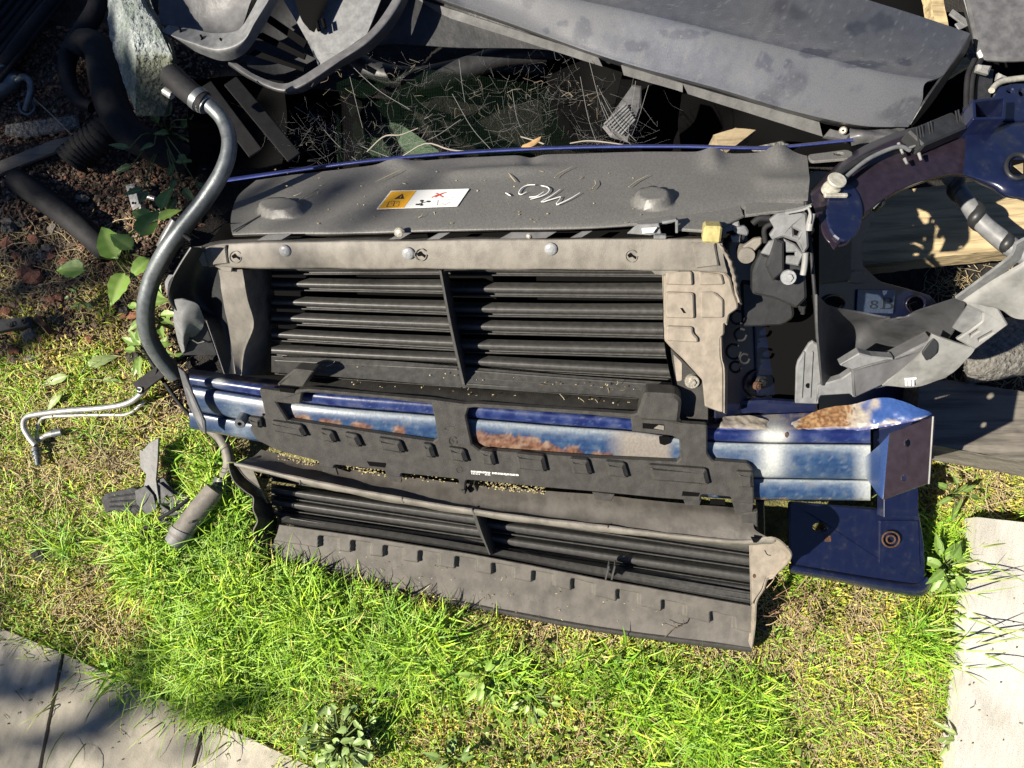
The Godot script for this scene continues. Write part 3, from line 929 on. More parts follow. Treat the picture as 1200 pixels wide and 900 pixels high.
	var ep := plate("end_plate", M.bluerail, t, PE, [1041, 508, 1093, 488, 1094, 492, 1088, 566, 1034, 586, 1029, 580], 0.0, 0.003, 0.0008, 2.0, [ring_px(1063, 519, 3.6, 10, 4.6), ring_px(1059, 560, 3, 10, 3.8)])
	g = Geo.new()
	g.tube(PackedVector3Array([PE.pt(1093.5, 488, 0.001), PE.pt(1088.5, 567, 0.001)]), [0.0014], 6)
	part("plate_edge", g, M.palegrey, ep)
	g = Geo.new()
	var pe_rows := [PackedVector3Array([PF.pt(1013, 536, 0.002), PF.pt(1014, 558, 0.002)]), PackedVector3Array([PE.pt(1030, 522), PE.pt(1029, 580)]), PackedVector3Array([PE.pt(1042, 509), PE.pt(1035, 585)])]
	loft(g, pe_rows, 6, 2, 0.003, null, func(u, v, p): return Color(0.03, 0.06, 0.18).lerp(Color(0.34, 0.38, 0.42), clampf(1.0 - v * 5.0 + nv(p, 900) * 0.3, 0, 1)))
	part("plate_web", g, M.paint, ep)
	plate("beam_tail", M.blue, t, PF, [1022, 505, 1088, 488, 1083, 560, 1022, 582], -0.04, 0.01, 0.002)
	# ---- black beam cover
	var outline := [303, 456, 326, 459, 362, 456.5, 507, 469.5, 545, 474.5, 560, 474, 742, 486, 750, 484, 800, 497, 829, 499, 829, 532, 836, 541, 877, 544, 883, 551, 884, 591, 858, 589, 857, 583, 822, 580, 821, 588, 770, 584, 700, 577, 640, 572, 560, 564, 546, 563, 545, 575, 539, 574, 537, 562, 478, 556, 470, 555, 470, 560, 452, 558, 451, 552, 400, 546, 392, 545, 391, 550, 374, 547, 373, 541, 330, 530, 320, 526, 300, 516, 292, 503, 297, 494, 311, 488]
	var left_open := [363, 459.5, 505, 472.5, 509, 489, 512.5, 514, 507, 518.5, 430, 507, 337, 493, 324, 472, 340, 474, 352, 473, 354, 461]
	var right_open := [556, 478, 739, 490, 741, 506, 788, 511.5, 796, 516, 797, 538, 793, 542, 700, 538, 562, 528, 553, 521, 546, 488, 549, 479]
	var bc := plate("beam_cover", M.black, t, PF, outline, 0.014, 0.012, 0.0025, 2.5, [left_open, right_open])
	g = Geo.new()                                            # its top ledge
	strip(g, PF, [[352, 437, -0.05, 440, 445, -0.05, 541, 454.5, -0.05, 670, 461, -0.05, 792, 470, -0.05], [350, 445, -0.03, 440, 452, -0.025, 541, 461, -0.025, 670, 468, -0.025, 795, 480, -0.025], [352, 456, 0.008, 440, 463, 0.008, 541, 472.5, 0.008, 670, 480, 0.008, 798, 494, 0.008], [352, 458, 0.013, 440, 465, 0.013, 541, 474.5, 0.013, 670, 482, 0.013, 800, 497, 0.013]], 40, 3, 0.003, func(u, v, p): return 0.001 * nv(p, 80))
	part("cover_ledge", g, M.black, bc)
	plate("cover_lug", M.black, bc, PF, [344, 433, 368, 436, 356, 455, 323, 452], 0.022, 0.03, 0.004, 3.0)
	plate("cover_lug", M.black, bc, PF, [755, 461, 792, 463, 799, 470, 796, 496, 750, 493, 746, 487], 0.026, 0.034, 0.005, 4.0)
	for w in [[327, 454, 345, 456, 345, 461, 328, 459], [753, 496, 778, 498, 778, 504, 753, 502]]: plate("lug_slot", M.void, bc, PF, w, 0.0152, 0.002, 0.0)
	plate("lug_chip", M.bar, bc, PF, [766, 502, 772, 498, 778, 499, 778, 504], 0.0155, 0.001, 0.0)
	for b in [[289, 490.5, 304, 492.5, 306, 504, 293, 501], [316, 495, 352, 500.5, 359, 514, 320, 507.5], [373, 505, 388, 507.5, 394, 521, 377, 518], [402, 509, 417, 511.5, 424, 526, 405, 523], [442, 515, 468, 519, 474, 533, 446, 529], [494, 522, 505, 523.5, 510, 539, 497, 537], [524, 526, 543, 529, 548, 544, 528, 541], [562, 530, 577, 532, 581, 547.5, 565, 546], [603.5, 533.5, 637, 537, 641, 555, 607, 551.5], [667, 540, 689, 541.5, 694, 558.5, 671, 557], [709, 543, 732, 545, 737, 562, 713, 560], [760, 547, 828, 552, 832, 570, 765, 565], [863, 555, 883, 556, 884, 574, 867, 573]]:
		plate("raised_pad", M.black, bc, PF, b, 0.0265, 0.0135, 0.006, 2.5)
	for b in [[374, 541, 392, 544, 396, 557, 378, 553], [452, 553, 472, 556, 470, 566, 455, 563], [694, 577, 720, 580, 716, 588, 697, 585], [800, 583, 822, 585, 820, 593, 803, 592], [858, 588, 883, 590, 881, 607, 862, 602]]:
		plate("cover_tab", M.black, bc, PF, b, 0.009, 0.004, 0.001)
	for b in [[430, 541, 452, 543, 451, 548, 433, 546], [800, 576, 820, 578, 818, 582, 799, 581], [832, 585, 850, 586, 850, 592, 832, 591]]: plate("cover_slot", M.void, bc, PF, b, 0.0152, 0.002, 0.0)
	g = Geo.new()
	g.tube(spline(on(PF, [539, 563, 541, 574, 545, 575], 0.01), 6), [0.002], 6)
	beam(g, PF.pt(540, 562, 0.0), PF.pt(546, 576, 0.0), 0.005, 0.02, PF.n)
	beam(g, PF.pt(556, 565, 0.0), PF.pt(560, 573, 0.0), 0.004, 0.02, PF.n)
	part("cover_hook", g, M.black, bc)
	g = Geo.new()                                            # worn white stamp: two rows of short strokes, no longer legible
	var xx := 552.0
	while xx < 607:
		if not (xx > 573 and xx < 575.5) and not (xx > 589 and xx < 590.5):
			var yy := 551.4 + (xx - 552) * 0.078
			g.face([PF.pt(xx, yy, 0.0146), PF.pt(xx + 0.9, yy, 0.0146), PF.pt(xx + 1.2, yy + 2.2, 0.0146), PF.pt(xx + 0.3, yy + 2.2, 0.0146)], PF.n)
			if fmod(xx * 7.3, 3.0) < 1.6: g.face([PF.pt(xx, yy + 0.9 * fmod(xx * 3.1, 2.0), 0.0147), PF.pt(xx + 1.6, yy + 0.9 * fmod(xx * 3.1, 2.0), 0.0147), PF.pt(xx + 1.6, yy + 0.7 + 0.9 * fmod(xx * 3.1, 2.0), 0.0147), PF.pt(xx, yy + 0.7 + 0.9 * fmod(xx * 3.1, 2.0), 0.0147)], PF.n)
			if xx < 562 or (xx > 567 and xx < 575): g.face([PF.pt(xx + 0.5, yy + 2.9, 0.0146), PF.pt(xx + 1.3, yy + 2.9, 0.0146), PF.pt(xx + 1.5, yy + 4.3, 0.0146), PF.pt(xx + 0.7, yy + 4.3, 0.0146)], PF.n)
		xx += 1.75
	part("white_stamp", g, M.chalk, bc)
	g = Geo.new()
	for r in [0.0052, 0.0042]: g.tube(spline(on(PF, ring_px(531, 516.5, r * 1000, 12), 0.0146), 24), [0.0004], 4)
	g.tube(on(PF, [528.5, 516, 533, 517.5], 0.0146), [0.0004], 4)
	g.tube(on(PF, [530, 514, 531, 519], 0.0146), [0.0004], 4)
	g.tube(spline(on(PF, ring_px(527, 502, 6, 12, 2.4), 0.0146), 24), [0.0004], 4)
	g.tube(spline(on(PF, ring_px(538.5, 550.5, 3.5, 12), 0.0146), 24), [0.0004], 4)
	part("moulded_mark", g, M.black, bc)
	var le := plate("end_plate", M.liner, t, PF, [208, 430, 216, 436, 226, 462, 240, 494, 241, 509, 234, 504, 220, 474], 0.016, 0.004, 0.001)
	plate("plate_stain", M.greyplastic, le, PF, [217, 452, 222, 458, 236, 490, 238, 503, 230, 490], 0.0165, 0.0004, 0.0)
	# tow eye on the left
	g = Geo.new()
	var te := frame(PF.pt(283, 493, 0.006), PF.n + Vector3(0.2, 0, 0))
	g.lathe(te, [0.0042, 0.012, 0.009, 0.012, 0.0105, 0.009, 0.0105, -0.03], 18)
	g.lathe(te, [0.0042, 0.012, 0.0042, -0.01, 0, -0.01], 14)
	part("tow_socket", g, M.steel, t)
	# specks of dirt and leaf litter lying on the ledges and the cover
	g = Geo.new()
	for k in 260:
		var z := k % 4
		var x := rng.randf_range(340, 800)
		var p := Vector3.ZERO
		if z == 0: p = PF.pt(x, lerpf(446, 478, (x - 340) / 460.0) + rng.randf_range(-6, 6), rng.randf_range(-0.022, -0.018))
		elif z == 1: p = PF.pt(x, lerpf(430, 462, (x - 340) / 460.0) + rng.randf_range(-6, 4), -0.028)
		elif z == 2: p = PF.pt(x, lerpf(655, 735, (x - 340) / 460.0) + rng.randf_range(-20, 14), -0.003)
		else: p = PC.pt(x - 20, rng.randf_range(190, 262), 0.0045)
		g.hue = [Color(0.34, 0.28, 0.16), Color(0.16, 0.10, 0.06), Color(0.42, 0.38, 0.28), Color(0.24, 0.20, 0.10)][rng.randi() % 4]
		if k % 9 == 0:
			var d := Vector3(rng.randf_range(-1, 1), 0.1, rng.randf_range(-1, 1)) * rng.randf_range(0.006, 0.018)
			g.tube(spline(PackedVector3Array([p, p + d * 0.5 + Vector3(0.002, 0.001, 0.001), p + d]), 5), [0.0006, 0.0004], 4)
		else: g.lump(Transform3D(Basis.from_euler(Vector3(rng.randf() * 6, rng.randf() * 6, 0)).scaled(Vector3(rng.randf_range(0.0006, 0.0022), 0.0005, rng.randf_range(0.0005, 0.0016))), p), 0.3, nz, p, 3)
	part("dirt_specks", g, M.straw, t).set_meta("kind", "stuff")
	lower_duct(t)
	apron(t)
	side_cluster(t)

func lower_duct(t: Node3D):
	var g := Geo.new()
	# deck from under the cover to the rim
	strip(g, PF, [[306, 527, -0.02, 400, 548, -0.02, 560, 568, -0.02, 700, 580, -0.02, 882, 598, -0.02], [298, 534, -0.004, 400, 558, 0.0, 560, 580, 0.0, 700, 592, 0.0, 884, 606, 0.0], [286, 539, 0.018, 400, 566, 0.02, 560, 592, 0.02, 700, 607, 0.02, 884, 620, 0.02], [276, 542, 0.03, 400, 570, 0.034, 560, 598, 0.034, 700, 615, 0.034, 850, 632, 0.034, 900, 630, 0.034]], 70, 4, 0.003, func(u, v, p): return 0.002 * nv(p, 70))
	var d := part("lower_duct", g, M.lip, t)
	g = Geo.new()
	strip(g, PF, [[274, 541, 0.032, 400, 569, 0.036, 560, 597, 0.036, 700, 614.5, 0.036, 850, 631.5, 0.036, 906, 630, 0.034], [274, 543, 0.036, 400, 572, 0.04, 560, 600, 0.04, 700, 617.5, 0.04, 850, 634, 0.04, 908, 633, 0.036], [276, 546, 0.033, 400, 576, 0.036, 560, 604, 0.036, 700, 622, 0.036, 850, 637, 0.036, 906, 637, 0.032], [282, 546, 0.0, 400, 577, 0.0, 560, 605, 0.0, 700, 622, 0.0, 850, 638, 0.0, 900, 638, 0.0]], 60, 3, 0.002, func(u, v, p): return 0.0015 * nv(p, 120))
	part("duct_rim", g, M.bar, d)
	for b in [[352, 562, 352, 566], [471, 583, 473, 589], [553, 596, 556, 602], [712, 616, 714, 622]]:
		g = Geo.new()
		beam(g, PF.pt(b[0], b[1], 0.038), PF.pt(b[2], b[3], 0.038), 0.003, 0.006, PF.n)
		part("rim_rib", g, M.lip, d)
	# inner space
	plate("grille_back", M.void, d, PF, [290, 545, 890, 635, 890, 705, 330, 640], -0.11, 0.003)
	var yl := [560.0, 579.0, 593.0, 606.0]
	var ym := [594.0, 611.5, 626.0, 640.0]
	var yr := [598.0, 615.0, 632.0, 648.0]
	var ye := [643.0, 659.0, 679.0, 694.0]
	for k in 4:
		slat(d, 318, yl[k] - 4, 560 + k * 5, ym[k], -0.045 - 0.001 * k, 1.0)
		slat(d, 566 + k * 5, yr[k], 881, ye[k], -0.042 - 0.001 * k, 1.1)
	g = Geo.new()
	strip(g, PF, [[552, 598, -0.06, 560, 622, -0.06, 572, 646, -0.05], [554.5, 598, 0.012, 562, 622, 0.006, 573, 650, -0.008], [557.5, 598, 0.012, 565.5, 622, 0.006, 576, 650, -0.008], [570, 603, -0.06, 577, 625, -0.06, 583, 648, -0.05]], 10)
	part("divider", g, M.slat, d)
	g = Geo.new()
	for x in [711, 718]: beam(g, PF.pt(x + 3, 660, -0.014), PF.pt(x - 1, 676, -0.012), 0.003, 0.02, PF.n)
	part("grille_clip", g, M.slat, d)
	# stepped sill and the long lip
	g = Geo.new()
	var rows := []
	for k in 6:
		var f := [0.0, 0.32, 0.38, 0.7, 0.76, 1.0][k] as float
		var q = -0.036 + 0.02 * floor((k + 1) / 2.0) / 3.0
		rows.append([330, lerpf(604, 613, f), q, 460, lerpf(623, 632, f), q, 575, lerpf(642, 651, f), q, 700, lerpf(664, 675, f), q, 882, lerpf(694, 708, f), q])
	strip(g, PF, rows, 40)
	part("sill", g, M.slat, d)
	for k in 2:
		slat(d, 340, 608 + k * 5, 572, 646 + k * 5, -0.03 + k * 0.007, 0.45)
		slat(d, 578, 650 + k * 5, 881, 698 + k * 6, -0.03 + k * 0.007, 0.45)
	g = Geo.new()
	var lipdisp := func(u, v, p):
		var s := seen(p)
		# a row of square notches: every second stretch stands proud
		var x := s.x
		var k := 0.0
		for n in [387.0, 425.0, 463.0, 504.0, 547.0, 590.0, 637.0, 683.0, 736.0, 789.0, 846.0]:
			var half = 10.5 + (n - 380.0) * 0.006
			k = maxf(k, smoothstep(half + 1.4, half - 0.6, absf(x - n)))
		var top := lerpf(624.0, 716.0, pow((x - 380.0) / 470.0, 1.0))
		var from_top := s.y - (top + 4.0 - 8.0 * sin((x - 380.0) / 470.0 * PI))
		var raised := smoothstep(13.0, 11.0, from_top)
		var notch := k * smoothstep(-3.5, -1.5, from_top)
		return 0.011 * raised * (1.0 - notch) + 0.0012 * nv(p, 60)
	strip(g, PF, [[330, 612, -0.018, 460, 631, -0.018, 575, 650, -0.018, 700, 674, -0.018, 883, 707, -0.018], [326, 626, -0.014, 460, 650, -0.014, 575, 672, -0.014, 700, 696, -0.014, 883, 728, -0.014], [318, 640, -0.006, 460, 672, -0.008, 575, 694, -0.008, 700, 717, -0.008, 882, 745, -0.006], [313, 648, 0.002, 455, 688, 0.0, 570, 711, 0.0, 700, 735, 0.0, 881, 759, 0.004]], 420, 14, 0.003, lipdisp)
	var lip := part("lip", g, M.lip, d)
	g = Geo.new()
	strip(g, PF, [[313, 647, 0.001, 455, 687, 0.0, 570, 710, 0.0, 700, 734, 0.0, 881, 758, 0.003], [312, 649, 0.005, 455, 690, 0.005, 570, 713, 0.005, 700, 737, 0.005, 881, 761, 0.007], [313, 652, 0.003, 455, 693, 0.003, 570, 716, 0.003, 700, 740, 0.003, 881, 764, 0.004], [314, 652, -0.012, 455, 694, -0.012, 570, 717, -0.012, 700, 741, -0.012, 881, 765, -0.012]], 60, 3, 0.002)
	part("lip_bead", g, M.black, lip)
	g = Geo.new()
	g.tube(spline(on(PF, [503, 693, 506, 688, 507, 685], 0.001), 6), [0.0008], 5)
	g.tube(spline(on(PF, [778, 748, 788, 738, 800, 733, 801, 727], 0.006), 10), [0.001], 5)
	g.tube(spline(on(PF, [779, 730, 790, 734, 800, 734], 0.006), 8), [0.0008], 5)
	part("twig", g, M.bark, lip)
	# left end: an S-shaped wall seen from its dark inner side
	g = Geo.new()
	strip(g, PF, [[268, 543, 0.04, 274, 563, 0.036, 288, 576, 0.03, 297, 583, 0.026, 297, 597, 0.02, 302, 610, 0.014, 297, 623, 0.01, 301, 636, 0.006, 313, 649, 0.003], [276, 543, 0.02, 284, 562, 0.014, 296, 577, 0.008, 305, 586, 0.002, 308, 600, -0.004, 314, 612, -0.008, 312, 624, -0.01, 318, 634, -0.012, 324, 644, -0.01], [296, 549, -0.03, 305, 565, -0.04, 312, 580, -0.05, 318, 590, -0.05, 322, 602, -0.05, 326, 612, -0.05, 328, 620, -0.05, 330, 626, -0.04, 332, 634, -0.03]], 40, 3, 0.003)
	part("end_wall", g, M.darkplastic, d)
	g = Geo.new()
	g.tube(spline(onq(PF, [276, 542, 0.036, 268, 543, 0.042, 274, 563, 0.038, 288, 576, 0.032, 297, 583, 0.028, 297, 597, 0.022, 302, 610, 0.016, 297, 623, 0.012, 301, 636, 0.008, 313, 649, 0.005]), 50), [0.0013], 6)
	part("wall_rim", g, M.bar, d)
	g = Geo.new()
	strip(g, PF, [[276, 545, 0.03, 297, 552, 0.025], [290, 565, 0.012, 305, 572, 0.008], [310, 586, -0.015, 313, 590, -0.015]], 4, 2, 0.002)
	part("end_gusset", g, M.bar, d)
	# right end: a flared flange
	var ef := plate("end_flange", M.flange, d, PF, [878, 636, 905, 636, 916, 641, 924, 652, 914, 665, 904, 675, 898, 676, 893, 691, 884, 704, 880, 712], 0.018, 0.004, 0.0015, 2.0)
	g = Geo.new()
	strip(g, PF, [[884, 634, 0.036, 906, 631, 0.036, 920, 640, 0.034, 927, 652, 0.03, 915, 667, 0.026, 905, 677, 0.023, 899, 678, 0.021, 894, 692, 0.016, 886, 705, 0.012, 884, 730, 0.01, 881, 761, 0.006], [884, 639, 0.022, 904, 637, 0.02, 915, 643, 0.019, 921, 652, 0.018, 911, 664, 0.016, 902, 673, 0.014, 895, 675, 0.012, 890, 690, 0.008, 882, 703, 0.004, 880, 730, -0.004, 876, 757, 0.0]], 50, 2, 0.003)
	part("flange_edge", g, M.flange, ef)
	plate("hole", M.rust, ef, PF, ring_px(884, 675, 2, 8, 2.5), 0.0185, 0.001, 0.0)
	g = Geo.new()
	g.tube(spline(on(PF, [896, 645, 899, 650, 903, 651], 0.019), 6), [0.0007], 5)
	part("scratch", g, M.black, ef)
	plate("rim_clip", M.void, d, PF, [880, 630, 890, 631, 887, 636, 883, 636], 0.042, 0.003, 0.0)
	# odd brackets where duct meets beam at the right
	plate("duct_bracket", M.black, d, PF, [868, 602, 888, 600, 888, 618, 880, 626, 870, 624], 0.012, 0.01, 0.002)
	plate("duct_bracket", M.darkplastic, d, PF, [886, 588, 896, 588, 897, 634, 888, 634], -0.03, 0.01, 0.002)
	# pale litter caught in the gap
	g = Geo.new()
	for k in 900:
		var x := rng.randf_range(325, 640)
		if x > 480 and x < 548 and rng.randf() < 0.8: continue
		var y := 540.0 + (x - 330.0) * 0.113 + rng.randf_range(-7, 5)
		if x < 420: y -= 4
		var p := PF.pt(x, y, rng.randf_range(-0.018, -0.008))
		g.hue = Color(0.45, 0.40, 0.20).lerp(Color(0.2, 0.15, 0.08), rng.randf())
		g.lump(Transform3D(Basis.from_euler(Vector3(rng.randf() * 6, rng.randf() * 6, 0)).scaled(Vector3(rng.randf_range(0.0008, 0.0026), rng.randf_range(0.0005, 0.001), rng.randf_range(0.0006, 0.0018))), p), 0.3, nz, p, 3)
	part("dry_litter", g, M.straw, d).set_meta("kind", "stuff")

func apron(t: Node3D):
	# dark blue inner wing on the right, mostly in shade
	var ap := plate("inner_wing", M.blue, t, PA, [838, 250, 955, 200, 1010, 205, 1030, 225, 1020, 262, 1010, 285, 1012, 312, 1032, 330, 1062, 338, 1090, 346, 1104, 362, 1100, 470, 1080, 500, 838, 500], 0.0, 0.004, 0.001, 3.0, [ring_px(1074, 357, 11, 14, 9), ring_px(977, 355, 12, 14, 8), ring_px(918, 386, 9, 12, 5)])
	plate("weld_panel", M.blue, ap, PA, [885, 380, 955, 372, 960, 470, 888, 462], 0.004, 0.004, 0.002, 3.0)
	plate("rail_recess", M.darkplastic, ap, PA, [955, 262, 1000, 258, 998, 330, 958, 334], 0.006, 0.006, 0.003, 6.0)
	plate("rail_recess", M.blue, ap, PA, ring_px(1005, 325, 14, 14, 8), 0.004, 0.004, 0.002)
	g_rim(ap, PA, 1074, 357, 12, 10)
	g_rim(ap, PA, 977, 355, 13, 9)
	var pl := plate("label_plate", M.tag, ap, PA, [1005.5, 339.5, 1049.5, 340, 1046.5, 367.5, 1004, 366], 0.0035, 0.002, 0.0004, 1.0)
	letters(pl, "B", PA, 1031, 362, 1046, 362.5, 13.5, 0.0036, M.ink, "Droid Serif")
	letters(pl, "8", PA, 1018.5, 361.5, 1028, 362, 9.5, 0.0036, M.ink, "Droid Sans")
	plate("paint_chip", M.white, pl, PA, [1034, 340.5, 1040, 340.5, 1039, 344, 1036, 346.5, 1034.5, 344], 0.0042, 0.0004, 0.0)
	bolt("dark_bolt", M.darkplastic, ap, PA, 892, 448, 0.008, 0.012)
	bolt("rusty_bolt", M.rust, ap, PA, 888, 452, 0.012, 0.008)
	g_rim(ap, PA, 890, 450, 17, 16)
	# curved upper rail
	var g := Geo.new()
	strip(g, PR, [[950, 222, -0.05, 1000, 178, -0.05, 1060, 152, -0.05, 1120, 142, -0.05, 1145, 140, -0.05],
		[950, 228, -0.004, 1000, 186, -0.002, 1060, 158, 0.0, 1120, 146, 0.0, 1145, 144, 0.0],
		[952, 234, 0.004, 1002, 192, 0.004, 1060, 164, 0.004, 1120, 150, 0.004, 1145, 148, 0.004],
		[960, 258, 0.006, 1008, 218, 0.006, 1060, 192, 0.006, 1118, 178, 0.006, 1145, 178, 0.006],
		[975, 288, 0.004, 1018, 240, 0.004, 1062, 214, 0.004, 1115, 199, 0.004, 1145, 204, 0.004],
		[979, 292, 0.0, 1022, 245, 0.0, 1064, 219, 0.0, 1115, 205, 0.0, 1145, 210, 0.0],
		[980, 294, -0.05, 1022, 247, -0.05, 1064, 221, -0.05, 1115, 207, -0.05, 1145, 212, -0.05]], 40, 3, 0.002)
	var rail := part("upper_rail", g, M.bluerail, ap)
	g = Geo.new()
	g.tube(spline(onq(PR, [1024, 244, 0.002, 1040, 229, 0.002, 1064, 218.5, 0.002, 1092, 208, 0.002]), 14), [0.001], 5)
	part("rail_lip", g, M.palegrey, rail)
	g_rim(rail, PR, 983, 262, 20, 26)
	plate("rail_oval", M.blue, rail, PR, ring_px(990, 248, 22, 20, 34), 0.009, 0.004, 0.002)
	g = Geo.new()
	strip(g, PR, [[1128, 128, -0.06, 1165, 118, -0.06, 1212, 112, -0.06], [1130, 152, 0.004, 1170, 142, 0.004, 1212, 140, 0.004], [1132, 165, 0.012, 1170, 160, 0.014, 1212, 156, 0.014], [1131, 188, 0.014, 1170, 192, 0.016, 1212, 196, 0.016], [1130, 206, 0.008, 1165, 218, 0.008, 1180, 226, 0.008, 1212, 232, 0.008], [1130, 210, -0.02, 1165, 224, -0.02, 1180, 230, -0.02, 1212, 237, -0.02]], 20, 4, 0.002, func(u, v, p): return 0.0035 * nv(p, 120))
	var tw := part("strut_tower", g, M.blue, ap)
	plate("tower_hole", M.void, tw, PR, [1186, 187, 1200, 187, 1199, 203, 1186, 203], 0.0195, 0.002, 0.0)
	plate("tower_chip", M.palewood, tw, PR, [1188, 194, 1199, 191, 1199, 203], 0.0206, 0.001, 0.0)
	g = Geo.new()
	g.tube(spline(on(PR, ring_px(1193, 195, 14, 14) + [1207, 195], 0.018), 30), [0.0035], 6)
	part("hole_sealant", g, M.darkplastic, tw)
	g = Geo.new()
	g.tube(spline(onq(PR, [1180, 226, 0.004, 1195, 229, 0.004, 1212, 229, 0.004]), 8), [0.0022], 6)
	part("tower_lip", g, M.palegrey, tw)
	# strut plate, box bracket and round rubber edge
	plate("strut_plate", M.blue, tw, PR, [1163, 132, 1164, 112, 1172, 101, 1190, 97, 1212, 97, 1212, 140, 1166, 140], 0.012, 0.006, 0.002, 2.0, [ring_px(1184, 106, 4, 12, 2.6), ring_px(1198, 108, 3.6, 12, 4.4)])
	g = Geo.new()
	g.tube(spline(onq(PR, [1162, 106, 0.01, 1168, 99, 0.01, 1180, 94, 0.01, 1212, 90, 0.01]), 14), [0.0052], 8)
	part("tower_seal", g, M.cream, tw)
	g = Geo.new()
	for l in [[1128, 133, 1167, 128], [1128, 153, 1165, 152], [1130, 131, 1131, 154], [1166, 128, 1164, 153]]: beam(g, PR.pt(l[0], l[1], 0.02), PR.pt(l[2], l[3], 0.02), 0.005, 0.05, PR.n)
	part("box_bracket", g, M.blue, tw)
	# black relay box and cable on the rail
	g = Geo.new()
	var a := PR.pt(1068, 168, 0.02)
	var b := PR.pt(1120, 146, 0.02)
	beam(g, a, b, 0.036, 0.024, PR.n, 0.003)
	part("relay_box", g, M.darkplastic, rail)
	for k in 7:
		g = Geo.new()
		var f := [0.04, 0.1, 0.16, 0.3, 0.36, 0.92, 0.98][k] as float
		beam(g, a.lerp(b, f) + PR.n * 0.0125 + Vector3(0, 0, -0.016), a.lerp(b, f) + PR.n * 0.0125 + Vector3(0, 0, 0.016), 0.0024, 0.002, PR.n, 0.0005)
		part("box_rib", g, M.darkplastic, rail)
	g = Geo.new()
	g.tube(spline(onq(PR, [970, 212, 0.012, 995, 196, 0.018, 1020, 182, 0.02, 1052, 173, 0.02]), 24), [0.0042], 8)
	part("cable", g, M.darkplastic, rail)
	g = Geo.new()
	g.tube(spline(onq(PR, [985, 214, 0.02, 1000, 200, 0.022, 1022, 184, 0.024, 1052, 172, 0.026, 1066, 176, 0.02]), 24), [0.0034], 8)
	part("cable", g, M.greyplastic, rail)
	g = Geo.new()
	for l in [[1053, 168, 1058, 180], [1062, 175, 1072, 171], [1060, 186, 1063, 192], [1077, 180, 1079, 187]]: g.tube(spline(on(PR, l, 0.022), 4), [0.0028, 0.002], 6)
	part("cable_clip", g, M.palegrey, rail)
	g = Geo.new()                                            # white connector
	var w := PR.pt(979, 214, 0.024)
	g.lathe(frame(w, Vector3(0.1, 1, -0.25)), [0, 0.007, 0.013, 0.007, 0.014, 0.005, 0.013, 0.002, 0.008, 0.001, 0.008, -0.006, 0.012, -0.008, 0.013, -0.011, 0.013, -0.018], 20)
	part("white_connector", g, M.cream, rail)
	g = Geo.new()
	beam(g, PR.pt(966, 229, 0.014), PR.pt(993, 229, 0.014), 0.006, 0.006, PR.n)
	part("connector_base", g, M.cream, rail)
	g = Geo.new()
	g.lathe(frame(PR.pt(1029, 238, -0.01), PR.n), [0, 0.01, 0.006, 0.009, 0.009, 0.004, 0.009, -0.01], 14)
	part("rubber_stop", g, M.darkplastic, rail)
	# lower blue panel behind the duct
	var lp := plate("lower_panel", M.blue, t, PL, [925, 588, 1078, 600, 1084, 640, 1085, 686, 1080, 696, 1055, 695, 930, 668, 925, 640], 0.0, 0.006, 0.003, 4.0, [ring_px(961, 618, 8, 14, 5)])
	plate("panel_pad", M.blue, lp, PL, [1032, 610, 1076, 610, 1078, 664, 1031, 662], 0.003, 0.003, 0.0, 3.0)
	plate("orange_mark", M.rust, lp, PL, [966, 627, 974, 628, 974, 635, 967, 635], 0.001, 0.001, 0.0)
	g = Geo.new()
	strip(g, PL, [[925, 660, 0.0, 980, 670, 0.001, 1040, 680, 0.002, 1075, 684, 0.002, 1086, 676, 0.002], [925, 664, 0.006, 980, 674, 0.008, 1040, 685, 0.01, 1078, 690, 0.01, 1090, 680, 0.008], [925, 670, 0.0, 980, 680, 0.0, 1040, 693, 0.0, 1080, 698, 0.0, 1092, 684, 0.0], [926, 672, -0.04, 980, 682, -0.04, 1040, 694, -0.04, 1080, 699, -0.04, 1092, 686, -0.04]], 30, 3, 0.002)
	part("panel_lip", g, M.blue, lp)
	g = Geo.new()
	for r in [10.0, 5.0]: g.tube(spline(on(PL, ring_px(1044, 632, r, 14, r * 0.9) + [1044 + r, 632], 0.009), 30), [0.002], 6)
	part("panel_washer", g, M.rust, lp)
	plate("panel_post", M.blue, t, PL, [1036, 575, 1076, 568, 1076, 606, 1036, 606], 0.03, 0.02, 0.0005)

func g_rim(parent: Node3D, s: Sheet, x: float, y: float, rx: float, ry: float):
	var g := Geo.new()
	var l := ring_px(x, y, rx, 16, ry)
	g.tube(spline(on(s, l + [l[0], l[1]], 0.0025), 40), [0.0018], 6)
	part("hole_rim", g, M.bluerail, parent)

func letters(parent: Node3D, text: String, s: Sheet, x0: float, y0: float, x1: float, y1: float, high: float, q: float, m: Material, font: String):
	var tm := TextMesh.new()
	var f := SystemFont.new()
	f.font_names = PackedStringArray([font])
	tm.text = text
	tm.font = f
	tm.font_size = 64
	tm.pixel_size = 0.01
	tm.depth = 0.02
	tm.curve_step = 2.0
	var bb := tm.get_aabb()
	var o := MeshInstance3D.new()
	o.name = "letter"
	o.mesh = tm
	o.material_override = m
	var a := s.pt(x0, y0, q)
	var ex := (s.pt(x1, y1, q) - a) / bb.size.x
	var ey := (s.pt(x0 + 1.0, y0 - high, q) - a) / bb.size.y
	var b := Basis(ex, ey, s.n * 0.03)
	o.transform = Transform3D(b, a - b * Vector3(bb.position.x, bb.position.y, -0.01) - origin(parent))
	parent.add_child(o, true)

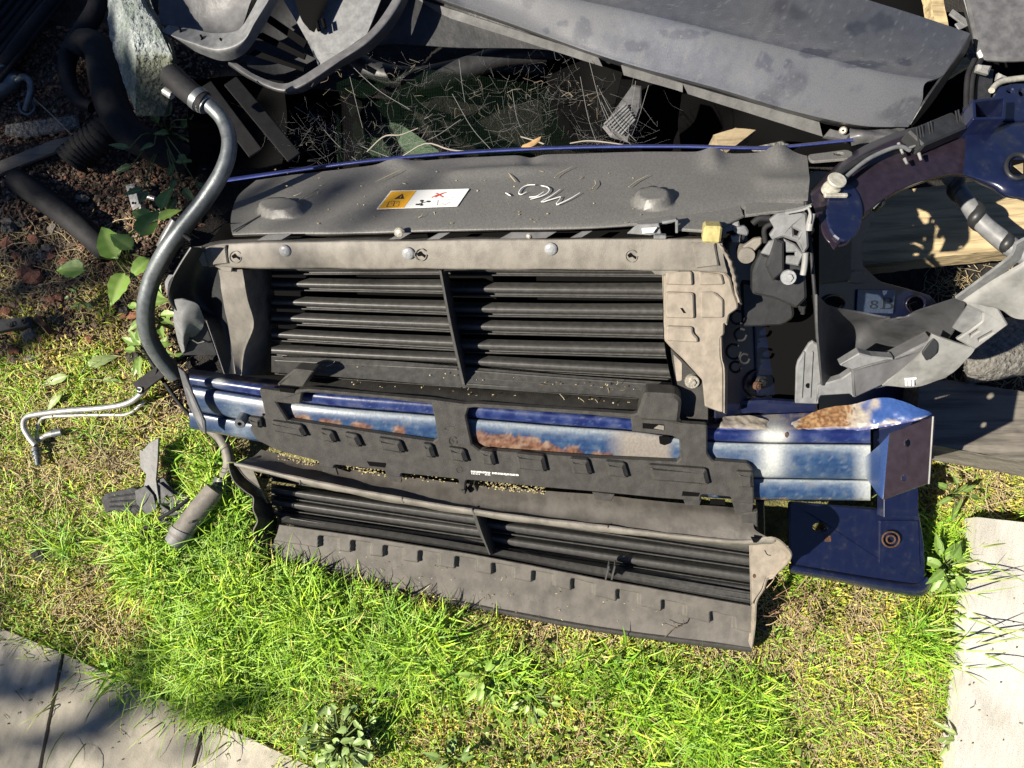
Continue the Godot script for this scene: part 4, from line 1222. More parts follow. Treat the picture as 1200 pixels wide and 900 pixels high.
func side_cluster(t: Node3D):
	# between flange and wing: latch bracket, horn, connectors, loose bits
	plate("cavity_back", M.void, t, PF, [838, 250, 960, 240, 960, 500, 846, 500], -0.12, 0.004)
	var g := Geo.new()
	var PB := sheet(900, 250, 1.062, 950, 246, 1.05, 925, 320, 1.085)
	var br := plate("latch_bracket", M.greyplastic, t, PB, [902, 258, 912, 250, 938, 247, 946, 250, 948, 290, 942, 298, 934, 284, 918, 278, 906, 282, 902, 276, 908, 268], 0.0, 0.012, 0.003, 2.0, [[930, 268, 938, 272, 936, 277, 931, 276]])
	plate("bracket_arm", M.greyplastic, br, PB, [892, 297, 902, 283, 912, 280, 911, 300, 904, 306, 902, 300], -0.004, 0.008, 0.002)
	plate("bracket_arm", M.greyplastic, br, PB, [919, 280, 932, 286, 942, 298, 936, 312, 919, 309, 921, 300, 932, 300, 932, 296, 921, 296], -0.006, 0.008, 0.002)
	plate("bracket_web", M.darkplastic, br, PB, [909, 279, 919, 284, 919, 318, 906, 330, 898, 312], 0.002, 0.02, 0.003)
	plate("bracket_body", M.darkplastic, br, PB, [882, 318, 892, 296, 908, 302, 944, 312, 946, 350, 934, 362, 906, 350, 882, 345], -0.018, 0.03, 0.004, 3.0)
	g.tube(spline(on(PB, [944, 296, 943, 310, 941, 322], 0.006), 8), [0.0045], 8)
	g.tube(spline(on(PB, [952, 250, 949, 262, 948, 270], 0.008), 8), [0.005], 8)
	part("bracket_rod", g, M.palegrey, br)
	g = Geo.new()
	strip(g, PB, [[920, 249, 0.012, 940, 245, 0.014, 950, 240, 0.014], [920, 246, 0.004, 940, 242, 0.004, 952, 238, 0.004]], 6, 1, 0.003)
	g.tube(spline(on(PB, [947, 243, 950, 252, 949, 262], 0.014), 8), [0.002], 6)
	part("bracket_edge", g, M.palegrey, br)
	bolt("grey_bolt", M.clip, br, PB, 924, 325, 0.004, 0.011)
	# yellow connector
	g = Geo.new()
	var c := PF.pt(834, 272, 0.012)
	g.box(Transform3D(frame(c, PF.n).basis, c), Vector3(0.026, 0.025, 0.03), 0.003)
	part("yellow_connector", g, M.yellow, t)
	# small parts in the cavity
	g = Geo.new()
	g.lathe(frame(PF.pt(874, 297, -0.03), PF.n), [0, 0.012, 0.012, 0.012, 0.013, 0.009, 0.013, -0.02], 18)
	part("washer_cap", g, M.bar, t)
	plate("cap_arm", M.bar, t, PF, [870, 290, 884, 280, 893, 279, 893, 286, 882, 298], -0.022, 0.008, 0.002, 2.0)
	plate("lever", M.greyplastic, t, PF, [858, 268, 874, 265, 878, 272, 876, 277, 862, 274], -0.012, 0.008, 0.002, 3.0)
	plate("lever", M.palegrey, t, PF, [856, 277, 868, 275, 867, 284, 858, 284], -0.02, 0.008, 0.001)
	plate("lever", M.greyplastic, t, PF, [845, 264, 866, 260, 868, 268, 852, 272, 847, 280], -0.02, 0.008, 0.002)
	g = Geo.new()
	g.tube(spline(on(PF, [882, 262, 890, 256, 902, 256], -0.01), 8), [0.005], 8)
	g.tube(spline(on(PF, [850, 300, 852, 285, 862, 276, 872, 277], -0.03), 10), [0.006], 8)
	g.tube(spline(on(PF, [905, 262, 896, 268, 897, 284], -0.02), 8), [0.004], 8)
	part("cavity_hose", g, M.rubber, t)
	for k in 4:
		g = Geo.new()
		g.tube(spline(on(PF, [932 + k * 3, 352 + k * 4, 938 + k, 356 + k * 4, 944 - k, 352 + k * 3], -0.02), 6), [0.004], 6)
		part("hose_bellow", g, M.rubber, t)
	plate("cavity_panel", M.darkplastic, t, PF, [868, 330, 926, 336, 932, 372, 918, 382, 870, 384], -0.055, 0.01, 0.004, 6.0)
	for p in [[864, 372, 10], [868, 392, 9], [860, 412, 11], [873, 420, 7], [862, 430, 8]]:
		g = Geo.new()
		g.tube(spline(on(PF, ring_px(p[0], p[1], p[2] * 0.8, 7), -0.05), 12), [0.0022], 6)
		part("wire_loop", g, M.rubber, t)
	g = Geo.new()
	g.tube(spline(onq(PF, [944, 236, -0.02, 950, 290, -0.015, 955, 350, -0.005, 958, 400, 0.0]), 20), [0.003], 6)
	part("guide_strip", g, M.darkplastic, t)
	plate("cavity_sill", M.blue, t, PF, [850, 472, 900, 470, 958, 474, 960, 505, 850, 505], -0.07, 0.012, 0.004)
	# grey headlight bracket reaching out to the right, lit and shaded greys painted in
	var hb := Node3D.new()
	hb.name = "headlight_bracket"
	t.add_child(hb)
	plate("bracket_foot", M.greyplastic, hb, PF, [933, 432, 935, 424, 948, 403, 953, 400, 961, 405, 964, 440, 958, 474, 932, 473], 0.018, 0.006, 0.002, 1.0)
	g = Geo.new()
	strip(g, PF, [[957, 345, 0.05, 975, 360, 0.0, 1010, 368, -0.02, 1045, 373, -0.004, 1085, 362, 0.025, 1130, 347, 0.066],
		[958, 385, 0.055, 976, 388, -0.035, 1010, 386, -0.06, 1045, 377, 0.0, 1088, 378, 0.005, 1132, 354, 0.062],
		[961, 420, 0.05, 978, 425, -0.035, 1010, 418, -0.06, 1050, 408, -0.05, 1090, 397, -0.005, 1118, 386, 0.03],
		[964, 452, 0.03, 985, 450, -0.01, 1005, 455, -0.03, 1036, 452, -0.02, 1066, 438, -0.01, 1096, 414, 0.012]], 44, 6, 0.003, func(u, v, p): return 0.002 * nv(p, 12))
	part("bracket_body", g, M.shaded_grey, hb)  # same grey moulding, its shaded hollow painted dark
	for x in [942.0, 952.0]:
		g = Geo.new()
		beam(g, PF.pt(x, 412, 0.0185), PF.pt(x - 3, 466, 0.0185), 0.0025, 0.004, PF.n)
		part("foot_rib", g, M.greyplastic, hb)
	plate("foot_hole", M.void, hb, PF, ring_px(947, 452, 3, 10), 0.0185, 0.001, 0.0)
	plate("bracket_block", M.liner, hb, PF, [998, 433, 1020, 426, 1047, 421, 1092, 398, 1086, 412, 1060, 438, 1034, 452, 1001, 467], 0.03, 0.03, 0.003, 1.5)
	plate("block_top", M.greyplastic, hb, PF, [984, 428, 1007, 414, 1022, 418, 1048, 420, 1022, 427, 999, 434], 0.034, 0.02, 0.002, 1.0)
	plate("bracket_ledge", M.greyplastic, hb, PF, [957, 474, 958, 452, 986, 444, 999, 435, 1001, 466, 996, 462, 962, 464], 0.024, 0.016, 0.002, 1.0)
	g = Geo.new()
	var ey2 := func(u, v, p): return 0.0015 * nv(p, 150)
	strip(g, PF, [[1092, 391, 0.062, 1115, 400, 0.06, 1143, 409, 0.058], [1080, 412, 0.052, 1105, 420, 0.05, 1138, 416, 0.054], [1060, 432, 0.042, 1090, 438, 0.038, 1120, 434, 0.042], [1034, 452, 0.03, 1075, 453, 0.026, 1108, 443, 0.03]], 16, 4, 0.003, ey2)
	part("bracket_wing", g, M.palegrey, hb)
	plate("wing_notch", M.darkplastic, hb, PF, [1094, 395, 1100, 402, 1098, 414, 1086, 424, 1080, 414], 0.062, 0.003, 0.001, 3.0)
	g = Geo.new()
	for k in 3: beam(g, PF.pt(1062 + k * 4, 443, 0.034), PF.pt(1062 + k * 4, 452, 0.034), 0.003, 0.004, PF.n)
	beam(g, PF.pt(1060, 444, 0.034), PF.pt(1074, 443, 0.034), 0.003, 0.004, PF.n)
	part("wing_clip", g, M.white, hb)
	plate("bracket_tray", M.palegrey, hb, PF, [1132, 348, 1146, 352, 1168, 357, 1182, 381, 1143, 410, 1121, 398, 1136, 388, 1151, 377, 1152, 367, 1134, 358], 0.072, 0.006, 0.002, 1.5, [[1137, 392, 1146, 386, 1147, 388, 1138, 394], [1147, 397, 1163, 388, 1164, 390, 1148, 399]])
	g = Geo.new()
	strip(g, PF, [[1134, 358, 0.07, 1152, 368, 0.07, 1151, 377, 0.07], [1116, 384, 0.05, 1128, 390, 0.05, 1136, 388, 0.06]], 8, 1, 0.003)
	part("tray_wall", g, M.greyplastic, hb)
	g = Geo.new()
	strip(g, PF, [[1128, 352, 0.07, 1160, 330, 0.09, 1190, 312, 0.11, 1214, 296, 0.12], [1136, 356, 0.074, 1165, 338, 0.094, 1192, 320, 0.114, 1214, 312, 0.12], [1150, 357, 0.074, 1180, 352, 0.09, 1200, 340, 0.1, 1214, 338, 0.11], [1172, 362, 0.07, 1190, 372, 0.08, 1205, 374, 0.09, 1214, 372, 0.1]], 16, 4, 0.003, ey2)
	part("bracket_arm", g, M.palegrey, hb)
	g = Geo.new()
	strip(g, PF, [[1120, 350, 0.072, 1150, 328, 0.092, 1186, 300, 0.115, 1192, 286, 0.118, 1214, 276, 0.125], [1128, 353, 0.066, 1158, 333, 0.084, 1194, 306, 0.105, 1200, 292, 0.108, 1214, 286, 0.115]], 18, 2, 0.004)
	part("arm_edge", g, M.greyplastic, hb)

# ------------------------------------------------------------------ ground, grass and the other things
var PAVE := [-20, 735, 43, 755, 75, 768, 240, 842, 277, 853, 330, 878, 365, 905, 385, 960, 300, 1200, -300, 1200, -300, 700]
var PLANK := [1145, 605, 1215, 614, 1295, 620, 1250, 1165, 1094, 1165]

func wild(p: Vector2) -> Dictionary:
	# what grows where: shares of bare soil, dead straw, moss and grass at a place of the ground
	var n := nz.get_noise_2d(p.x * 1.1, p.y * 1.1) * 1.6
	var n2 := nz.get_noise_2d(p.x * 3.1 + 400, p.y * 3.1) * 1.6
	var soil := smoothstep(60, -40, p.y - 400.0 + maxf(0.0, p.x - 150) * 0.35 + n * 70)
	var blob := func(x, y, rx, ry): return exp(-pow((p.x - x) / rx, 2) - pow((p.y - y) / ry, 2))
	var lush: float = blob.call(330, 720, 130, 85) + 0.9 * blob.call(230, 800, 90, 60) + 0.7 * blob.call(160, 640, 90, 45) + 0.8 * blob.call(290, 560, 60, 70) + 0.5 * blob.call(470, 760, 90, 60) + 0.85 * blob.call(820, 850, 80, 60) + 0.75 * blob.call(1085, 740, 45, 70) + 0.6 * blob.call(1110, 640, 30, 60) + 0.45 * blob.call(60, 720, 60, 30) + 0.2 * blob.call(920, 840, 60, 50) + 0.55 * blob.call(640, 790, 110, 45) + 0.15 * blob.call(1000, 780, 70, 40)
	var gaps: float = blob.call(110, 690, 40, 28) + blob.call(60, 725, 50, 18) * 0.5 + blob.call(390, 770, 24, 30) * 0.6 + blob.call(140, 745, 40, 20) * 0.8 + blob.call(640, 745, 35, 22) * 0.7 + blob.call(560, 850, 60, 35) * 0.6 + blob.call(980, 715, 90, 40) * 0.9 + blob.call(1125, 800, 14, 90) * 0.5 + blob.call(120, 540, 40, 22) * 0.7 + blob.call(690, 870, 60, 25) * 0.5
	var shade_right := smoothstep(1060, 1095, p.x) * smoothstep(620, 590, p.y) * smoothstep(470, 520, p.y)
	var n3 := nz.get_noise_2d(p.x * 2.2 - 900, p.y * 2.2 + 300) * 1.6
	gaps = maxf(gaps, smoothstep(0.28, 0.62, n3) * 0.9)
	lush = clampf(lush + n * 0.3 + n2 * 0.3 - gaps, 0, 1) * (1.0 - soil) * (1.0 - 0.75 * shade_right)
	var straw: float = clampf(blob.call(110, 560, 170, 110) * 0.9 + blob.call(640, 740, 60, 40) * 0.8 + blob.call(880, 770, 90, 40) * 0.7 + blob.call(700, 860, 110, 40) * 0.5 + blob.call(980, 840, 110, 70) * 0.75 + blob.call(385, 775, 30, 35) + n2 * 0.3 + 0.1, 0, 1) * (1.0 - 0.9 * soil)
	var moss := clampf(0.7 + n2 * 0.6 - gaps * 0.6, 0, 1) * (1.0 - soil) * (1.0 - 0.8 * shade_right)
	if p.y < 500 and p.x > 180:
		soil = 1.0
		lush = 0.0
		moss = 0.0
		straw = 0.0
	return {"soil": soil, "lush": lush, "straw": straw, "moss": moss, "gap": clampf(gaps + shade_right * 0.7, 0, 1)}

func ground_height(x: float, z: float) -> float:
	var s := seen(Vector3(x, 0, z))
	var h := 0.010 * nz.get_noise_2d(x * 700, z * 700) + 0.006 * nz.get_noise_2d(x * 3500, z * 3500) - 0.008
	h += 0.03 * exp(-pow((x - 0.62) / 0.12, 2) - pow((z - 0.02) / 0.1, 2))
	return h

func make_ground():
	var g := Geo.new()
	var rows := []
	var cols := []
	var x0 := -1.7
	var nx := 290
	var nzz := 220
	var st := 0.012
	for r in nzz:
		var line := PackedVector3Array()
		var cl := []
		for k in nx:
			var x := x0 + k * st
			var z := 0.85 - r * st
			var edge := minf(minf(k, nx - 1 - k), minf(r, nzz - 1 - r)) / 8.0
			var p := Vector3(x, ground_height(x, z) * clampf(edge, 0, 1) - 0.004 * (1.0 - clampf(edge, 0, 1)), z)
			line.append(p)
			cl.append(soil_colour(p))
		rows.append(line)
		cols.append(cl)
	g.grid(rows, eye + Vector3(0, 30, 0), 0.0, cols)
	# the rest of the yard out to the horizon
	var X0: float = x0
	var X1: float = x0 + (nx - 1) * st
	var Z0 := 0.85
	var Z1: float = 0.85 - (nzz - 1) * st
	g.hue = Color(0.11, 0.115, 0.04)
	for b in [[-60, X0, -60, 60], [X1, 60, -60, 60], [X0, X1, Z0, 60], [X0, X1, -60, Z1]]:
		g.face([Vector3(b[0], -0.004, b[2]), Vector3(b[1], -0.004, b[2]), Vector3(b[1], -0.004, b[3]), Vector3(b[0], -0.004, b[3])], Vector3.UP)
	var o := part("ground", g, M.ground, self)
	o.set_meta("kind", "structure")
	o.set_meta("label", "uneven ground of dark soil, dead straw and moss")

func soil_colour(p: Vector3) -> Color:
	var s := seen(p)
	var w := wild(s)
	var n1 := nv(p, 500)
	var n2 := nv(p + Vector3(9, 0, 2), 1400)
	var c := Color(0.085, 0.062, 0.042).lerp(Color(0.16, 0.115, 0.08), clampf(0.5 + n1, 0, 1))
	c = c.lerp(Color(0.20, 0.10, 0.065), clampf(n2 * 0.7, 0, 0.6) * smoothstep(260, 330, s.y) * smoothstep(260, 100, s.x))
	var turf := Color(0.21, 0.185, 0.075).lerp(Color(0.22, 0.23, 0.05), clampf(w.moss + n2 * 0.3, 0, 1)).lerp(Color(0.46, 0.38, 0.22), w.straw * 0.85)
	c = c.lerp(turf, 1.0 - w.soil)
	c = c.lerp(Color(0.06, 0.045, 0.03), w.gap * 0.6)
	if s.x > 180 and s.y < 480: c = Color(0.03, 0.026, 0.022)  # ground under car and scrap near black: their shade put into the colour
	return c

func inside(p: Vector2, l: PackedVector2Array) -> bool:
	return Geometry2D.is_point_in_polygon(p, l)

func blade(g: Geo, at: Vector3, dir: float, length: float, width: float, bend: float, col: Color, seg := 4):
	var side := Vector3(-sin(dir), 0, cos(dir))
	var out := Vector3(cos(dir), 0, sin(dir))
	var a := g.v.size()
	var p := at
	var pitch := PI / 2 - bend * 0.25
	for k in seg + 1:
		var f := float(k) / seg
		var w := side * width * 0.5 * (1.0 - pow(f, 2.2) * 0.92)
		var t := out * cos(pitch) + Vector3.UP * sin(pitch)
		var n := side.cross(t).normalized()
		if n.y < 0: n = -n
		g.add(p - w, (n - side * 0.35).normalized(), col)
		g.add(p + w, (n + side * 0.35).normalized(), col)
		p += t * length / seg
		pitch -= bend / seg
	for k in seg:
		var b := a + 2 * k
		g.tri(b, b + 1, b + 2)
		g.tri(b + 1, b + 3, b + 2)

func tuft(count: int, length: float, width: float, spread: float, bend: Vector2, hues: Array) -> ArrayMesh:
	var g := Geo.new()
	for k in count:
		var a := rng.randf() * TAU
		var at := Vector3(rng.randfn(0, spread), -0.004, rng.randfn(0, spread))
		blade(g, at, a, length * rng.randf_range(0.45, 1.15), width * rng.randf_range(0.7, 1.25), rng.randf_range(bend.x, bend.y), (hues[rng.randi() % hues.size()] as Color).lerp(hues[0], rng.randf() * 0.5))
	return g.mesh()

func straws(count: int, length: float, spread: float) -> ArrayMesh:      # dead stalks lying about
	var g := Geo.new()
	for k in count:
		var a := rng.randf() * TAU
		var l := length * rng.randf_range(0.4, 1.2)
		var p := Vector3(rng.randfn(0, spread), rng.randf_range(0.001, 0.012), rng.randfn(0, spread))
		var d := Vector3(cos(a), rng.randf_range(-0.12, 0.2), sin(a)) * l
		var s := Vector3(-sin(a), 0, cos(a)) * l * rng.randf_range(-0.25, 0.25)
		g.hue = Color(0.58, 0.49, 0.30).lerp(Color(0.32, 0.24, 0.12), rng.randf())
		g.tube(PackedVector3Array([p - d / 2, p + s * 0.5, p + d / 2]), [0.0008, 0.0006], 3, false)
	return g.mesh()

func mossy(count: int, size: float, spread: float) -> ArrayMesh:         # a cushion of tiny leaves
	var g := Geo.new()
	for k in count:
		var a := rng.randf() * TAU
		var c := Color(0.33, 0.36, 0.045).lerp(Color(0.44, 0.40, 0.10), rng.randf()).lerp(Color(0.15, 0.23, 0.03), rng.randf() * 0.5)
		blade(g, Vector3(rng.randfn(0, spread), 0.0, rng.randfn(0, spread)), a, size * rng.randf_range(0.5, 1.3), size * 0.3, rng.randf_range(0.3, 1.6), c, 2)
	return g.mesh()

func clover(count: int, size: float, spread: float) -> ArrayMesh:        # small round leaves on short stalks
	var g := Geo.new()
	for k in count:
		var p := Vector3(rng.randfn(0, spread), rng.randf_range(0.006, 0.028), rng.randfn(0, spread))
		var c := Color(0.11, 0.19, 0.035).lerp(Color(0.20, 0.27, 0.06), rng.randf())
		var t := Basis.from_euler(Vector3(rng.randf_range(-0.6, 0.6), rng.randf() * TAU, rng.randf_range(-0.6, 0.6)))
		var s := size * rng.randf_range(0.6, 1.3)
		var pts := []
		for j in 8: pts.append(p + t * Vector3(s * cos(TAU * j / 8) * 0.8, 0.0015 * (j % 2), s * sin(TAU * j / 8)))
		g.hue = c
		g.face(pts, Vector3.UP)
		g.tube(PackedVector3Array([p, Vector3(p.x * 0.8, 0, p.z * 0.8)]), [0.0005], 3, false)
	return g.mesh()

func scatter(called: String, label: String, meshes: Array, m: Material, tries: int, x: Vector2, z: Vector2, want, size: Vector2, tint: Array):
	# every mesh is one MultiMesh under the one object
	var root := Node3D.new()
	root.name = called
	add_child(root)
	root.set_meta("kind", "stuff")
	root.set_meta("label", label)
	var pave := v2(PAVE)
	var plank := v2(PLANK)
	var lists := []
	for k in meshes.size(): lists.append([])
	for k in tries:
		var p := Vector3(rng.randf_range(x.x, x.y), 0, rng.randf_range(z.x, z.y))
		var s := seen(p)
		var r := rng.randf()
		var w := wild(s)
		if r > want.call(s, w): continue
		if inside(s, pave) or inside(s, plank): continue
		if under_car(s): continue
		p.y = ground_height(p.x, p.z)
		var k2 := rng.randf_range(size.x, size.y)
		var b := Basis.from_euler(Vector3(rng.randf_range(-0.15, 0.15), rng.randf() * TAU, rng.randf_range(-0.15, 0.15))).scaled(Vector3(k2, k2 * rng.randf_range(0.8, 1.2), k2))
		var n := clampf(0.5 + nv(p, 130) + rng.randf_range(-0.3, 0.3), 0, 1)
		lists[rng.randi() % meshes.size()].append([Transform3D(b, p), (tint[0] as Color).lerp(tint[1], n)])
	for k in meshes.size():
		var mm := MultiMesh.new()
		mm.transform_format = MultiMesh.TRANSFORM_3D
		mm.use_colors = true
		mm.mesh = meshes[k]
		mm.instance_count = lists[k].size()
		for j in lists[k].size():
			mm.set_instance_transform(j, lists[k][j][0])
			mm.set_instance_color(j, lists[k][j][1])
		var o := MultiMeshInstance3D.new()
		o.name = called + "_tufts"
		o.multimesh = mm
		o.material_override = m
		o.set_meta("kind", "stuff")
		root.add_child(o, true)
	print(called, " ", lists.map(func(l): return l.size()))

var car_line := PackedVector2Array()
func under_car(s: Vector2) -> bool:
	if car_line.is_empty(): car_line = v2([250, 470, 262, 535, 284, 590, 290, 625, 304, 668, 450, 708, 565, 728, 700, 748, 884, 772, 894, 715, 930, 660, 1085, 690, 1090, 560, 1100, 470, 1000, 150, 300, 180, 190, 300, 205, 420])
	return inside(s, car_line)

func growth():
	var greens := [Color(0.24, 0.45, 0.03), Color(0.34, 0.52, 0.04), Color(0.14, 0.33, 0.03), Color(0.24, 0.42, 0.04), Color(0.40, 0.50, 0.06), Color(0.17, 0.38, 0.03), Color(0.50, 0.44, 0.17)]
	var long := [tuft(16, 0.085, 0.0028, 0.012, Vector2(0.5, 1.9), greens), tuft(12, 0.115, 0.0022, 0.016, Vector2(0.9, 2.6), greens), tuft(9, 0.07, 0.0052, 0.012, Vector2(0.4, 1.7), greens), tuft(22, 0.055, 0.0016, 0.010, Vector2(0.3, 1.8), greens)]
	var short := [tuft(18, 0.04, 0.0022, 0.013, Vector2(0.3, 1.9), greens), tuft(18, 0.05, 0.002, 0.016, Vector2(0.5, 2.2), greens)]
	var X := Vector2(-1.5, 1.65)
	var Z := Vector2(-0.78, 0.8)
	scatter("grass", "bright green grass growing around the car front end", long, M.grass, 130000, X, Z, func(s, w): return smoothstep(0.3, 0.95, w.lush) * 0.6, Vector2(0.6, 1.15), [Color(0.7, 0.78, 0.75), Color(1.45, 1.3, 1.2)])
	scatter("short_grass", "short yellow green grass in the moss", short, M.grass, 116000, X, Z, func(s, w): return clampf(w.lush * 0.5 + w.moss * 0.4 - w.straw * 0.2, 0, 1) * (1.0 - w.soil) * (1.0 - w.gap * 0.6), Vector2(0.5, 1.2), [Color(0.8, 0.85, 0.7), Color(1.5, 1.35, 1.25)])
	scatter("moss", "yellow green moss cushions on the ground", [mossy(60, 0.010, 0.016), mossy(50, 0.013, 0.02)], M.grass, 75000, X, Z, func(s, w): return w.moss * (1.0 - w.lush * 0.45), Vector2(0.6, 1.4), [Color(0.85, 0.9, 0.75), Color(1.7, 1.4, 1.3)])
	scatter("dead_straw", "pale dead straw lying flat between the moss", [straws(16, 0.05, 0.022), straws(14, 0.07, 0.03)], M.straw, 60000, X, Z, func(s, w): return clampf(w.straw * 0.8 + 0.10, 0, 1) * (1.0 - w.soil * 0.75) + 0.05 * w.soil * smoothstep(230, 200, s.x), Vector2(0.6, 1.2), [Color(0.8, 0.8, 0.8), Color(1.2, 1.2, 1.15)])
	scatter("clover", "small round clover leaves in the lawn", [clover(14, 0.0042, 0.018), clover(10, 0.0055, 0.022)], M.leafy, 1300, Vector2(-0.5, 1.0), Vector2(-0.2, 0.5), func(s, w): return 0.55 * smoothstep(400, 470, s.x) * smoothstep(1000, 900, s.x) * smoothstep(715, 760, s.y), Vector2(0.7, 1.3), [Color(0.8, 0.85, 0.8), Color(1.2, 1.1, 1.0)])
	# rubble on the bare soil
	var crumbs := []
	for k in 3:
		var g := Geo.new()
		for j in 16:
			var p := Vector3(rng.randfn(0, 0.022), rng.randf_range(0, 0.005), rng.randfn(0, 0.022))
			var cs := [Color(0.27, 0.135, 0.085), Color(0.17, 0.115, 0.075), Color(0.10, 0.075, 0.05), Color(0.30, 0.25, 0.19), Color(0.12, 0.075, 0.05)]
			g.hue = cs[rng.randi() % 5]
			g.lump(Transform3D(Basis.from_euler(Vector3(rng.randf() * 6, rng.randf() * 6, 0)).scaled(Vector3(rng.randf_range(0.0015, 0.0065), rng.randf_range(0.001, 0.003), rng.randf_range(0.0015, 0.004))), p), 0.4, nz, p, 3)
		crumbs.append(g.mesh())
	scatter("soil_crumbs", "crumbs of brick, bark and soil on the bare ground", crumbs, M.straw, 5500, Vector2(-1.3, -0.5), Vector2(-1.3, 0.05), func(s, w): return w.soil * smoothstep(250, 190, s.x) * 0.5 + 0.03 * w.gap, Vector2(0.5, 1.5), [Color(0.7, 0.7, 0.7), Color(1.1, 1.0, 1.0)])
	# brick and bark pieces one can pick out
	var n := 0
	var which := ["the largest of the heap beside the left edge", "leaning against the largest one", "just above the rusty scrap", "at the very left edge above the metal strap", "lying on top of the rusty scrap's upper edge", "directly under the metal strap", "right below the end of the rusty scrap", "in the sun at the left edge below the strap", "below the leftmost sunlit one", "tucked right of the rusty scrap's tip", "high on the slope below the black slanted pipe", "halfway between slanted pipe and brick heap", "left of the brick heap's top", "right of the slanted pipe's upper half", "beside it, nearest the hinge", "between slanted pipe and large weed", "beside the foil scrap", "in the sun left of the limp weed", "just left of the limp weed's upper leaf", "in the moss patch right of the rusty scrap", "on dark soil above the moss patch", "above the heap, below the slanted pipe", "right of the one below the slanted pipe", "at the left edge above the foil scrap", "touching the small grey pebble by the curved pipe", "between pebble and curved pipe", "right under the lower end of the slanted pipe", "under the middle of the slanted pipe", "lowest of all, near the limp weed", "above the largest brick of the heap", "cut off by the left edge under the strap", "at the lower tip of the slanted pipe"]
	for b in [[29, 318, 16], [40, 325, 18], [52, 352, 8], [8, 365, 12], [60, 350, 10], [35, 392, 14], [47, 396, 9], [15, 412, 10], [16, 422, 9], [70, 348, 9], [38, 280, 10], [55, 290, 9], [20, 300, 9], [96, 232, 10], [115, 232, 9], [110, 262, 8], [10, 285, 14], [36, 420, 9], [48, 410, 7], [104, 398, 9], [112, 380, 7], [60, 300, 10], [75, 305, 9], [8, 260, 9], [145, 368, 9], [155, 370, 10], [84, 286, 10], [62, 268, 12], [25, 440, 8], [48, 300, 8], [12, 388, 9], [96, 288, 7]]:
		var g := Geo.new()
		var red: bool = n % 3 != 2 and b[1] > 270
		g.hue = Color(0.34, 0.155, 0.10) if red else [Color(0.26, 0.19, 0.13), Color(0.36, 0.31, 0.25)][n % 2]
		if b[1] > 360 and red: g.hue = Color(0.42, 0.19, 0.10)
		var s := b[2] * 0.00125 as float
		var p := G(b[0], b[1], s * 0.3)
		g.lump(Transform3D(Basis.from_euler(Vector3(rng.randf_range(-0.3, 0.3), rng.randf() * TAU, rng.randf_range(-0.3, 0.3))).scaled(Vector3(s * 1.1, s * 0.5, s * 0.8)), p), 0.35, nz, p * 7, 4)
		var kind := "brick" if red else ("bark" if n % 2 == 0 else "stone")
		single(kind + "_chip", g, M.brick, {"brick": "reddish brick chip ", "bark": "brown bark chip ", "stone": "pale stone chip "}[kind] + which[n], kind + " chip", kind + " chips on the bare soil")
		n += 1

func leaf_mesh(length: float, width: float, curl: float, hue: Color) -> ArrayMesh:
	var g := Geo.new()
	var rows := []
	var cols := []
	for k in 9:
		var f := k / 8.0
		var w := width * sin(PI * pow(f, 0.66)) * 0.45 + 0.0004
		var line := PackedVector3Array()
		var cl := []
		for j in 7:
			var s := (j - 3) / 3.0
			var jag := 1.0 + (0.05 * (1 if k % 2 == 0 else -1) if absi(j - 3) == 3 else 0.0)
			line.append(Vector3(s * w * jag, absf(s) * w * 0.35 - curl * length * f * f - 0.012 * length * (1 if k % 2 == 0 else 0) * absf(s), -length * f))
			cl.append(hue.lerp(Color(0.30, 0.36, 0.14), 0.55 if j == 3 else (0.18 if k % 2 == 0 else 0.0)))
		rows.append(line)
		cols.append(cl)
	g.grid(rows, Vector3(0, 5, -length / 2), 0.0, cols)
	return g.mesh()

func plant(called: String, label: String, category: String, at: Vector3, leaves: Array, hue: Color, group := ""):
	# leaves: [dx, dy, dz, heading, pitch, length, width]
	var t := thing(called, label, category, at, group)
	var g := Geo.new()
	g.hue = Color(0.12, 0.16, 0.05)
	for l in leaves:
		var p := at + Vector3(l[0], l[1], l[2])
		g.tube(spline(PackedVector3Array([at + Vector3(0, -0.01, 0), at + Vector3(l[0] * 0.4, l[1] * 0.75, l[2] * 0.4), p]), 8), [0.0022, 0.0012], 5)
	part("stem", g, M.leafy, t)
	for l in leaves:
		var o := MeshInstance3D.new()
		o.name = "leaf"
		o.mesh = leaf_mesh(l[5], l[6], rng.randf_range(0.05, 0.3), hue.lerp(Color(0.2, 0.27, 0.06), rng.randf() * 0.35))
		o.material_override = M.leafy
		o.position = Vector3(l[0], l[1], l[2])
		o.rotation = Vector3(l[4], l[3], rng.randf_range(-0.3, 0.3))
		t.add_child(o, true)

func weed(called: String, label: String, category: String, at: Vector3, count: int, high: float, size: float, spread: float, hue: Color, group := ""):
	var l := []
	for k in count:
		var a := rng.randf() * TAU
		var f := rng.randf_range(0.25, 1.0)
		l.append([sin(a) * spread * f * -1.0, high * rng.randf_range(0.35, 1.0), -cos(a) * spread * f, a + rng.randf_range(-0.4, 0.4), rng.randf_range(-0.3, 0.4), size * rng.randf_range(0.6, 1.2), size * rng.randf_range(0.3, 0.5)])
	plant(called, label, category, at, l, hue, group)

func pipe(called: String, pts: PackedVector3Array, radii: Array, m: Material, label: String, category: String, n := 40, sides := 14, group := "") -> MeshInstance3D:
	var g := Geo.new()
	g.tube(spline(pts, n), radii, sides)
	return single(called, g, m, label, category, group)

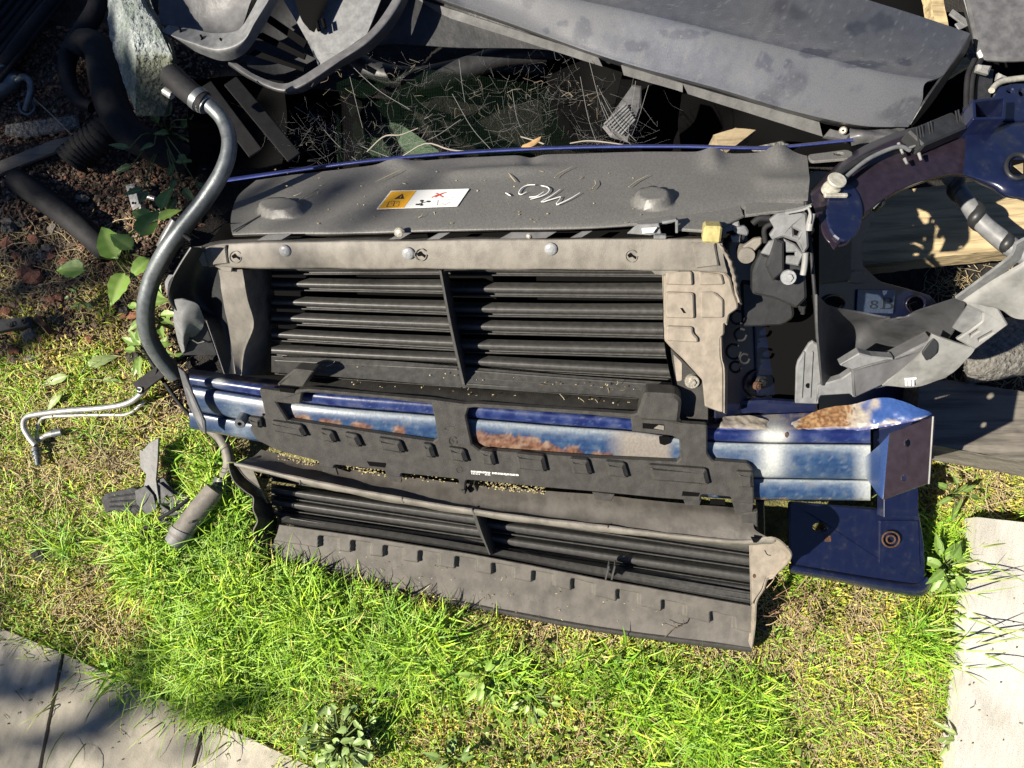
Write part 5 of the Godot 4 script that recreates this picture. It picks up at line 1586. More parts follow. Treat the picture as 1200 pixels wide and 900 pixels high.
func slab(g: Geo, top: PackedVector3Array, thick: float, rough := 0.0):     # a stone or board from its upper outline
	var c := Vector3.ZERO
	for p in top: c += p / top.size()
	var m := top.size()
	var n := (top[1] - top[0]).cross(top[2] - top[0]).normalized()
	if n.y < 0: n = -n
	var inset := PackedVector3Array()
	for p in top: inset.append(p + (c - p).normalized() * 0.006 + n * 0.0)
	g.face(Array(inset), n)
	for k in m:
		var a := top[k]
		var b := top[(k + 1) % m]
		var ia := inset[k]
		var ib := inset[(k + 1) % m]
		g.face([ia, ib, b - n * 0.005, a - n * 0.005], n + ((a + b) / 2 - c).normalized())
		g.face([a - n * 0.005, b - n * 0.005, b - n * thick, a - n * thick], (a + b) / 2 - c)

func rough_face(g: Geo, a: Vector3, b: Vector3, c: Vector3, d: Vector3, out: Vector3, rough: float, k := 24, colf = null):
	# a four-cornered face with a broken, uneven surface; edges stay put
	var rows := []
	var cols := []
	for r in k + 1:
		var line := PackedVector3Array()
		var cl := []
		for s in k + 1:
			var p := a.lerp(b, float(s) / k).lerp(d.lerp(c, float(s) / k), float(r) / k)
			p += out.normalized() * rough * (nv(p, 250) + 0.6 * nv(p, 900))
			line.append(p)
			cl.append(Color.WHITE if colf == null else colf.call(p))
		rows.append(line)
		cols.append(cl)
	g.grid(rows, (a + c) / 2 + out * 10, 0.0, cols)

func rough_box(g: Geo, top: Array, down: Vector3, rough: float, colf = null, k := 24):
	var lo := []
	for p in top: lo.append(p + down)
	var c: Vector3 = (top[0] + top[1] + top[2] + top[3]) / 4 + down / 2
	rough_face(g, top[0], top[1], top[2], top[3], -down, rough, k, colf)
	for j in 4:
		var a: Vector3 = top[j]
		var b: Vector3 = top[(j + 1) % 4]
		rough_face(g, a, b, lo[(j + 1) % 4], lo[j], (a + b + lo[j] + lo[(j + 1) % 4]) / 4 - c, rough, k, colf)

func yard_things():
	# paving slabs bottom left
	var pt := 0.012
	var h := 0.012
	var e1 := [[-60, 712], [74, 766], [241, 842], [400, 915]]
	var e2 := [[-216, 1180], [-10, 1180], [158, 1180], [300, 1180]]
	var hue := ["leftmost grey paving slab, mottled with leaf shadow", "middle grey paving slab between two joints, in leaf shadow", "right-hand sandy grey paving slab, its corner under the grass"]
	for k in 3:
		var g := Geo.new()
		var j := 2.0
		var slab_col := func(p):
			var n1 := nv(p, 40)
			var n2 := nv(p, 260)
			var c := Color(0.38, 0.345, 0.275).lerp(Color(0.50, 0.46, 0.375), clampf(0.5 + n1 * 0.7, 0, 1))
			c = c.lerp(Color(0.22, 0.21, 0.17), smoothstep(0.25, 0.7, n2 + n1 * 0.3) * 0.5)
			return c * (1.0 + 0.12 * nv(p, 2500))
		rough_box(g, [G(e1[k][0] + j, e1[k][1] + 1, h), G(e1[k + 1][0] - j, e1[k + 1][1] - 1, h), G(e2[k + 1][0] - j, e2[k + 1][1], h), G(e2[k][0] + j, e2[k][1], h)], Vector3(0, -0.05, 0), 0.0009, slab_col, 46)
		single("paving_slab", g, M.paver, hue[k], "paving slab", "grey paving slabs")
	# concrete plank on the right
	var g := Geo.new()
	rough_box(g, [G(1145, 606, 0.05), G(1290, 622, 0.05), G(1250, 1160, 0.05), G(1094, 1160, 0.05)], Vector3(0, -0.09, 0), 0.0003, func(p):
		var n1 := nv(p, 22)
		var col := Color(0.52, 0.50, 0.445).lerp(Color(0.62, 0.60, 0.545), clampf(0.5 + n1, 0, 1))
		col = col.lerp(Color(0.36, 0.34, 0.27), smoothstep(0.3, 0.8, nv(p + Vector3(2, 0, 5), 50)) * 0.4)
		return col * (1.0 + 0.10 * nv(p, 1500)), 60)
	single("concrete_plank", g, M.concrete, "pale concrete edging slab in full sun at the right edge of the grass", "concrete slab")
	# rough concrete block
	g = Geo.new()
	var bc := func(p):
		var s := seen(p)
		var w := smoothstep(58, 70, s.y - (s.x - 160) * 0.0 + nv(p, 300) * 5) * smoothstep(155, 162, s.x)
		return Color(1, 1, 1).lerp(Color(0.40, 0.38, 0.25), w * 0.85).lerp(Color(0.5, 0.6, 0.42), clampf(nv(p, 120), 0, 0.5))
	var lump := func(u, v, p): return 0.0022 * nv(p, 250) + 0.0014 * nv(p, 900)
	var colb := func(u, v, p): return bc.call(p)
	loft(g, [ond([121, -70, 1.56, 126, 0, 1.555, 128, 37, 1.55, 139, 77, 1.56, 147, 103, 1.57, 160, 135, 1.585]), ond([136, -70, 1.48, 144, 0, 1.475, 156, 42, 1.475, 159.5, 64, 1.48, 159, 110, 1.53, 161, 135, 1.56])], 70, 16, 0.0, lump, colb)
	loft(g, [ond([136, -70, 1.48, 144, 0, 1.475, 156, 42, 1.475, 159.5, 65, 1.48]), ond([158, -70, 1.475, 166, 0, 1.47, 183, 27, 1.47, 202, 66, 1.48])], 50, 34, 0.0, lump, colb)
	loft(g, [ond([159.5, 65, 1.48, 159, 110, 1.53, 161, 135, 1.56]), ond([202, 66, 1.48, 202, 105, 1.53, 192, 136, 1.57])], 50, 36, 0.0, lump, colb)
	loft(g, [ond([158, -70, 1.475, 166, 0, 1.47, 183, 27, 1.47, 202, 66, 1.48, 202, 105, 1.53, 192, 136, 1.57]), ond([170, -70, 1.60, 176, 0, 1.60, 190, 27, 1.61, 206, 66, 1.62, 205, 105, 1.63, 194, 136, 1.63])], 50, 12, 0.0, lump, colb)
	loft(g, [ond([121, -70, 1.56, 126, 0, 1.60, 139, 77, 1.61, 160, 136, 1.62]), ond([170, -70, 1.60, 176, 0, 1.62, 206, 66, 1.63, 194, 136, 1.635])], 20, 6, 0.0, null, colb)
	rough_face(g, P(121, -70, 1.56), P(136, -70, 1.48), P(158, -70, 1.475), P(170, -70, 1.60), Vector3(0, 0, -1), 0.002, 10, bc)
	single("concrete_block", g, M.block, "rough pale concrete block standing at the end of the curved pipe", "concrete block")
	# curved steel pipe
	var t := thing("curved_pipe", "thick curved steel pipe with a black rubber sleeve, left of the car front end", "pipe", G(170, 380))
	var pts := ond([228, 110, 1.30, 246, 124, 1.30, 262, 142, 1.30, 269, 168, 1.29, 262, 198, 1.29, 243, 230, 1.30, 218, 262, 1.32, 196, 292, 1.34, 179, 325, 1.37, 171, 358, 1.40, 173, 390, 1.44, 186, 416, 1.48, 205, 440, 1.52])
	g = Geo.new()
	g.tube(spline(pts, 70), [0.0125, 0.013, 0.0145, 0.0155, 0.016, 0.0165, 0.0165], 18)
	part("steel_tube", g, M.steel, t)
	g = Geo.new()
	g.tube(spline(ond([200, 88, 1.32, 215, 102, 1.31, 232, 116, 1.30, 240, 121, 1.30]), 12), [0.021, 0.0205, 0.0195], 18)
	part("rubber_sleeve", g, M.rubber, t)
	g = Geo.new()
	g.tube(ond([230, 114, 1.30, 236, 119, 1.30]), [0.0212], 20)
	g.tube(ond([238, 121, 1.30, 242, 124, 1.30]), [0.019, 0.0165], 20)
	part("hose_clamp", g, M.steel, t)
	g = Geo.new()
	g.tube(ond([193, 106, 1.33, 202, 112, 1.33]), [0.008, 0.008], 10)
	part("clamp_screw", g, M.alu, t)
	g = Geo.new()
	g.tube(spline(ond([206, 258, 1.345, 196, 276, 1.355, 190, 290, 1.36]), 8), [0.009, 0.011], 10)
	part("pipe_bracket", g, M.liner, t)
	g = Geo.new()
	g.tube(spline(ond([215, 275, 1.30, 222, 280, 1.30, 224, 282, 1.30]), 6), [0.004], 6)
	part("black_tie", g, M.rubber, t)
	# thin black cable beside it
	pipe("black_cable", ong([168, 340, 0.08, 162, 375, 0.06, 166, 405, 0.05, 185, 436, 0.05, 208, 470, 0.04, 228, 492, 0.03, 246, 505, 0.03]), [0.0042], M.rubber, "thin black cable hanging along the curved steel pipe", "cable")
	pipe("ground_cable", ong([248, 500, 0.02, 254, 520, 0.02, 252, 545, 0.02, 244, 568, 0.015]), [0.003], M.rubber, "short dark cable end lying in the grass below the beam", "cable")
	# aluminium pipe with fittings
	t = thing("aluminium_pipe", "thin bent aluminium pipe with fittings lying on the straw", "pipe", G(90, 490))
	g = Geo.new()
	g.tube(spline(ong([178, 446, 0.05, 165, 462, 0.045, 148, 473, 0.04, 120, 478, 0.035, 80, 481, 0.03, 46, 485, 0.03, 31, 489, 0.03, 28, 500, 0.03, 34, 512, 0.03, 42, 522, 0.03]), 70), [0.0062], 12)
	part("pipe_tube", g, M.alu, t)
	g = Geo.new()
	g.tube(spline(ong([170, 470, 0.02, 150, 485, 0.015, 120, 486, 0.014, 60, 488, 0.014, 47, 494, 0.014, 43, 510, 0.016, 43, 524, 0.02]), 50), [0.0042], 10)
	part("pipe_tube", g, M.alu, t)
	g = Geo.new()
	g.tube(spline(ong([46, 516, 0.02, 55, 510, 0.02, 63, 508, 0.02]), 8), [0.006, 0.0065], 12)
	part("fitting", g, M.alu, t)
	g = Geo.new()
	g.tube(ong([62, 508, 0.02, 73, 506, 0.02]), [0.0085], 14)
	part("fitting_nut", g, M.steel, t)
	g = Geo.new()
	for k in 4: g.tube(ong([42.5 + k * 0.6, 526 + k * 4.6, 0.024, 43 + k * 0.6, 529 + k * 4.6, 0.024]), [0.011 - 0.0014 * k], 14)
	g.tube(ong([42, 524, 0.024, 45, 545, 0.024]), [0.006], 10)
	part("ribbed_end", g, M.steel, t)
	g = Geo.new()
	beam(g, G(160, 456, 0.055), G(190, 434, 0.07), 0.03, 0.006)
	part("black_tab", g, M.rubber, t)
	g = Geo.new()
	g.tube(spline(ong([162, 454, 0.062, 166, 455, 0.064, 165, 459, 0.062, 161, 458, 0.062]), 10), [0.0016], 6)
	part("tab_ring", g, M.alu, t)
	# broken black plastic trim and the grey connector
	t = thing("broken_trim", "torn grey black plastic trim pieces lying flat in the grass", "plastic trim", G(178, 580))
	var pa := G(170, 525, 0.045)
	var PT := Sheet.new()
	PT.root = self
	PT.at = pa
	PT.n = Vector3(-0.12, 0.96, 0.2).normalized()
	plate("trim_piece", M.trim, t, PT, [163, 526, 167, 528, 174, 519, 186, 513, 185, 540, 183, 562, 187, 590, 180, 599, 172, 590, 168, 571, 171, 556, 164, 548], 0.004, 0.004, 0.001)
	PT.n = Vector3(0.1, 0.98, 0.1).normalized()
	plate("trim_piece", M.darkplastic, t, PT, [118, 585, 124, 578, 156, 571, 170, 577, 172, 598, 158, 602, 132, 598, 124, 601], -0.004, 0.004, 0.001)
	plate("trim_piece", M.trim, t, PT, [158, 575, 170, 569, 180, 580, 184, 596, 172, 603, 160, 590], 0.004, 0.004, 0.001)
	for k in 3:
		g = Geo.new()
		beam(g, PT.pt(128, 583 + k * 5.5, -0.002), PT.pt(166, 578 + k * 8, -0.002), 0.003, 0.003)
		part("trim_rib", g, M.darkplastic, t)
	plate("trim_piece", M.trim, t, PT, [184, 562, 192, 560, 202, 574, 216, 580, 230, 588, 226, 606, 214, 626, 198, 628, 186, 616, 189, 596, 182, 588], -0.002, 0.004, 0.001, 0.0, [[196, 580, 200, 585, 197, 588, 193, 583], [205, 590, 212, 594, 210, 600, 203, 596], [197, 604, 208, 608, 206, 612, 196, 608]])
	for w in [[186, 566, 206, 582], [188, 592, 200, 600], [189, 610, 214, 616]]:
		g = Geo.new()
		beam(g, PT.pt(w[0], w[1], 0.001), PT.pt(w[2], w[3], 0.001), 0.004, 0.006)
		part("trim_rib", g, M.trim, t)
	t = thing("grey_connector", "round grey hose connector with a pale collar lying in the grass", "hose connector", G(225, 610))
	g = Geo.new()
	g.tube(spline(ong([252, 574, 0.05, 236, 594, 0.05, 222, 612, 0.05, 208, 630, 0.05]), 16), [0.021, 0.022, 0.022, 0.0225], 20)
	part("connector_body", g, M.bar, t)
	g = Geo.new()
	g.tube(ong([214, 622, 0.05, 211, 627, 0.05]), [0.0238], 22)
	g.tube(ong([208, 630, 0.05, 202, 637, 0.05]), [0.0215, 0.018], 22)
	part("collar", g, M.palegrey, t)
	g = Geo.new()
	var cm := G(221, 613, 0.0725)
	beam(g, cm, cm + Vector3(0.008, 0, -0.004), 0.004, 0.002)
	part("dark_mark", g, M.ink, t)
	g = Geo.new()
	g.tube(spline(ong([190, 628, 0.03, 178, 632, 0.03, 168, 628, 0.03, 168, 620, 0.03, 178, 617, 0.03, 188, 620, 0.03]), 20), [0.004], 8)
	part("wire_ring", g, M.rubber, t)
	pipe("grey_hose", ong([262, 560, 0.03, 258, 572, 0.025, 250, 580, 0.03]), [0.018, 0.02], M.liner, "grey hose stub above the round connector", "hose", 10)
	pipe("brown_hose", ong([244, 500, 0.06, 258, 512, 0.05, 266, 528, 0.04, 268, 545, 0.03, 262, 562, 0.03]), [0.012, 0.0115], M.bar, "brown rubber hose hanging from the left end of the blue beam", "hose", 20)
	pipe("black_rod", ong([186, 608, 0.055, 205, 597, 0.06, 222, 584, 0.055]), [0.004], M.rubber, "thin black rod resting on the torn trim", "rod", 6, 8)
	# dark things on the soil, top left
	var wedge := G(0, 185, 0.015)
	g = Geo.new()
	slab(g, ong([-20, 196, 0.02, 62, 163, 0.03, 88, 158, 0.03, 70, 172, 0.028, 66, 178, 0.028, 20, 196, 0.02, -20, 212, 0.018]), 0.012)
	single("split_lath", g, M.greywood, "grey split wooden lath with a broken tip on the soil", "wooden lath")
	g = Geo.new()
	slab(g, ong([5, 146, 0.012, 60, 140, 0.012, 90, 134, 0.012, 92, 148, 0.012, 30, 160, 0.01, 4, 156, 0.01]), 0.01)
	single("flat_stone", g, M.stone, "flat grey stone half buried above the wooden lath", "stone")
	g = Geo.new()
	var hose := ong([18, 210, 0.02, 50, 232, 0.025, 90, 262, 0.025, 128, 298, 0.025])
	g.tube(spline(hose, 30), [0.027, 0.029, 0.028, 0.024], 14)
	single("charred_pipe", g, M.rubber, "thick dusty black pipe lying slanted on the brick rubble", "pipe")
	g = Geo.new()
	slab(g, ong([-20, 376, 0.02, 34, 370, 0.026, 37, 382, 0.026, -20, 392, 0.02]), 0.008)
	for c in [[12, 380], [27, 376]]: g.lathe(frame(G(c[0], c[1], 0.028), Vector3.UP), [0.0035, 0.002, 0.006, 0.002, 0.007, -0.002], 12)
	single("metal_strap", g, M.darkplastic, "dark metal strap with two holes at the left edge", "metal strap")
	g = Geo.new()
	loft(g, [ong([38, 374, 0.02, 48, 382, 0.035, 58, 392, 0.03]), ong([42, 368, 0.03, 52, 378, 0.03, 66, 388, 0.015])], 8, 3, 0.003, func(u, v, p): return 0.003 * nv(p, 300))
	single("rusty_plate", g, M.rust, "curled rusty metal scrap at the end of the dark strap", "rusty scrap")
	t = thing("corrugated_panel", "black ribbed plastic panel in the shade at the top left corner", "plastic panel", G(20, 20))
	g = Geo.new()
	loft(g, [ong([-60, 60, 0.05, 60, -80, 0.05]), ong([-10, 96, 0.04, 90, -40, 0.04])], 4, 1, 0.01)
	part("panel_base", g, M.darkplastic, t)
	for k in 7:
		g = Geo.new()
		g.tube(ong([-50 + k * 8, 66 + k * 5, 0.055, 62 + k * 7, -70 + k * 5, 0.055]), [0.006], 6)
		part("panel_rib", g, M.rubber, t)
	pipe("shaded_tube", ong([4, 76, 0.05, 20, 54, 0.06, 40, 28, 0.06, 66, -4, 0.06, 80, -30, 0.06]), [0.015], M.rubber, "black tube lying beside the ribbed panel, top left", "tube", 20)
	t = thing("metal_canister", "small metal canister with a bent hook outlet in the shade, top left", "canister", G(10, 105))
	g = Geo.new()
	g.tube(ong([-20, 112, 0.03, 0, 102, 0.03, 14, 92, 0.03, 22, 90, 0.03]), [0.026, 0.024, 0.024, 0.012], 18)
	part("canister_body", g, M.steel, t)
	g = Geo.new()
	g.tube(spline(ong([20, 94, 0.035, 28, 90, 0.045, 35, 96, 0.05, 36, 108, 0.045, 33, 118, 0.035, 30, 128, 0.02]), 24), [0.0075], 12)
	part("outlet_hook", g, M.steel, t)
	g = Geo.new()
	g.tube(spline(ong([22, 120, 0.02, 24, 130, 0.018, 33, 134, 0.018, 40, 128, 0.018, 38, 118, 0.02]), 16), [0.003], 8)
	part("hook_ring", g, M.steel, t)
	g = Geo.new()
	for k in 3: g.tube(ong([-4 + k * 3, 78 + k * 2.4, 0.05, -2 + k * 3, 80 + k * 2.4, 0.05]), [0.017], 14)
	part("canister_neck", g, M.steel, t)
	pipe("thick_black_hose", ong([90, 64, 0.06, 100, 50, 0.07, 116, 58, 0.08, 124, 92, 0.09, 132, 124, 0.09, 152, 156, 0.08, 190, 176, 0.06, 226, 190, 0.05]), [0.03, 0.036, 0.038, 0.036, 0.034], M.rubber, "thick black rubber hose curving under the concrete block", "hose", 40, 18)
	pipe("bent_black_hose", ong([118, -20, 0.07, 112, 12, 0.07, 95, 40, 0.06, 80, 66, 0.05, 80, 95, 0.05, 92, 118, 0.05, 108, 126, 0.05]), [0.02, 0.022, 0.02, 0.014], M.rubber, "black hose bending left of the thick hose and running out of the top", "hose", 40)
	g = Geo.new()
	var bl := spline(ong([84, 190, 0.04, 96, 176, 0.05, 116, 162, 0.06, 128, 150, 0.06]), 48)
	var rr := []
	for k in 49: rr.append(0.034 + 0.004 * sin(k * TAU / 5.0))
	g.tube(bl, rr, 18)
	single("bellows_hose", g, M.rubber, "black pleated rubber bellows on the soil under the hose", "bellows")
	t = thing("white_hinge", "small white metal hinge plate with holes lying by the weeds", "metal hinge", G(160, 230))
	g = Geo.new()
	slab(g, ong([146, 216, 0.03, 158, 214, 0.035, 164, 240, 0.035, 154, 246, 0.03]), 0.004)
	slab(g, ong([159, 214, 0.03, 166, 222, 0.02, 172, 246, 0.02, 165, 246, 0.03]), 0.004)
	part("hinge_plate", g, M.alu, t)
	g = Geo.new()
	for c in [[153, 222], [156, 238], [166, 238]]: g.lathe(frame(G(c[0], c[1], 0.036), Vector3.UP), [0, 0.0005, 0.0035, 0.0005], 10)
	part("hinge_hole", g, M.void, t)
	g = Geo.new()
	g.tube(ong([172, 230, 0.03, 182, 233, 0.03]), [0.006], 10)
	part("hinge_pin", g, M.alu, t)
	# pale rag of foil and stones
	for b in [[10, 268, 13, "crumpled grey foil scrap lying at the left edge", Color(0.5, 0.5, 0.5)], [26, 262, 9, "narrow pale flake of slate beside the foil scrap", Color(0.35, 0.35, 0.34)], [146, 364, 9, "light grey pebble just left of the curved pipe", Color(0.40, 0.39, 0.37)], [158, 418, 13, "smooth brownish stone under the lower bend of the curved pipe", Color(0.40, 0.35, 0.29)], [48, 648, 15, "dark grey clod half sunk in the moss at the left", Color(0.10, 0.09, 0.08)], [184, 758, 10, "dry pale dead leaf curled in the grass above the slabs", Color(0.42, 0.40, 0.33)], [945, 770, 7, "pale pebble in the short grass below the duct", Color(0.55, 0.50, 0.40)], [467, 812, 13, "dusty grey clump in the lawn left of the clover", Color(0.30, 0.29, 0.25)], [724, 870, 5, "tiny white pebble in the moss near the bottom", Color(0.6, 0.57, 0.5)]]:
		g = Geo.new()
		g.hue = b[4]
		var s := b[2] * 0.0013 as float
		var p := G(b[0], b[1], s * 0.4)
		g.lump(Transform3D(Basis.from_euler(Vector3(0.2, n_of(b[0]), 0.1)).scaled(Vector3(s * 1.1, s * 0.7, s * 0.85)), p), 0.25, nz, p * 3, 7)
		single("stone" if b[2] != 10 else "dead_leaf", g, M.stone if b[2] != 10 else M.straw, b[3], "stone" if not "leaf" in b[3] and not "foil" in b[3] else ("leaf" if "leaf" in b[3] else "foil"))
	pipe("pale_stalk", ong([38, 114, 0.02, 60, 134, 0.025, 84, 158, 0.02]), [0.0015], M.stalk, "thin pale stalk lying across the soil near the hook", "stalk", 8, 6)
	weeds()

func n_of(x: float) -> float: return fmod(x * 1.37, TAU)

func weeds():
	var at := G(150, 310)
	var l := []
	for b in [[100, 316, 1.5, 0.055, 0.034], [135, 300, 0.6, 0.075, 0.045], [145, 318, 2.9, 0.06, 0.034], [168, 280, -0.4, 0.055, 0.036], [160, 295, 1.0, 0.05, 0.03], [185, 242, -0.2, 0.05, 0.03], [178, 256, 1.2, 0.045, 0.028], [172, 300, 2.4, 0.045, 0.03], [163, 330, -2.2, 0.045, 0.02], [190, 262, -1.1, 0.04, 0.022], [176, 322, -2.8, 0.04, 0.02]]:
		var p := G(b[0], b[1], 0.14) - at
		l.append([p.x, 0.14 + rng.randf_range(-0.02, 0.02), p.z, b[2], rng.randf_range(-0.15, 0.15), b[3] * 1.3, b[4] * 1.35])
	plant("broad_leaf_weed", "weed with large bright toothed leaves growing left of the curved pipe", "weed", at, l, Color(0.14, 0.27, 0.035))
	at = G(205, 170)
	l = []
	for b in [[190, 150, 0.5], [200, 160, 1.4], [215, 150, -0.4], [205, 140, 0.2], [183, 172, 1.9], [160, 182, 1.4], [150, 188, 2.0], [222, 165, -1.2], [236, 160, -0.6], [230, 148, 0.3], [196, 182, 2.8], [215, 185, -2.6], [205, 210, 2.9], [222, 205, -2.2], [165, 218, 1.9], [172, 222, 2.6], [218, 225, -2.4], [200, 225, 2.6], [210, 195, -1.5], [240, 175, -1.0]]:
		var p := G(b[0], b[1], 0.12) - at
		l.append([p.x, 0.12 + rng.randf_range(-0.04, 0.03), p.z, b[2], rng.randf_range(-0.2, 0.3), rng.randf_range(0.03, 0.05), rng.randf_range(0.014, 0.022)])
	plant("creeping_vine", "thin creeping vine with small leaves in the shade behind the curved pipe", "vine", at, l, Color(0.045, 0.10, 0.02))
	weed("leafy_weed", "young weed with narrow leaves at the foot of the curved pipe", "weed", G(196, 425), 14, 0.12, 0.04, 0.04, Color(0.13, 0.24, 0.04))
	weed("leafy_weed", "weed squeezed between the curved pipe and the left side flap", "weed", G(200, 385), 9, 0.14, 0.045, 0.03, Color(0.13, 0.24, 0.04))
	weed("leafy_weed", "small dark weed on the soil right of the rusty scrap", "weed", G(104, 358), 9, 0.05, 0.02, 0.025, Color(0.06, 0.13, 0.03))
	l = []
	var bw := G(405, 862)
	for k in 80:
		var a := rng.randf() * TAU
		var f := sqrt(rng.randf())
		l.append([cos(a) * f * 0.075, rng.randf_range(0.03, 0.085), sin(a) * f * 0.06, rng.randf() * TAU, rng.randf_range(-0.4, 0.5), rng.randf_range(0.013, 0.026), rng.randf_range(0.009, 0.016)])
	plant("bushy_weed", "bushy weed with many small oval leaves by the bottom edge", "weed", bw, l, Color(0.22, 0.34, 0.10))
	weed("lawn_weed", "bright low weed in the middle of the lawn below the duct lip", "weed", G(570, 790), 14, 0.05, 0.035, 0.03, Color(0.24, 0.42, 0.06))
	weed("lawn_weed", "pale low weed in the lawn right of the bright one", "weed", G(620, 815), 20, 0.04, 0.022, 0.05, Color(0.26, 0.40, 0.09))
	weed("lawn_weed", "low weed near the bottom edge under the dark gap", "weed", G(535, 885), 10, 0.05, 0.028, 0.035, Color(0.12, 0.23, 0.05))
	weed("shaded_weed", "dark weed growing out under the right end of the blue beam", "weed", G(1005, 590), 8, 0.1, 0.04, 0.025, Color(0.06, 0.14, 0.02))
	weed("edge_weed", "weed growing right of the blue lower panel, beside the grass", "weed", G(1095, 665), 12, 0.07, 0.045, 0.03, Color(0.11, 0.22, 0.03))
	weed("edge_weed", "small weed with reddish tips beside the concrete edging slab", "weed", G(1110, 860), 12, 0.06, 0.022, 0.03, Color(0.17, 0.24, 0.06))
	weed("shaded_weed", "small weed in the dark corner below the end plate", "weed", G(1112, 580), 10, 0.05, 0.03, 0.03, Color(0.07, 0.14, 0.02))
	l = []
	var a2 := G(95, 445)
	for b in [[80, 440, 1.9, 0.07, 0.022], [102, 428, -1.2, 0.07, 0.026], [72, 462, 2.4, 0.05, 0.018], [120, 445, -1.6, 0.04, 0.014]]:
		var p := G(b[0], b[1], 0.02) - a2
		l.append([p.x, 0.02, p.z, b[2], 0.0, b[3], b[4]])
	plant("limp_weed", "limp pale leaves lying flat on the straw above the aluminium pipe", "weed", a2, l, Color(0.25, 0.32, 0.12))
	# long single blades hanging over the concrete edging
	var g := Geo.new()
	for k in 26:
		var p := G(rng.randf_range(1085, 1130), rng.randf_range(640, 790), 0.0)
		g.hue = Color.WHITE
		blade(g, p, rng.randf_range(-0.7, 0.7), rng.randf_range(0.09, 0.17), 0.004, rng.randf_range(0.9, 1.9), Color(0.2, 0.33, 0.05).lerp(Color(0.34, 0.36, 0.1), rng.randf()), 6)
	for k in 24:
		var p := G(rng.randf_range(60, 330), rng.randf_range(760, 870), 0.0)
		blade(g, p, rng.randf_range(0.8, 3.0), rng.randf_range(0.08, 0.15), 0.003, rng.randf_range(0.9, 2.0), Color(0.17, 0.30, 0.04).lerp(Color(0.34, 0.36, 0.1), rng.randf()), 6)
	var o := part("overhanging_grass", g, M.grass, self)
	o.set_meta("kind", "stuff")
	o.set_meta("label", "long grass blades leaning over the slabs")
	# grit and plant bits blown onto the slabs
	g = Geo.new()
	for k in 260:
		var on_plank := k % 9 == 0
		var s := Vector2(rng.randf_range(1120, 1210), rng.randf_range(610, 920)) if on_plank else Vector2(rng.randf_range(-20, 340), rng.randf_range(745, 920))
		if not inside(s, v2(PLANK if on_plank else PAVE)): continue
		if not on_plank and rng.randf() < (s.y - 740.0 - s.x * 0.4) / 130.0: continue
		var p := G(s.x, s.y, 0.052 if on_plank else 0.0145)
		g.hue = [Color(0.20, 0.15, 0.09), Color(0.10, 0.08, 0.05), Color(0.40, 0.34, 0.2), Color(0.16, 0.2, 0.05)][rng.randi() % 4]
		if k % 4 == 0:
			var d := Vector3(rng.randf_range(-1, 1), 0.05, rng.randf_range(-1, 1)) * rng.randf_range(0.008, 0.025)
			g.tube(spline(PackedVector3Array([p, p + d * 0.5 + Vector3(0.003, 0.001, 0.002), p + d]), 5), [0.0007, 0.0004], 4)
		else: g.lump(Transform3D(Basis.from_euler(Vector3(0, rng.randf() * 6, 0)).scaled(Vector3(rng.randf_range(0.001, 0.003), 0.001, rng.randf_range(0.001, 0.002))), p), 0.3, nz, p, 3)
	o = part("slab_grit", g, M.straw, self)
	o.set_meta("kind", "stuff")
	o.set_meta("label", "grit and plant bits lying on the slabs")
	# dry roots right of the duct flange
	g = Geo.new()
	for k in 70:
		var p := G(rng.randf_range(888, 960), rng.randf_range(690, 735), rng.randf_range(0.03, 0.08))
		var d := Vector3(rng.randf_range(-1, 1), rng.randf_range(-0.4, 0.6), rng.randf_range(-1, 1)).normalized()
		var l2 := rng.randf_range(0.02, 0.07)
		g.hue = Color(0.36, 0.27, 0.17).lerp(Color(0.17, 0.09, 0.05), rng.randf())
		g.tube(spline(PackedVector3Array([p, p + d * l2 * 0.5 + Vector3(rng.randf_range(-0.01, 0.01), rng.randf_range(-0.01, 0.01), rng.randf_range(-0.01, 0.01)), p + d * l2]), 6), [0.0012, 0.0006], 4)
	single("root_clump", g, M.straw, "clump of dry brown roots beside the right end of the lower duct", "roots")

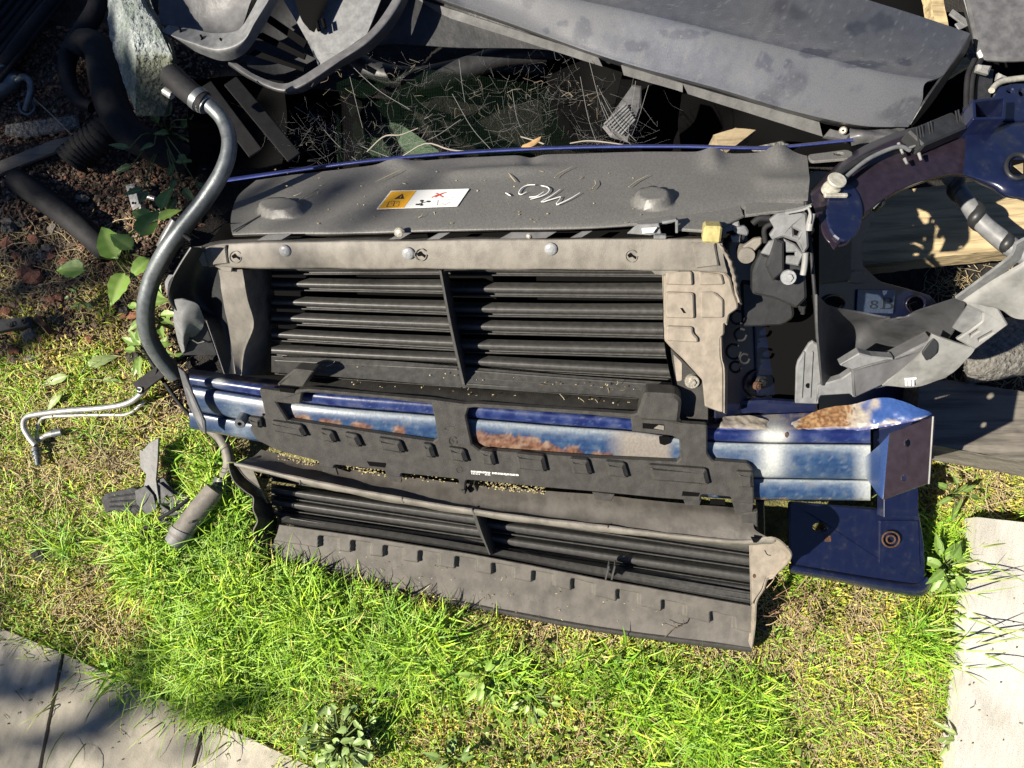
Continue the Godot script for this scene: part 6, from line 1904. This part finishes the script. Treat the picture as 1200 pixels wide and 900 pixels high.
func scrap_pile():
	# the big grey panel lying across the top
	var g := Geo.new()
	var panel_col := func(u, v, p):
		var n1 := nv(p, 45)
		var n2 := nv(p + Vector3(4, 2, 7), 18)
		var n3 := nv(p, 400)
		var k := (1.0 + n3 * 0.12) * (0.62 if v < 0.35 else 1.0)  # upper face darker, front lighter: sky sheen on the front painted in
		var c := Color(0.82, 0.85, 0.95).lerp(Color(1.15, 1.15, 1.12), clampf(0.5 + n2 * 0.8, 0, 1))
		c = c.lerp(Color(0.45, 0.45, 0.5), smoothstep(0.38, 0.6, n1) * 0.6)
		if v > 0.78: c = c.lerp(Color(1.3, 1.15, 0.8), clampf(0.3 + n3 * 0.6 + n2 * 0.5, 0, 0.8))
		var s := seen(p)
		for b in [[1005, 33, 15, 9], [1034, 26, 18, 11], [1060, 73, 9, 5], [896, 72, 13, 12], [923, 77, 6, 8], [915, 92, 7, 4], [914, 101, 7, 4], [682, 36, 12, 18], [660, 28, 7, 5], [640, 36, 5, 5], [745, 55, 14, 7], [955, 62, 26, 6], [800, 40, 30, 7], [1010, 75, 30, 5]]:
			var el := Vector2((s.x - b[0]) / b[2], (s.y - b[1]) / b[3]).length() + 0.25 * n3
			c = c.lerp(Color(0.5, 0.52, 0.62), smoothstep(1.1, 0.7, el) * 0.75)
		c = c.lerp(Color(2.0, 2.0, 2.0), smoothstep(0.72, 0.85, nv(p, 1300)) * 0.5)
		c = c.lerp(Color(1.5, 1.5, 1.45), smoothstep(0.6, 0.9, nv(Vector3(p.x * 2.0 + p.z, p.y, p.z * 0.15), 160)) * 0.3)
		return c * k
	var t := thing("sill_cover", "long faded grey plastic sill panel with painted sky sheen lying across the scrap at the top", "car panel", P(900, 60, 1.5))
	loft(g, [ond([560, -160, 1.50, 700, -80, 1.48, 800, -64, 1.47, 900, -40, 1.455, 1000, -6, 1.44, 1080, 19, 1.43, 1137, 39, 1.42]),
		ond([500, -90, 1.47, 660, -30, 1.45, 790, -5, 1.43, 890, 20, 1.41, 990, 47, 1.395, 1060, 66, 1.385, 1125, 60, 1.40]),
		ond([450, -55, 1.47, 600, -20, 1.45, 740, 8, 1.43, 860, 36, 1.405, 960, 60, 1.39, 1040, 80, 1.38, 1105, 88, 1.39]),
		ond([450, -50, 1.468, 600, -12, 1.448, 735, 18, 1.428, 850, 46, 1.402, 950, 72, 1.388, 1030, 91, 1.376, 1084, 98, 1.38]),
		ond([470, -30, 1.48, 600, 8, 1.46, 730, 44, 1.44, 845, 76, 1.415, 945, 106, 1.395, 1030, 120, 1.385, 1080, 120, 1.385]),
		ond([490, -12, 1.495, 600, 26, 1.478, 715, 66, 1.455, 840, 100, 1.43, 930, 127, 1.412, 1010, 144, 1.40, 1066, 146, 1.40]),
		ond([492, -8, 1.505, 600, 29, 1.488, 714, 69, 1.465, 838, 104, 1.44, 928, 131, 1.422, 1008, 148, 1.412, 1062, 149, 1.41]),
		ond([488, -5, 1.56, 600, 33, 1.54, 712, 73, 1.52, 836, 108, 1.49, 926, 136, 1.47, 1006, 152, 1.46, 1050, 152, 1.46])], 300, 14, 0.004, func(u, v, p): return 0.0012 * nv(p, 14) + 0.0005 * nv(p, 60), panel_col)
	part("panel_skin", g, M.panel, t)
	g = Geo.new()
	loft(g, [ond([1137, 39, 1.42, 1128, 58, 1.40, 1106, 88, 1.39, 1085, 118, 1.385, 1067, 146, 1.40]), ond([1139, 42, 1.45, 1132, 62, 1.44, 1112, 92, 1.43, 1090, 124, 1.43, 1068, 150, 1.44])], 20, 2, 0.004)
	part("panel_end", g, M.darkplastic, t)
	g = Geo.new()                                            # stepped flange under the front edge
	for f in [[470, -8, 1.54, 700, 66, 1.50, 466, 2, 1.55, 706, 78, 1.51], [728, 76, 1.495, 800, 98, 1.475, 731, 88, 1.505, 800, 108, 1.485], [800, 98, 1.475, 960, 143, 1.445, 806, 110, 1.485, 964, 160, 1.455]]:
		loft(g, [ond([f[0], f[1], f[2], f[3], f[4], f[5]]), ond([f[6], f[7], f[8], f[9], f[10], f[11]])], 20, 3, 0.004, func(u, v, p): return 0.0015 * nv(p, 160))
	part("panel_flange", g, M.trim, t)
	g = Geo.new()
	loft(g, [ond([996, 150, 1.42, 1010, 153, 1.41, 1040, 152, 1.41, 1062, 148, 1.42]), ond([996, 162, 1.40, 1010, 158, 1.39, 1040, 160, 1.39, 1056, 158, 1.41]), ond([998, 172, 1.42, 1012, 174, 1.41, 1028, 172, 1.41, 1044, 164, 1.43])], 16, 5, 0.004, func(u, v, p): return 0.003 * nv(p, 200))
	part("panel_foot", g, M.liner, t)
	g = Geo.new()
	slab(g, ond([974, 150, 1.44, 1000, 156, 1.44, 994, 166, 1.44, 966, 160, 1.44]), 0.01)
	part("panel_bracket", g, M.liner, t)
	g = Geo.new()
	g.lathe(frame(P(988, 153, 1.432), eye - P(988, 153, 1.44)), [0.002, 0.003, 0.005, 0.003, 0.0075, 0.001, 0.0075, -0.004], 14)
	part("panel_screw", g, M.zinc, t)
	g = Geo.new()
	slab(g, ond([981, 132, 1.406, 989, 134, 1.404, 988, 137, 1.404, 981, 136, 1.406]), 0.004)
	part("panel_slot", g, M.void, t)
	# wheel arch liners
	t = thing("arch_liner", "grey plastic wheel arch liner with a folded rim and three slots", "arch liner", P(260, 30, 1.5))
	g = Geo.new()
	var bend := func(u, v, p): return 0.0015 * nv(p, 60)
	loft(g, [ond([180, -60, 1.52, 230, -70, 1.50, 280, -60, 1.50, 330, -40, 1.49]), ond([186, 0, 1.52, 220, -5, 1.53, 262, -6, 1.53, 300, -10, 1.51]), ond([188, 26, 1.525, 215, 30, 1.54, 250, 34, 1.54, 285, 28, 1.52]), ond([200, 32, 1.50, 225, 36, 1.515, 255, 40, 1.515, 282, 36, 1.50])], 24, 5, 0.003, bend)
	part("liner_shell", g, M.liner, t)
	g = Geo.new()
	loft(g, [ond([197, 30, 1.505, 225, 34, 1.51, 252, 39, 1.50, 278, 36, 1.485, 292, 18, 1.475, 306, -10, 1.47, 320, -50, 1.47]), ond([191, 36, 1.49, 225, 46, 1.485, 255, 52, 1.475, 282, 44, 1.465, 297, 22, 1.455, 314, -10, 1.455, 326, -50, 1.455]), ond([192, 39, 1.49, 226, 52, 1.48, 256, 60, 1.47, 284, 50, 1.458, 300, 26, 1.45, 320, -8, 1.45, 334, -50, 1.45]), ond([200, 44, 1.52, 228, 60, 1.51, 262, 71, 1.50, 286, 63, 1.49, 304, 40, 1.48, 326, 0, 1.48, 344, -50, 1.48])], 50, 5, 0.003, bend)
	part("liner_rim", g, M.greyplastic, t)
	for c in [[211, 36, 1.499], [236, 45, 1.489], [259, 49, 1.481]]:
		g = Geo.new()
		g.tube(ond([c[0] - 1, c[1] - 4, c[2], c[0] + 1, c[1], c[2] - 0.002, c[0], c[1] + 3, c[2] - 0.003]), [0.0022], 6)
		part("rim_slot", g, M.void, t)
	t = thing("bumper_corner", "dark bumper corner with an air vent and pale triangular trim", "bumper part", P(350, 60, 1.5))
	g = Geo.new()
	loft(g, [ond([300, 20, 1.53, 322, -20, 1.52, 345, -60, 1.52]), ond([290, 64, 1.54, 330, 30, 1.55, 400, -60, 1.53]), ond([290, 80, 1.53, 340, 84, 1.55, 420, 30, 1.54, 480, -60, 1.53])], 24, 5, 0.004, bend)
	part("corner_shell", g, M.darkplastic, t)
	g = Geo.new()
	loft(g, [ond([270, 70, 1.525, 300, 88, 1.50, 330, 98, 1.485, 352, 90, 1.48, 390, 66, 1.475, 430, 40, 1.47, 460, 0, 1.47, 480, -50, 1.47]), ond([268, 74, 1.525, 298, 94, 1.495, 330, 107, 1.48, 356, 100, 1.47, 396, 74, 1.465, 436, 46, 1.465, 468, 6, 1.465, 490, -50, 1.465]), ond([268, 76, 1.55, 300, 97, 1.53, 332, 110, 1.52, 360, 106, 1.51, 400, 80, 1.51, 440, 56, 1.51, 472, 14, 1.51, 500, -50, 1.51])], 50, 4, 0.003, bend)
	part("corner_rim", g, M.liner, t)
	g = Geo.new()
	loft(g, [ond([326, -10, 1.50, 345, -30, 1.50, 460, -40, 1.48]), ond([350, 30, 1.505, 370, 20, 1.50, 448, -5, 1.48]), ond([374, 74, 1.495, 378, 76, 1.495, 430, 40, 1.475])], 16, 5, 0.003)
	part("trim_panel", g, M.greyplastic, t)
	for k in 3:
		g = Geo.new()
		loft(g, [ond([316 - k * 9, 18 + k * 20, 1.50, 360 - k * 2, 48 + k * 16, 1.50]), ond([310 - k * 9, 24 + k * 20, 1.505, 356, 56 + k * 14, 1.505])], 6, 1, 0.006)
		part("vent_bar", g, M.void, t)
	g = Geo.new()
	loft(g, [ond([340, -20, 1.47, 362, -30, 1.47, 400, -40, 1.46]), ond([352, 20, 1.475, 370, 14, 1.47, 384, 0, 1.47]), ond([362, 34, 1.475, 368, 37, 1.475, 372, 30, 1.475])], 12, 4, 0.004)
	g.tube(ond([371, 24, 1.475, 374, 36, 1.475]), [0.004], 6)
	g.tube(ond([378, 22, 1.475, 381, 33, 1.475]), [0.004], 6)
	part("black_flap", g, M.void, t)
	g = Geo.new()
	loft(g, [ond([440, -40, 1.53, 520, -20, 1.53, 600, 20, 1.52, 720, 56, 1.51]), ond([430, 30, 1.54, 520, 20, 1.54, 600, 40, 1.53, 720, 66, 1.52]), ond([400, 70, 1.55, 450, 52, 1.555, 540, 56, 1.545, 640, 58, 1.53, 715, 74, 1.52])], 40, 5, 0.004, bend)
	single("dark_sill", g, M.darkplastic, "dark blue-black plastic sill running under the grey panel", "car panel")
	pipe("sagging_hose", ond([400, 60, 1.66, 440, 84, 1.65, 490, 92, 1.64, 540, 82, 1.64, 590, 66, 1.64, 640, 62, 1.64]), [0.022, 0.026, 0.02], M.darkplastic, "fat dark hose sagging behind the cobwebs under the sill", "hose", 40, 16)
	# netting: a real mesh of cords draped over a hoop
	g = Geo.new()
	var net := func(u, v): return P(lerpf(395, 690, u), lerpf(92, 196, v) - 10 * sin(u * 5.0), 1.66 - 0.06 * sin(u * 3.2 + 0.4) * (1.0 - v) + 0.02 * sin(u * 9.0 + v * 4.0) - 0.10 * v)
	for k in 150:
		var line := PackedVector3Array()
		for j in 25: line.append(net.call(k / 149.0, j / 24.0))
		g.tube(line, [0.00042], 3, false)
	for k in 68:
		var line := PackedVector3Array()
		for j in 41: line.append(net.call(j / 40.0, k / 67.0))
		g.tube(line, [0.00042], 3, false)
	var nt := single("green_netting", g, M.net, "fine dark green netting draped behind the top cover", "netting")
	g = Geo.new()
	loft(g, [ond([445, 142, 1.57, 468, 146, 1.56, 490, 160, 1.55, 515, 178, 1.54]), ond([430, 182, 1.58, 460, 184, 1.56, 485, 186, 1.55, 510, 190, 1.54])], 20, 4, 0.002, func(u, v, p): return 0.008 * nv(p, 60))
	single("green_cloth", g, mat(lin(0.05, 0.085, 0.045), 0.9, null, 1.0), "scrap of green woven cloth catching the sun behind the cover", "cloth")
	# cobwebs and dry stalks caught in them
	g = Geo.new()
	var knots := [[470, 176, 30], [430, 182, 30], [500, 165, 26], [612, 150, 22], [725, 135, 26], [345, 150, 26], [380, 160, 22], [575, 112, 40], [640, 100, 30], [460, 95, 40], [700, 165, 20]]
	for k in 650:
		var kn = knots[rng.randi() % knots.size()]
		var x: float = kn[0] + rng.randfn(0, kn[2])
		var y: float = minf(kn[1] + rng.randfn(0, kn[2] * 0.6), 190.0)
		var p := P(x, y, rng.randf_range(1.44, 1.56))
		var q := P(x + rng.randfn(0, 20), y + rng.randfn(0, 16), rng.randf_range(1.44, 1.56))
		var sag := (p + q) / 2 + Vector3(rng.randfn(0, 0.012), -0.012, rng.randfn(0, 0.012))
		g.tube(spline(PackedVector3Array([p, sag, q]), 6), [rng.randf_range(0.00008, 0.0002)], 3, false)
	for a in [[400, 65, 480, 128], [410, 90, 425, 150], [362, 130, 420, 190], [690, 70, 720, 160], [700, 100, 745, 165], [705, 120, 740, 170], [680, 90, 700, 170], [538, 70, 545, 120], [530, 110, 575, 175], [600, 105, 610, 150], [470, 170, 540, 140], [345, 125, 470, 190], [760, 100, 740, 160], [745, 95, 735, 165]]:
		var p := P(a[0], a[1], 1.50)
		var q := P(a[2], a[3], 1.44)
		g.tube(spline(PackedVector3Array([p, (p + q) / 2 + Vector3(0, -0.015, 0.004), q]), 12), [0.0005], 4, false)
	var o := part("cobwebs", g, M.thread, self)
	o.set_meta("kind", "stuff")
	o.set_meta("label", "dusty cobweb threads spanning the dark gap behind the cover")
	g = Geo.new()
	for k in 60:
		var x := rng.randf_range(340, 700)
		var y := 70 + rng.randf() * 100 if x < 560 else rng.randf_range(85, 110) + absf(x - 640) * 0.3
		var p := P(x, y, rng.randf_range(1.48, 1.60))
		var d := Vector3(rng.randf_range(-1, 1), rng.randf_range(-0.3, 0.3), rng.randf_range(-0.6, 0.6)).normalized() * rng.randf_range(0.008, 0.03)
		g.hue = Color(0.24, 0.21, 0.16).lerp(Color(0.13, 0.10, 0.06), rng.randf())
		g.tube(spline(PackedVector3Array([p, p + d * 0.5 + Vector3(rng.randfn(0, 0.006), 0.003, rng.randfn(0, 0.006)), p + d]), 6), [rng.randf_range(0.00025, 0.0006)], 4, false)
	for a in [[668, 168, 690, 165, 720, 168, 738, 171], [430, 178, 450, 160, 470, 158, 490, 150], [470, 184, 500, 168, 530, 176, 575, 178], [610, 160, 630, 166, 650, 174, 660, 176]]:
		var line := []
		for j in 4: line.append_array([a[2 * j], a[2 * j + 1], 1.42])
		g.hue = Color(0.32, 0.29, 0.24)
		g.tube(spline(ond(line), 14), [0.0012, 0.0016, 0.0008], 5)
	o = part("dry_stalks", g, M.straw, self)
	o.set_meta("kind", "stuff")
	o.set_meta("label", "dry stalks caught in the cobwebs")
	g = Geo.new()
	g.hue = Color(0.35, 0.22, 0.10)
	loft(g, [ond([611, 172, 1.40, 620, 166, 1.39, 634, 160, 1.39]), ond([612, 176, 1.39, 622, 173, 1.385, 632, 166, 1.39])], 8, 3, 0.001, func(u, v, p): return 0.003 * nv(p, 300))
	single("dead_leaf", g, M.straw, "curled brown dead leaf on the blue edge behind the cover", "leaf")
	# lamp bowl and ribbed grille pieces in the dark
	t = thing("ribbed_bracket", "grey ribbed plastic bracket wedged in the dark under the panel", "bracket", P(725, 130, 1.55))
	g = Geo.new()
	slab(g, ond([706, 148, 1.52, 742, 98, 1.52, 752, 100, 1.52, 752, 126, 1.51, 736, 166, 1.52, 716, 160, 1.52]), 0.006)
	part("bracket_plate", g, M.liner, t)
	for k in 7:
		g = Geo.new()
		var f := k / 6.0
		beam(g, P(lerpf(708, 728, f), lerpf(146, 158, f) - 0, 1.508), P(lerpf(738, 748, f) - 4, lerpf(122, 140, f), 1.508), 0.004, 0.006)
		part("bracket_rib", g, M.greyplastic, t)
	g = Geo.new()
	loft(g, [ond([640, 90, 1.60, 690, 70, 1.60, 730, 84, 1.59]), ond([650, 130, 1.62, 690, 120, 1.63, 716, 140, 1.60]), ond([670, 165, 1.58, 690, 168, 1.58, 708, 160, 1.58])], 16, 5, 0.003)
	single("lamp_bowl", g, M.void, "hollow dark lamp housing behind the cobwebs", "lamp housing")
	# added black bent sheets standing in for deep shade between the scrap
	var bits := [[330, 110, 420, 200, 1.70, "added dark bent shade sheet under the bumper corner"], [225, 95, 330, 190, 1.62, "added black shade sheet beside the rubber sleeve"], [480, 90, 660, 190, 1.80, "large added black shade sheet behind the netting"], [640, 70, 860, 175, 1.76, "added black shade sheet under the grey panel"], [800, 110, 1010, 185, 1.70, "added black shade sheet under the panel's right half"], [1000, 100, 1150, 190, 1.62, "added black shade sheet behind the relay box"], [1060, 20, 1200, 110, 1.66, "added black shade sheet below the flat panel, top right"], [860, -60, 1080, 30, 1.80, "added black shade sheet behind the panel's upper edge"]]
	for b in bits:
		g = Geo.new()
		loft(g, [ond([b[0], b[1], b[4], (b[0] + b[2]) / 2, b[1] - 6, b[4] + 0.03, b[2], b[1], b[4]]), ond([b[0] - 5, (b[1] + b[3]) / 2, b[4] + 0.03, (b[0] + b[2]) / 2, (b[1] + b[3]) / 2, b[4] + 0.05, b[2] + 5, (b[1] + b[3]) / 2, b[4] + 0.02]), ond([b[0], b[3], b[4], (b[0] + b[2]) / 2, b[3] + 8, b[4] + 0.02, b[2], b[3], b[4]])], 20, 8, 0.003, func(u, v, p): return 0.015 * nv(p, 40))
		single("shade_sheet", g, M.void, b[5], "plastic sheet")
	for b in [[240, 100, 300, 180, "long black strip leaning beside the rubber sleeve"], [270, 95, 345, 185, "second black strip from the rubber sleeve, leaning the same way"]]:
		g = Geo.new()
		beam(g, P(b[0], b[1], 1.46), P(b[2], b[3], 1.45), 0.03, 0.006)
		single("black_strip", g, M.shade, b[4], "plastic strip")
	# right side: timber, stone, twisted hose, odds and ends
	g = Geo.new()
	var w0 := [P(985, 232, 1.52), P(1240, 200, 1.50), P(1240, 286, 1.50), P(1000, 312, 1.52)]
	rough_box(g, [w0[0], w0[1], w0[2], w0[3]], Vector3(0, -0.06, 0), 0.0012, null, 30)
	for k in 4:
		var f := [0.3, 0.52, 0.66, 0.8][k] as float
		g.tube(spline(PackedVector3Array([(w0[0] as Vector3).lerp(w0[3], f) + Vector3(0.02, 0.001, 0), (w0[0] as Vector3).lerp(w0[3], f).lerp((w0[1] as Vector3).lerp(w0[2], f + 0.03), 0.5) + Vector3(0, 0.001, 0.002), (w0[1] as Vector3).lerp(w0[2], f) + Vector3(0, 0.001, 0)]), 20), [0.0004, 0.0008, 0.0004], 4)
	single("timber_beam", g, M.palewood, "weathered pale timber lying under the curved blue rail", "timber")
	g = Geo.new()
	rough_box(g, [G(1076, 440, 0.16), G(1260, 468, 0.16), G(1260, 552, 0.16), G(1076, 518, 0.16)], Vector3(0, -0.12, 0), 0.0015, null, 30)
	single("timber_beam", g, M.greywood, "grey weathered timber right of the beam's end plate", "timber")
	g = Geo.new()
	rough_box(g, [P(1084, -40, 1.60), P(1098, -40, 1.60), P(1112, 32, 1.58), P(1096, 30, 1.58)], Vector3(0, -0.03, 0), 0.001, null, 10)
	single("pale_batten", g, M.palewood, "pale wooden batten behind the corner of the grey panel", "batten")
	g = Geo.new()
	rough_box(g, [P(1112, 76, 1.58), P(1146, 60, 1.58), P(1150, 68, 1.58), P(1108, 92, 1.58)], Vector3(0, -0.02, 0), 0.001, null, 8)
	single("wood_chip", g, M.palewood, "sunlit yellowish piece of wood below the flat panel", "wood piece")
	g = Geo.new()
	rough_box(g, [P(836, 158, 1.56), P(862, 150, 1.56), P(886, 152, 1.56), P(850, 180, 1.55)], Vector3(0, -0.04, 0), 0.001, null, 10)
	single("wood_offcut", g, M.wood, "brown wooden offcut in the dark just above the blue edge", "wood offcut")
	g = Geo.new()
	slab(g, ond([880, 172, 1.46, 918, 164, 1.46, 926, 168, 1.46, 922, 178, 1.45, 890, 180, 1.45]), 0.01)
	single("stone_flake", g, M.stone, "grey stone flake behind the blue edge, right of the offcut", "stone")
	g = Geo.new()
	slab(g, ond([1126, -40, 1.50, 1250, -40, 1.48, 1250, 68, 1.44, 1180, 70, 1.45, 1150, 68, 1.46, 1146, 60, 1.46]), 0.008)
	single("flat_cover", g, M.liner, "flat dark brown plastic panel in the top right corner", "plastic panel")
	t = thing("lattice_strip", "grey plastic lattice strip between batten and flat panel", "lattice strip", P(1120, 20, 1.56))
	for k in 6:
		g = Geo.new()
		var y := -22.0 + k * 18
		beam(g, P(1100 + k * 7, y, 1.54), P(1122 + k * 5.4, y + (14 if k % 2 == 0 else -8), 1.54), 0.016, 0.004)
		part("lattice_bar", g, M.greyplastic, t)
	g = Geo.new()
	beam(g, P(1118, -40, 1.53), P(1148, 68, 1.53), 0.006, 0.01)
	part("lattice_edge", g, M.darkplastic, t)
	t = thing("mesh_strap", "black strap and rubber seal hanging beside the strut tower", "rubber seal", P(1145, 110, 1.5))
	for k in 2:
		g = Geo.new()
		g.tube(spline(ond([1150 - k * 8, 70, 1.45, 1140 - k * 6, 90, 1.44, 1137 - k * 5, 130, 1.42]), 12), [0.005], 8)
		part("rubber_seal", g, M.rubber, t)
	g = Geo.new()
	slab(g, ond([1148, 76, 1.46, 1166, 80, 1.46, 1160, 130, 1.44, 1140, 130, 1.44]), 0.004)
	part("strap", g, M.darkplastic, t)
	for b in [[1148, 74, 1164, 76, 1160, 86, 1146, 82, "small grey block under the flat panel's lower edge"], [1172, 84, 1184, 90, 1176, 94, 1170, 92, "pale shard beside the cream rubber seal"]]:
		g = Geo.new()
		slab(g, ond([b[0], b[1], 1.42, b[2], b[3], 1.42, b[4], b[5], 1.42, b[6], b[7], 1.42]), 0.012)
		single("grey_shard", g, M.palegrey, b[8], "plastic shard")
	# twisted black and white strap
	t = thing("twisted_hose", "twisted grey hose with black wrapping crossing the timber", "hose", P(1160, 250, 1.4))
	var path := spline(ond([1112, 206, 1.42, 1130, 232, 1.40, 1148, 258, 1.38, 1168, 276, 1.37, 1186, 290, 1.36, 1210, 304, 1.35]), 60)
	g = Geo.new()
	g.tube(path, [0.014, 0.015, 0.017, 0.018], 12)
	part("hose_core", g, M.greyplastic, t)
	g = Geo.new()
	var helix := PackedVector3Array()
	for k in 61:
		var a := k * 0.32
		helix.append(path[k] + Vector3(cos(a) * 0.012, sin(a) * 0.012, sin(a) * 0.006))
	g.tube(helix, [0.011, 0.011, 0.010], 10)
	part("black_wrap", g, M.darkplastic, t)
	pipe("thin_wire", ond([1105, 208, 1.44, 1112, 224, 1.42, 1124, 246, 1.42]), [0.0014], M.alu, "thin bright wire beside the twisted hose", "wire", 8, 6)
	# cracked stone on the right
	g = Geo.new()
	var cc := func(p): return Color(1.1, 1.05, 0.98).lerp(Color(0.35, 0.33, 0.3), smoothstep(0.12, 0.02, absf(nv(p, 300))) * 0.8)
	var rows := []
	var cols := []
	for k in 33:
		var line := PackedVector3Array()
		var cl := []
		for j in 33:
			var u := (j / 32.0 - 0.5) * 2
			var v := (k / 32.0 - 0.5) * 2
			var p := G(1180 + u * 50, 408 + v * 36 - u * 9, 0.17 + 0.07 * sqrt(maxf(0.0, 1.0 - 0.5 * u * u - 0.9 * v * v)) - (0.06 if maxf(absf(u), absf(v)) > 0.97 else 0.0))
			p.y += 0.003 * nv(p, 150) - 0.004 * smoothstep(0.10, 0.0, absf(nv(p, 300)))
			line.append(p)
			cl.append(cc.call(p))
		rows.append(line)
		cols.append(cl)
	g.grid(rows, eye, 0.03, cols)
	single("cracked_stone", g, M.stone, "rounded grey stone with a cracked surface under the bracket's right end", "stone")

func tree(at: Vector3, clumps: Array):
	var t := thing("garden_tree", "leafy garden tree standing left of the yard, its shade falling on the scrap", "tree", at)
	var g := Geo.new()
	g.tube(spline(PackedVector3Array([at, at + Vector3(0.05, 1.2, -0.05), at + Vector3(-0.05, 2.6, 0.05), at + Vector3(0.1, 4.2, -0.1)]), 24), [0.16, 0.12, 0.09, 0.04], 12)
	for c in clumps:
		var from := at + Vector3(0, clampf(c[0].y * 0.55, 1.2, 3.6), 0)
		g.tube(spline(PackedVector3Array([from, from.lerp(c[0], 0.5) + Vector3(0, 0.2, 0), c[0]]), 16), [0.04, 0.018, 0.005], 8)
	part("trunk", g, M.bark, t)
	var lm := leaf_mesh(0.075, 0.042, 0.15, Color(0.08, 0.16, 0.03))
	for c in clumps:
		var mm := MultiMesh.new()
		mm.transform_format = MultiMesh.TRANSFORM_3D
		mm.mesh = lm
		mm.instance_count = c[2]
		for k in c[2]:
			var d := Vector3(rng.randfn(0, 1), rng.randfn(0, 1), rng.randfn(0, 1)).normalized() * pow(rng.randf(), 0.4)
			var p: Vector3 = c[0] + d * c[1] - at
			mm.set_instance_transform(k, Transform3D(Basis.from_euler(Vector3(rng.randf_range(-0.9, 0.9), rng.randf() * TAU, rng.randf_range(-0.9, 0.9))).scaled(Vector3.ONE * rng.randf_range(0.8, 1.4) * c[3]), p))
		var o := MultiMeshInstance3D.new()
		o.name = "crown"
		o.multimesh = mm
		o.material_override = M.leafy
		o.set_meta("kind", "stuff")
		t.add_child(o, true)

var SUN := Vector3(0.69, -0.66, -0.29)        # the way the sunlight travels

func _ready():
	rng.seed = 20240613
	nz.noise_type = FastNoiseLite.TYPE_SIMPLEX_SMOOTH
	nz.frequency = 0.01
	nz.fractal_octaves = 3
	nz.seed = 7
	var cam := Camera3D.new()
	cam.name = "camera"
	cam.position = eye
	cam.rotation_degrees = Vector3(-PITCH, 0, 0)
	cam.fov = rad_to_deg(2.0 * atan(450.0 / FOC))
	cam.near = 0.05
	cam.far = 400.0
	add_child(cam)
	var env := Environment.new()
	env.background_mode = Environment.BG_SKY
	var sky := Sky.new()
	var sm := ProceduralSkyMaterial.new()
	sm.sky_top_color = Color(0.33, 0.47, 0.72)
	sm.sky_horizon_color = Color(0.66, 0.76, 0.88)
	sm.ground_bottom_color = Color(0.16, 0.16, 0.12)
	sm.ground_horizon_color = Color(0.5, 0.52, 0.5)
	sm.sky_curve = 0.12
	sm.sky_energy_multiplier = 0.5
	sky.sky_material = sm
	env.sky = sky
	env.tonemap_mode = Environment.TONE_MAPPER_LINEAR
	env.tonemap_exposure = 2.05
	env.sdfgi_enabled = true
	env.ssao_enabled = true
	env.ssil_enabled = true
	var we := WorldEnvironment.new()
	we.name = "environment"
	we.environment = env
	add_child(we)
	var sun := DirectionalLight3D.new()
	sun.name = "sun"
	sun.light_energy = 1.6
	sun.light_color = Color(1.0, 0.965, 0.905)
	sun.light_angular_distance = 0.5
	sun.shadow_enabled = true
	add_child(sun)
	sun.look_at_from_position(Vector3.ZERO, SUN, Vector3.UP)
	materials()
	make_ground()
	var up := SUN / SUN.y
	tree(Vector3(-6.2, 0, -1.6), [
		[Vector3(-1.80, 0, -1.32) + up * 4.6, Vector3(1.2, 0.25, 0.76), 4300, 1.0],
		[Vector3(-0.62, 0, -1.0) + up * 4.7, Vector3(0.21, 0.06, 0.33), 340, 1.0],
		[Vector3(-1.05, 0, -0.62) + up * 4.7, Vector3(0.3, 0.2, 0.14), 40, 1.2],
		[Vector3(-0.93, 0, 0.31) + up * 4.8, Vector3(0.44, 0.1, 0.20), 50, 1.5],
		[Vector3(-0.42, 0.45, -0.62) + up * 5.2, Vector3(0.2, 0.2, 0.10), 14, 1.2],
		[Vector3(-1.05, 0, 0.06) + up * 4.7, Vector3(0.3, 0.1, 0.08), 3, 1.4]])
	front_end()
	scrap_pile()
	yard_things()
	growth()
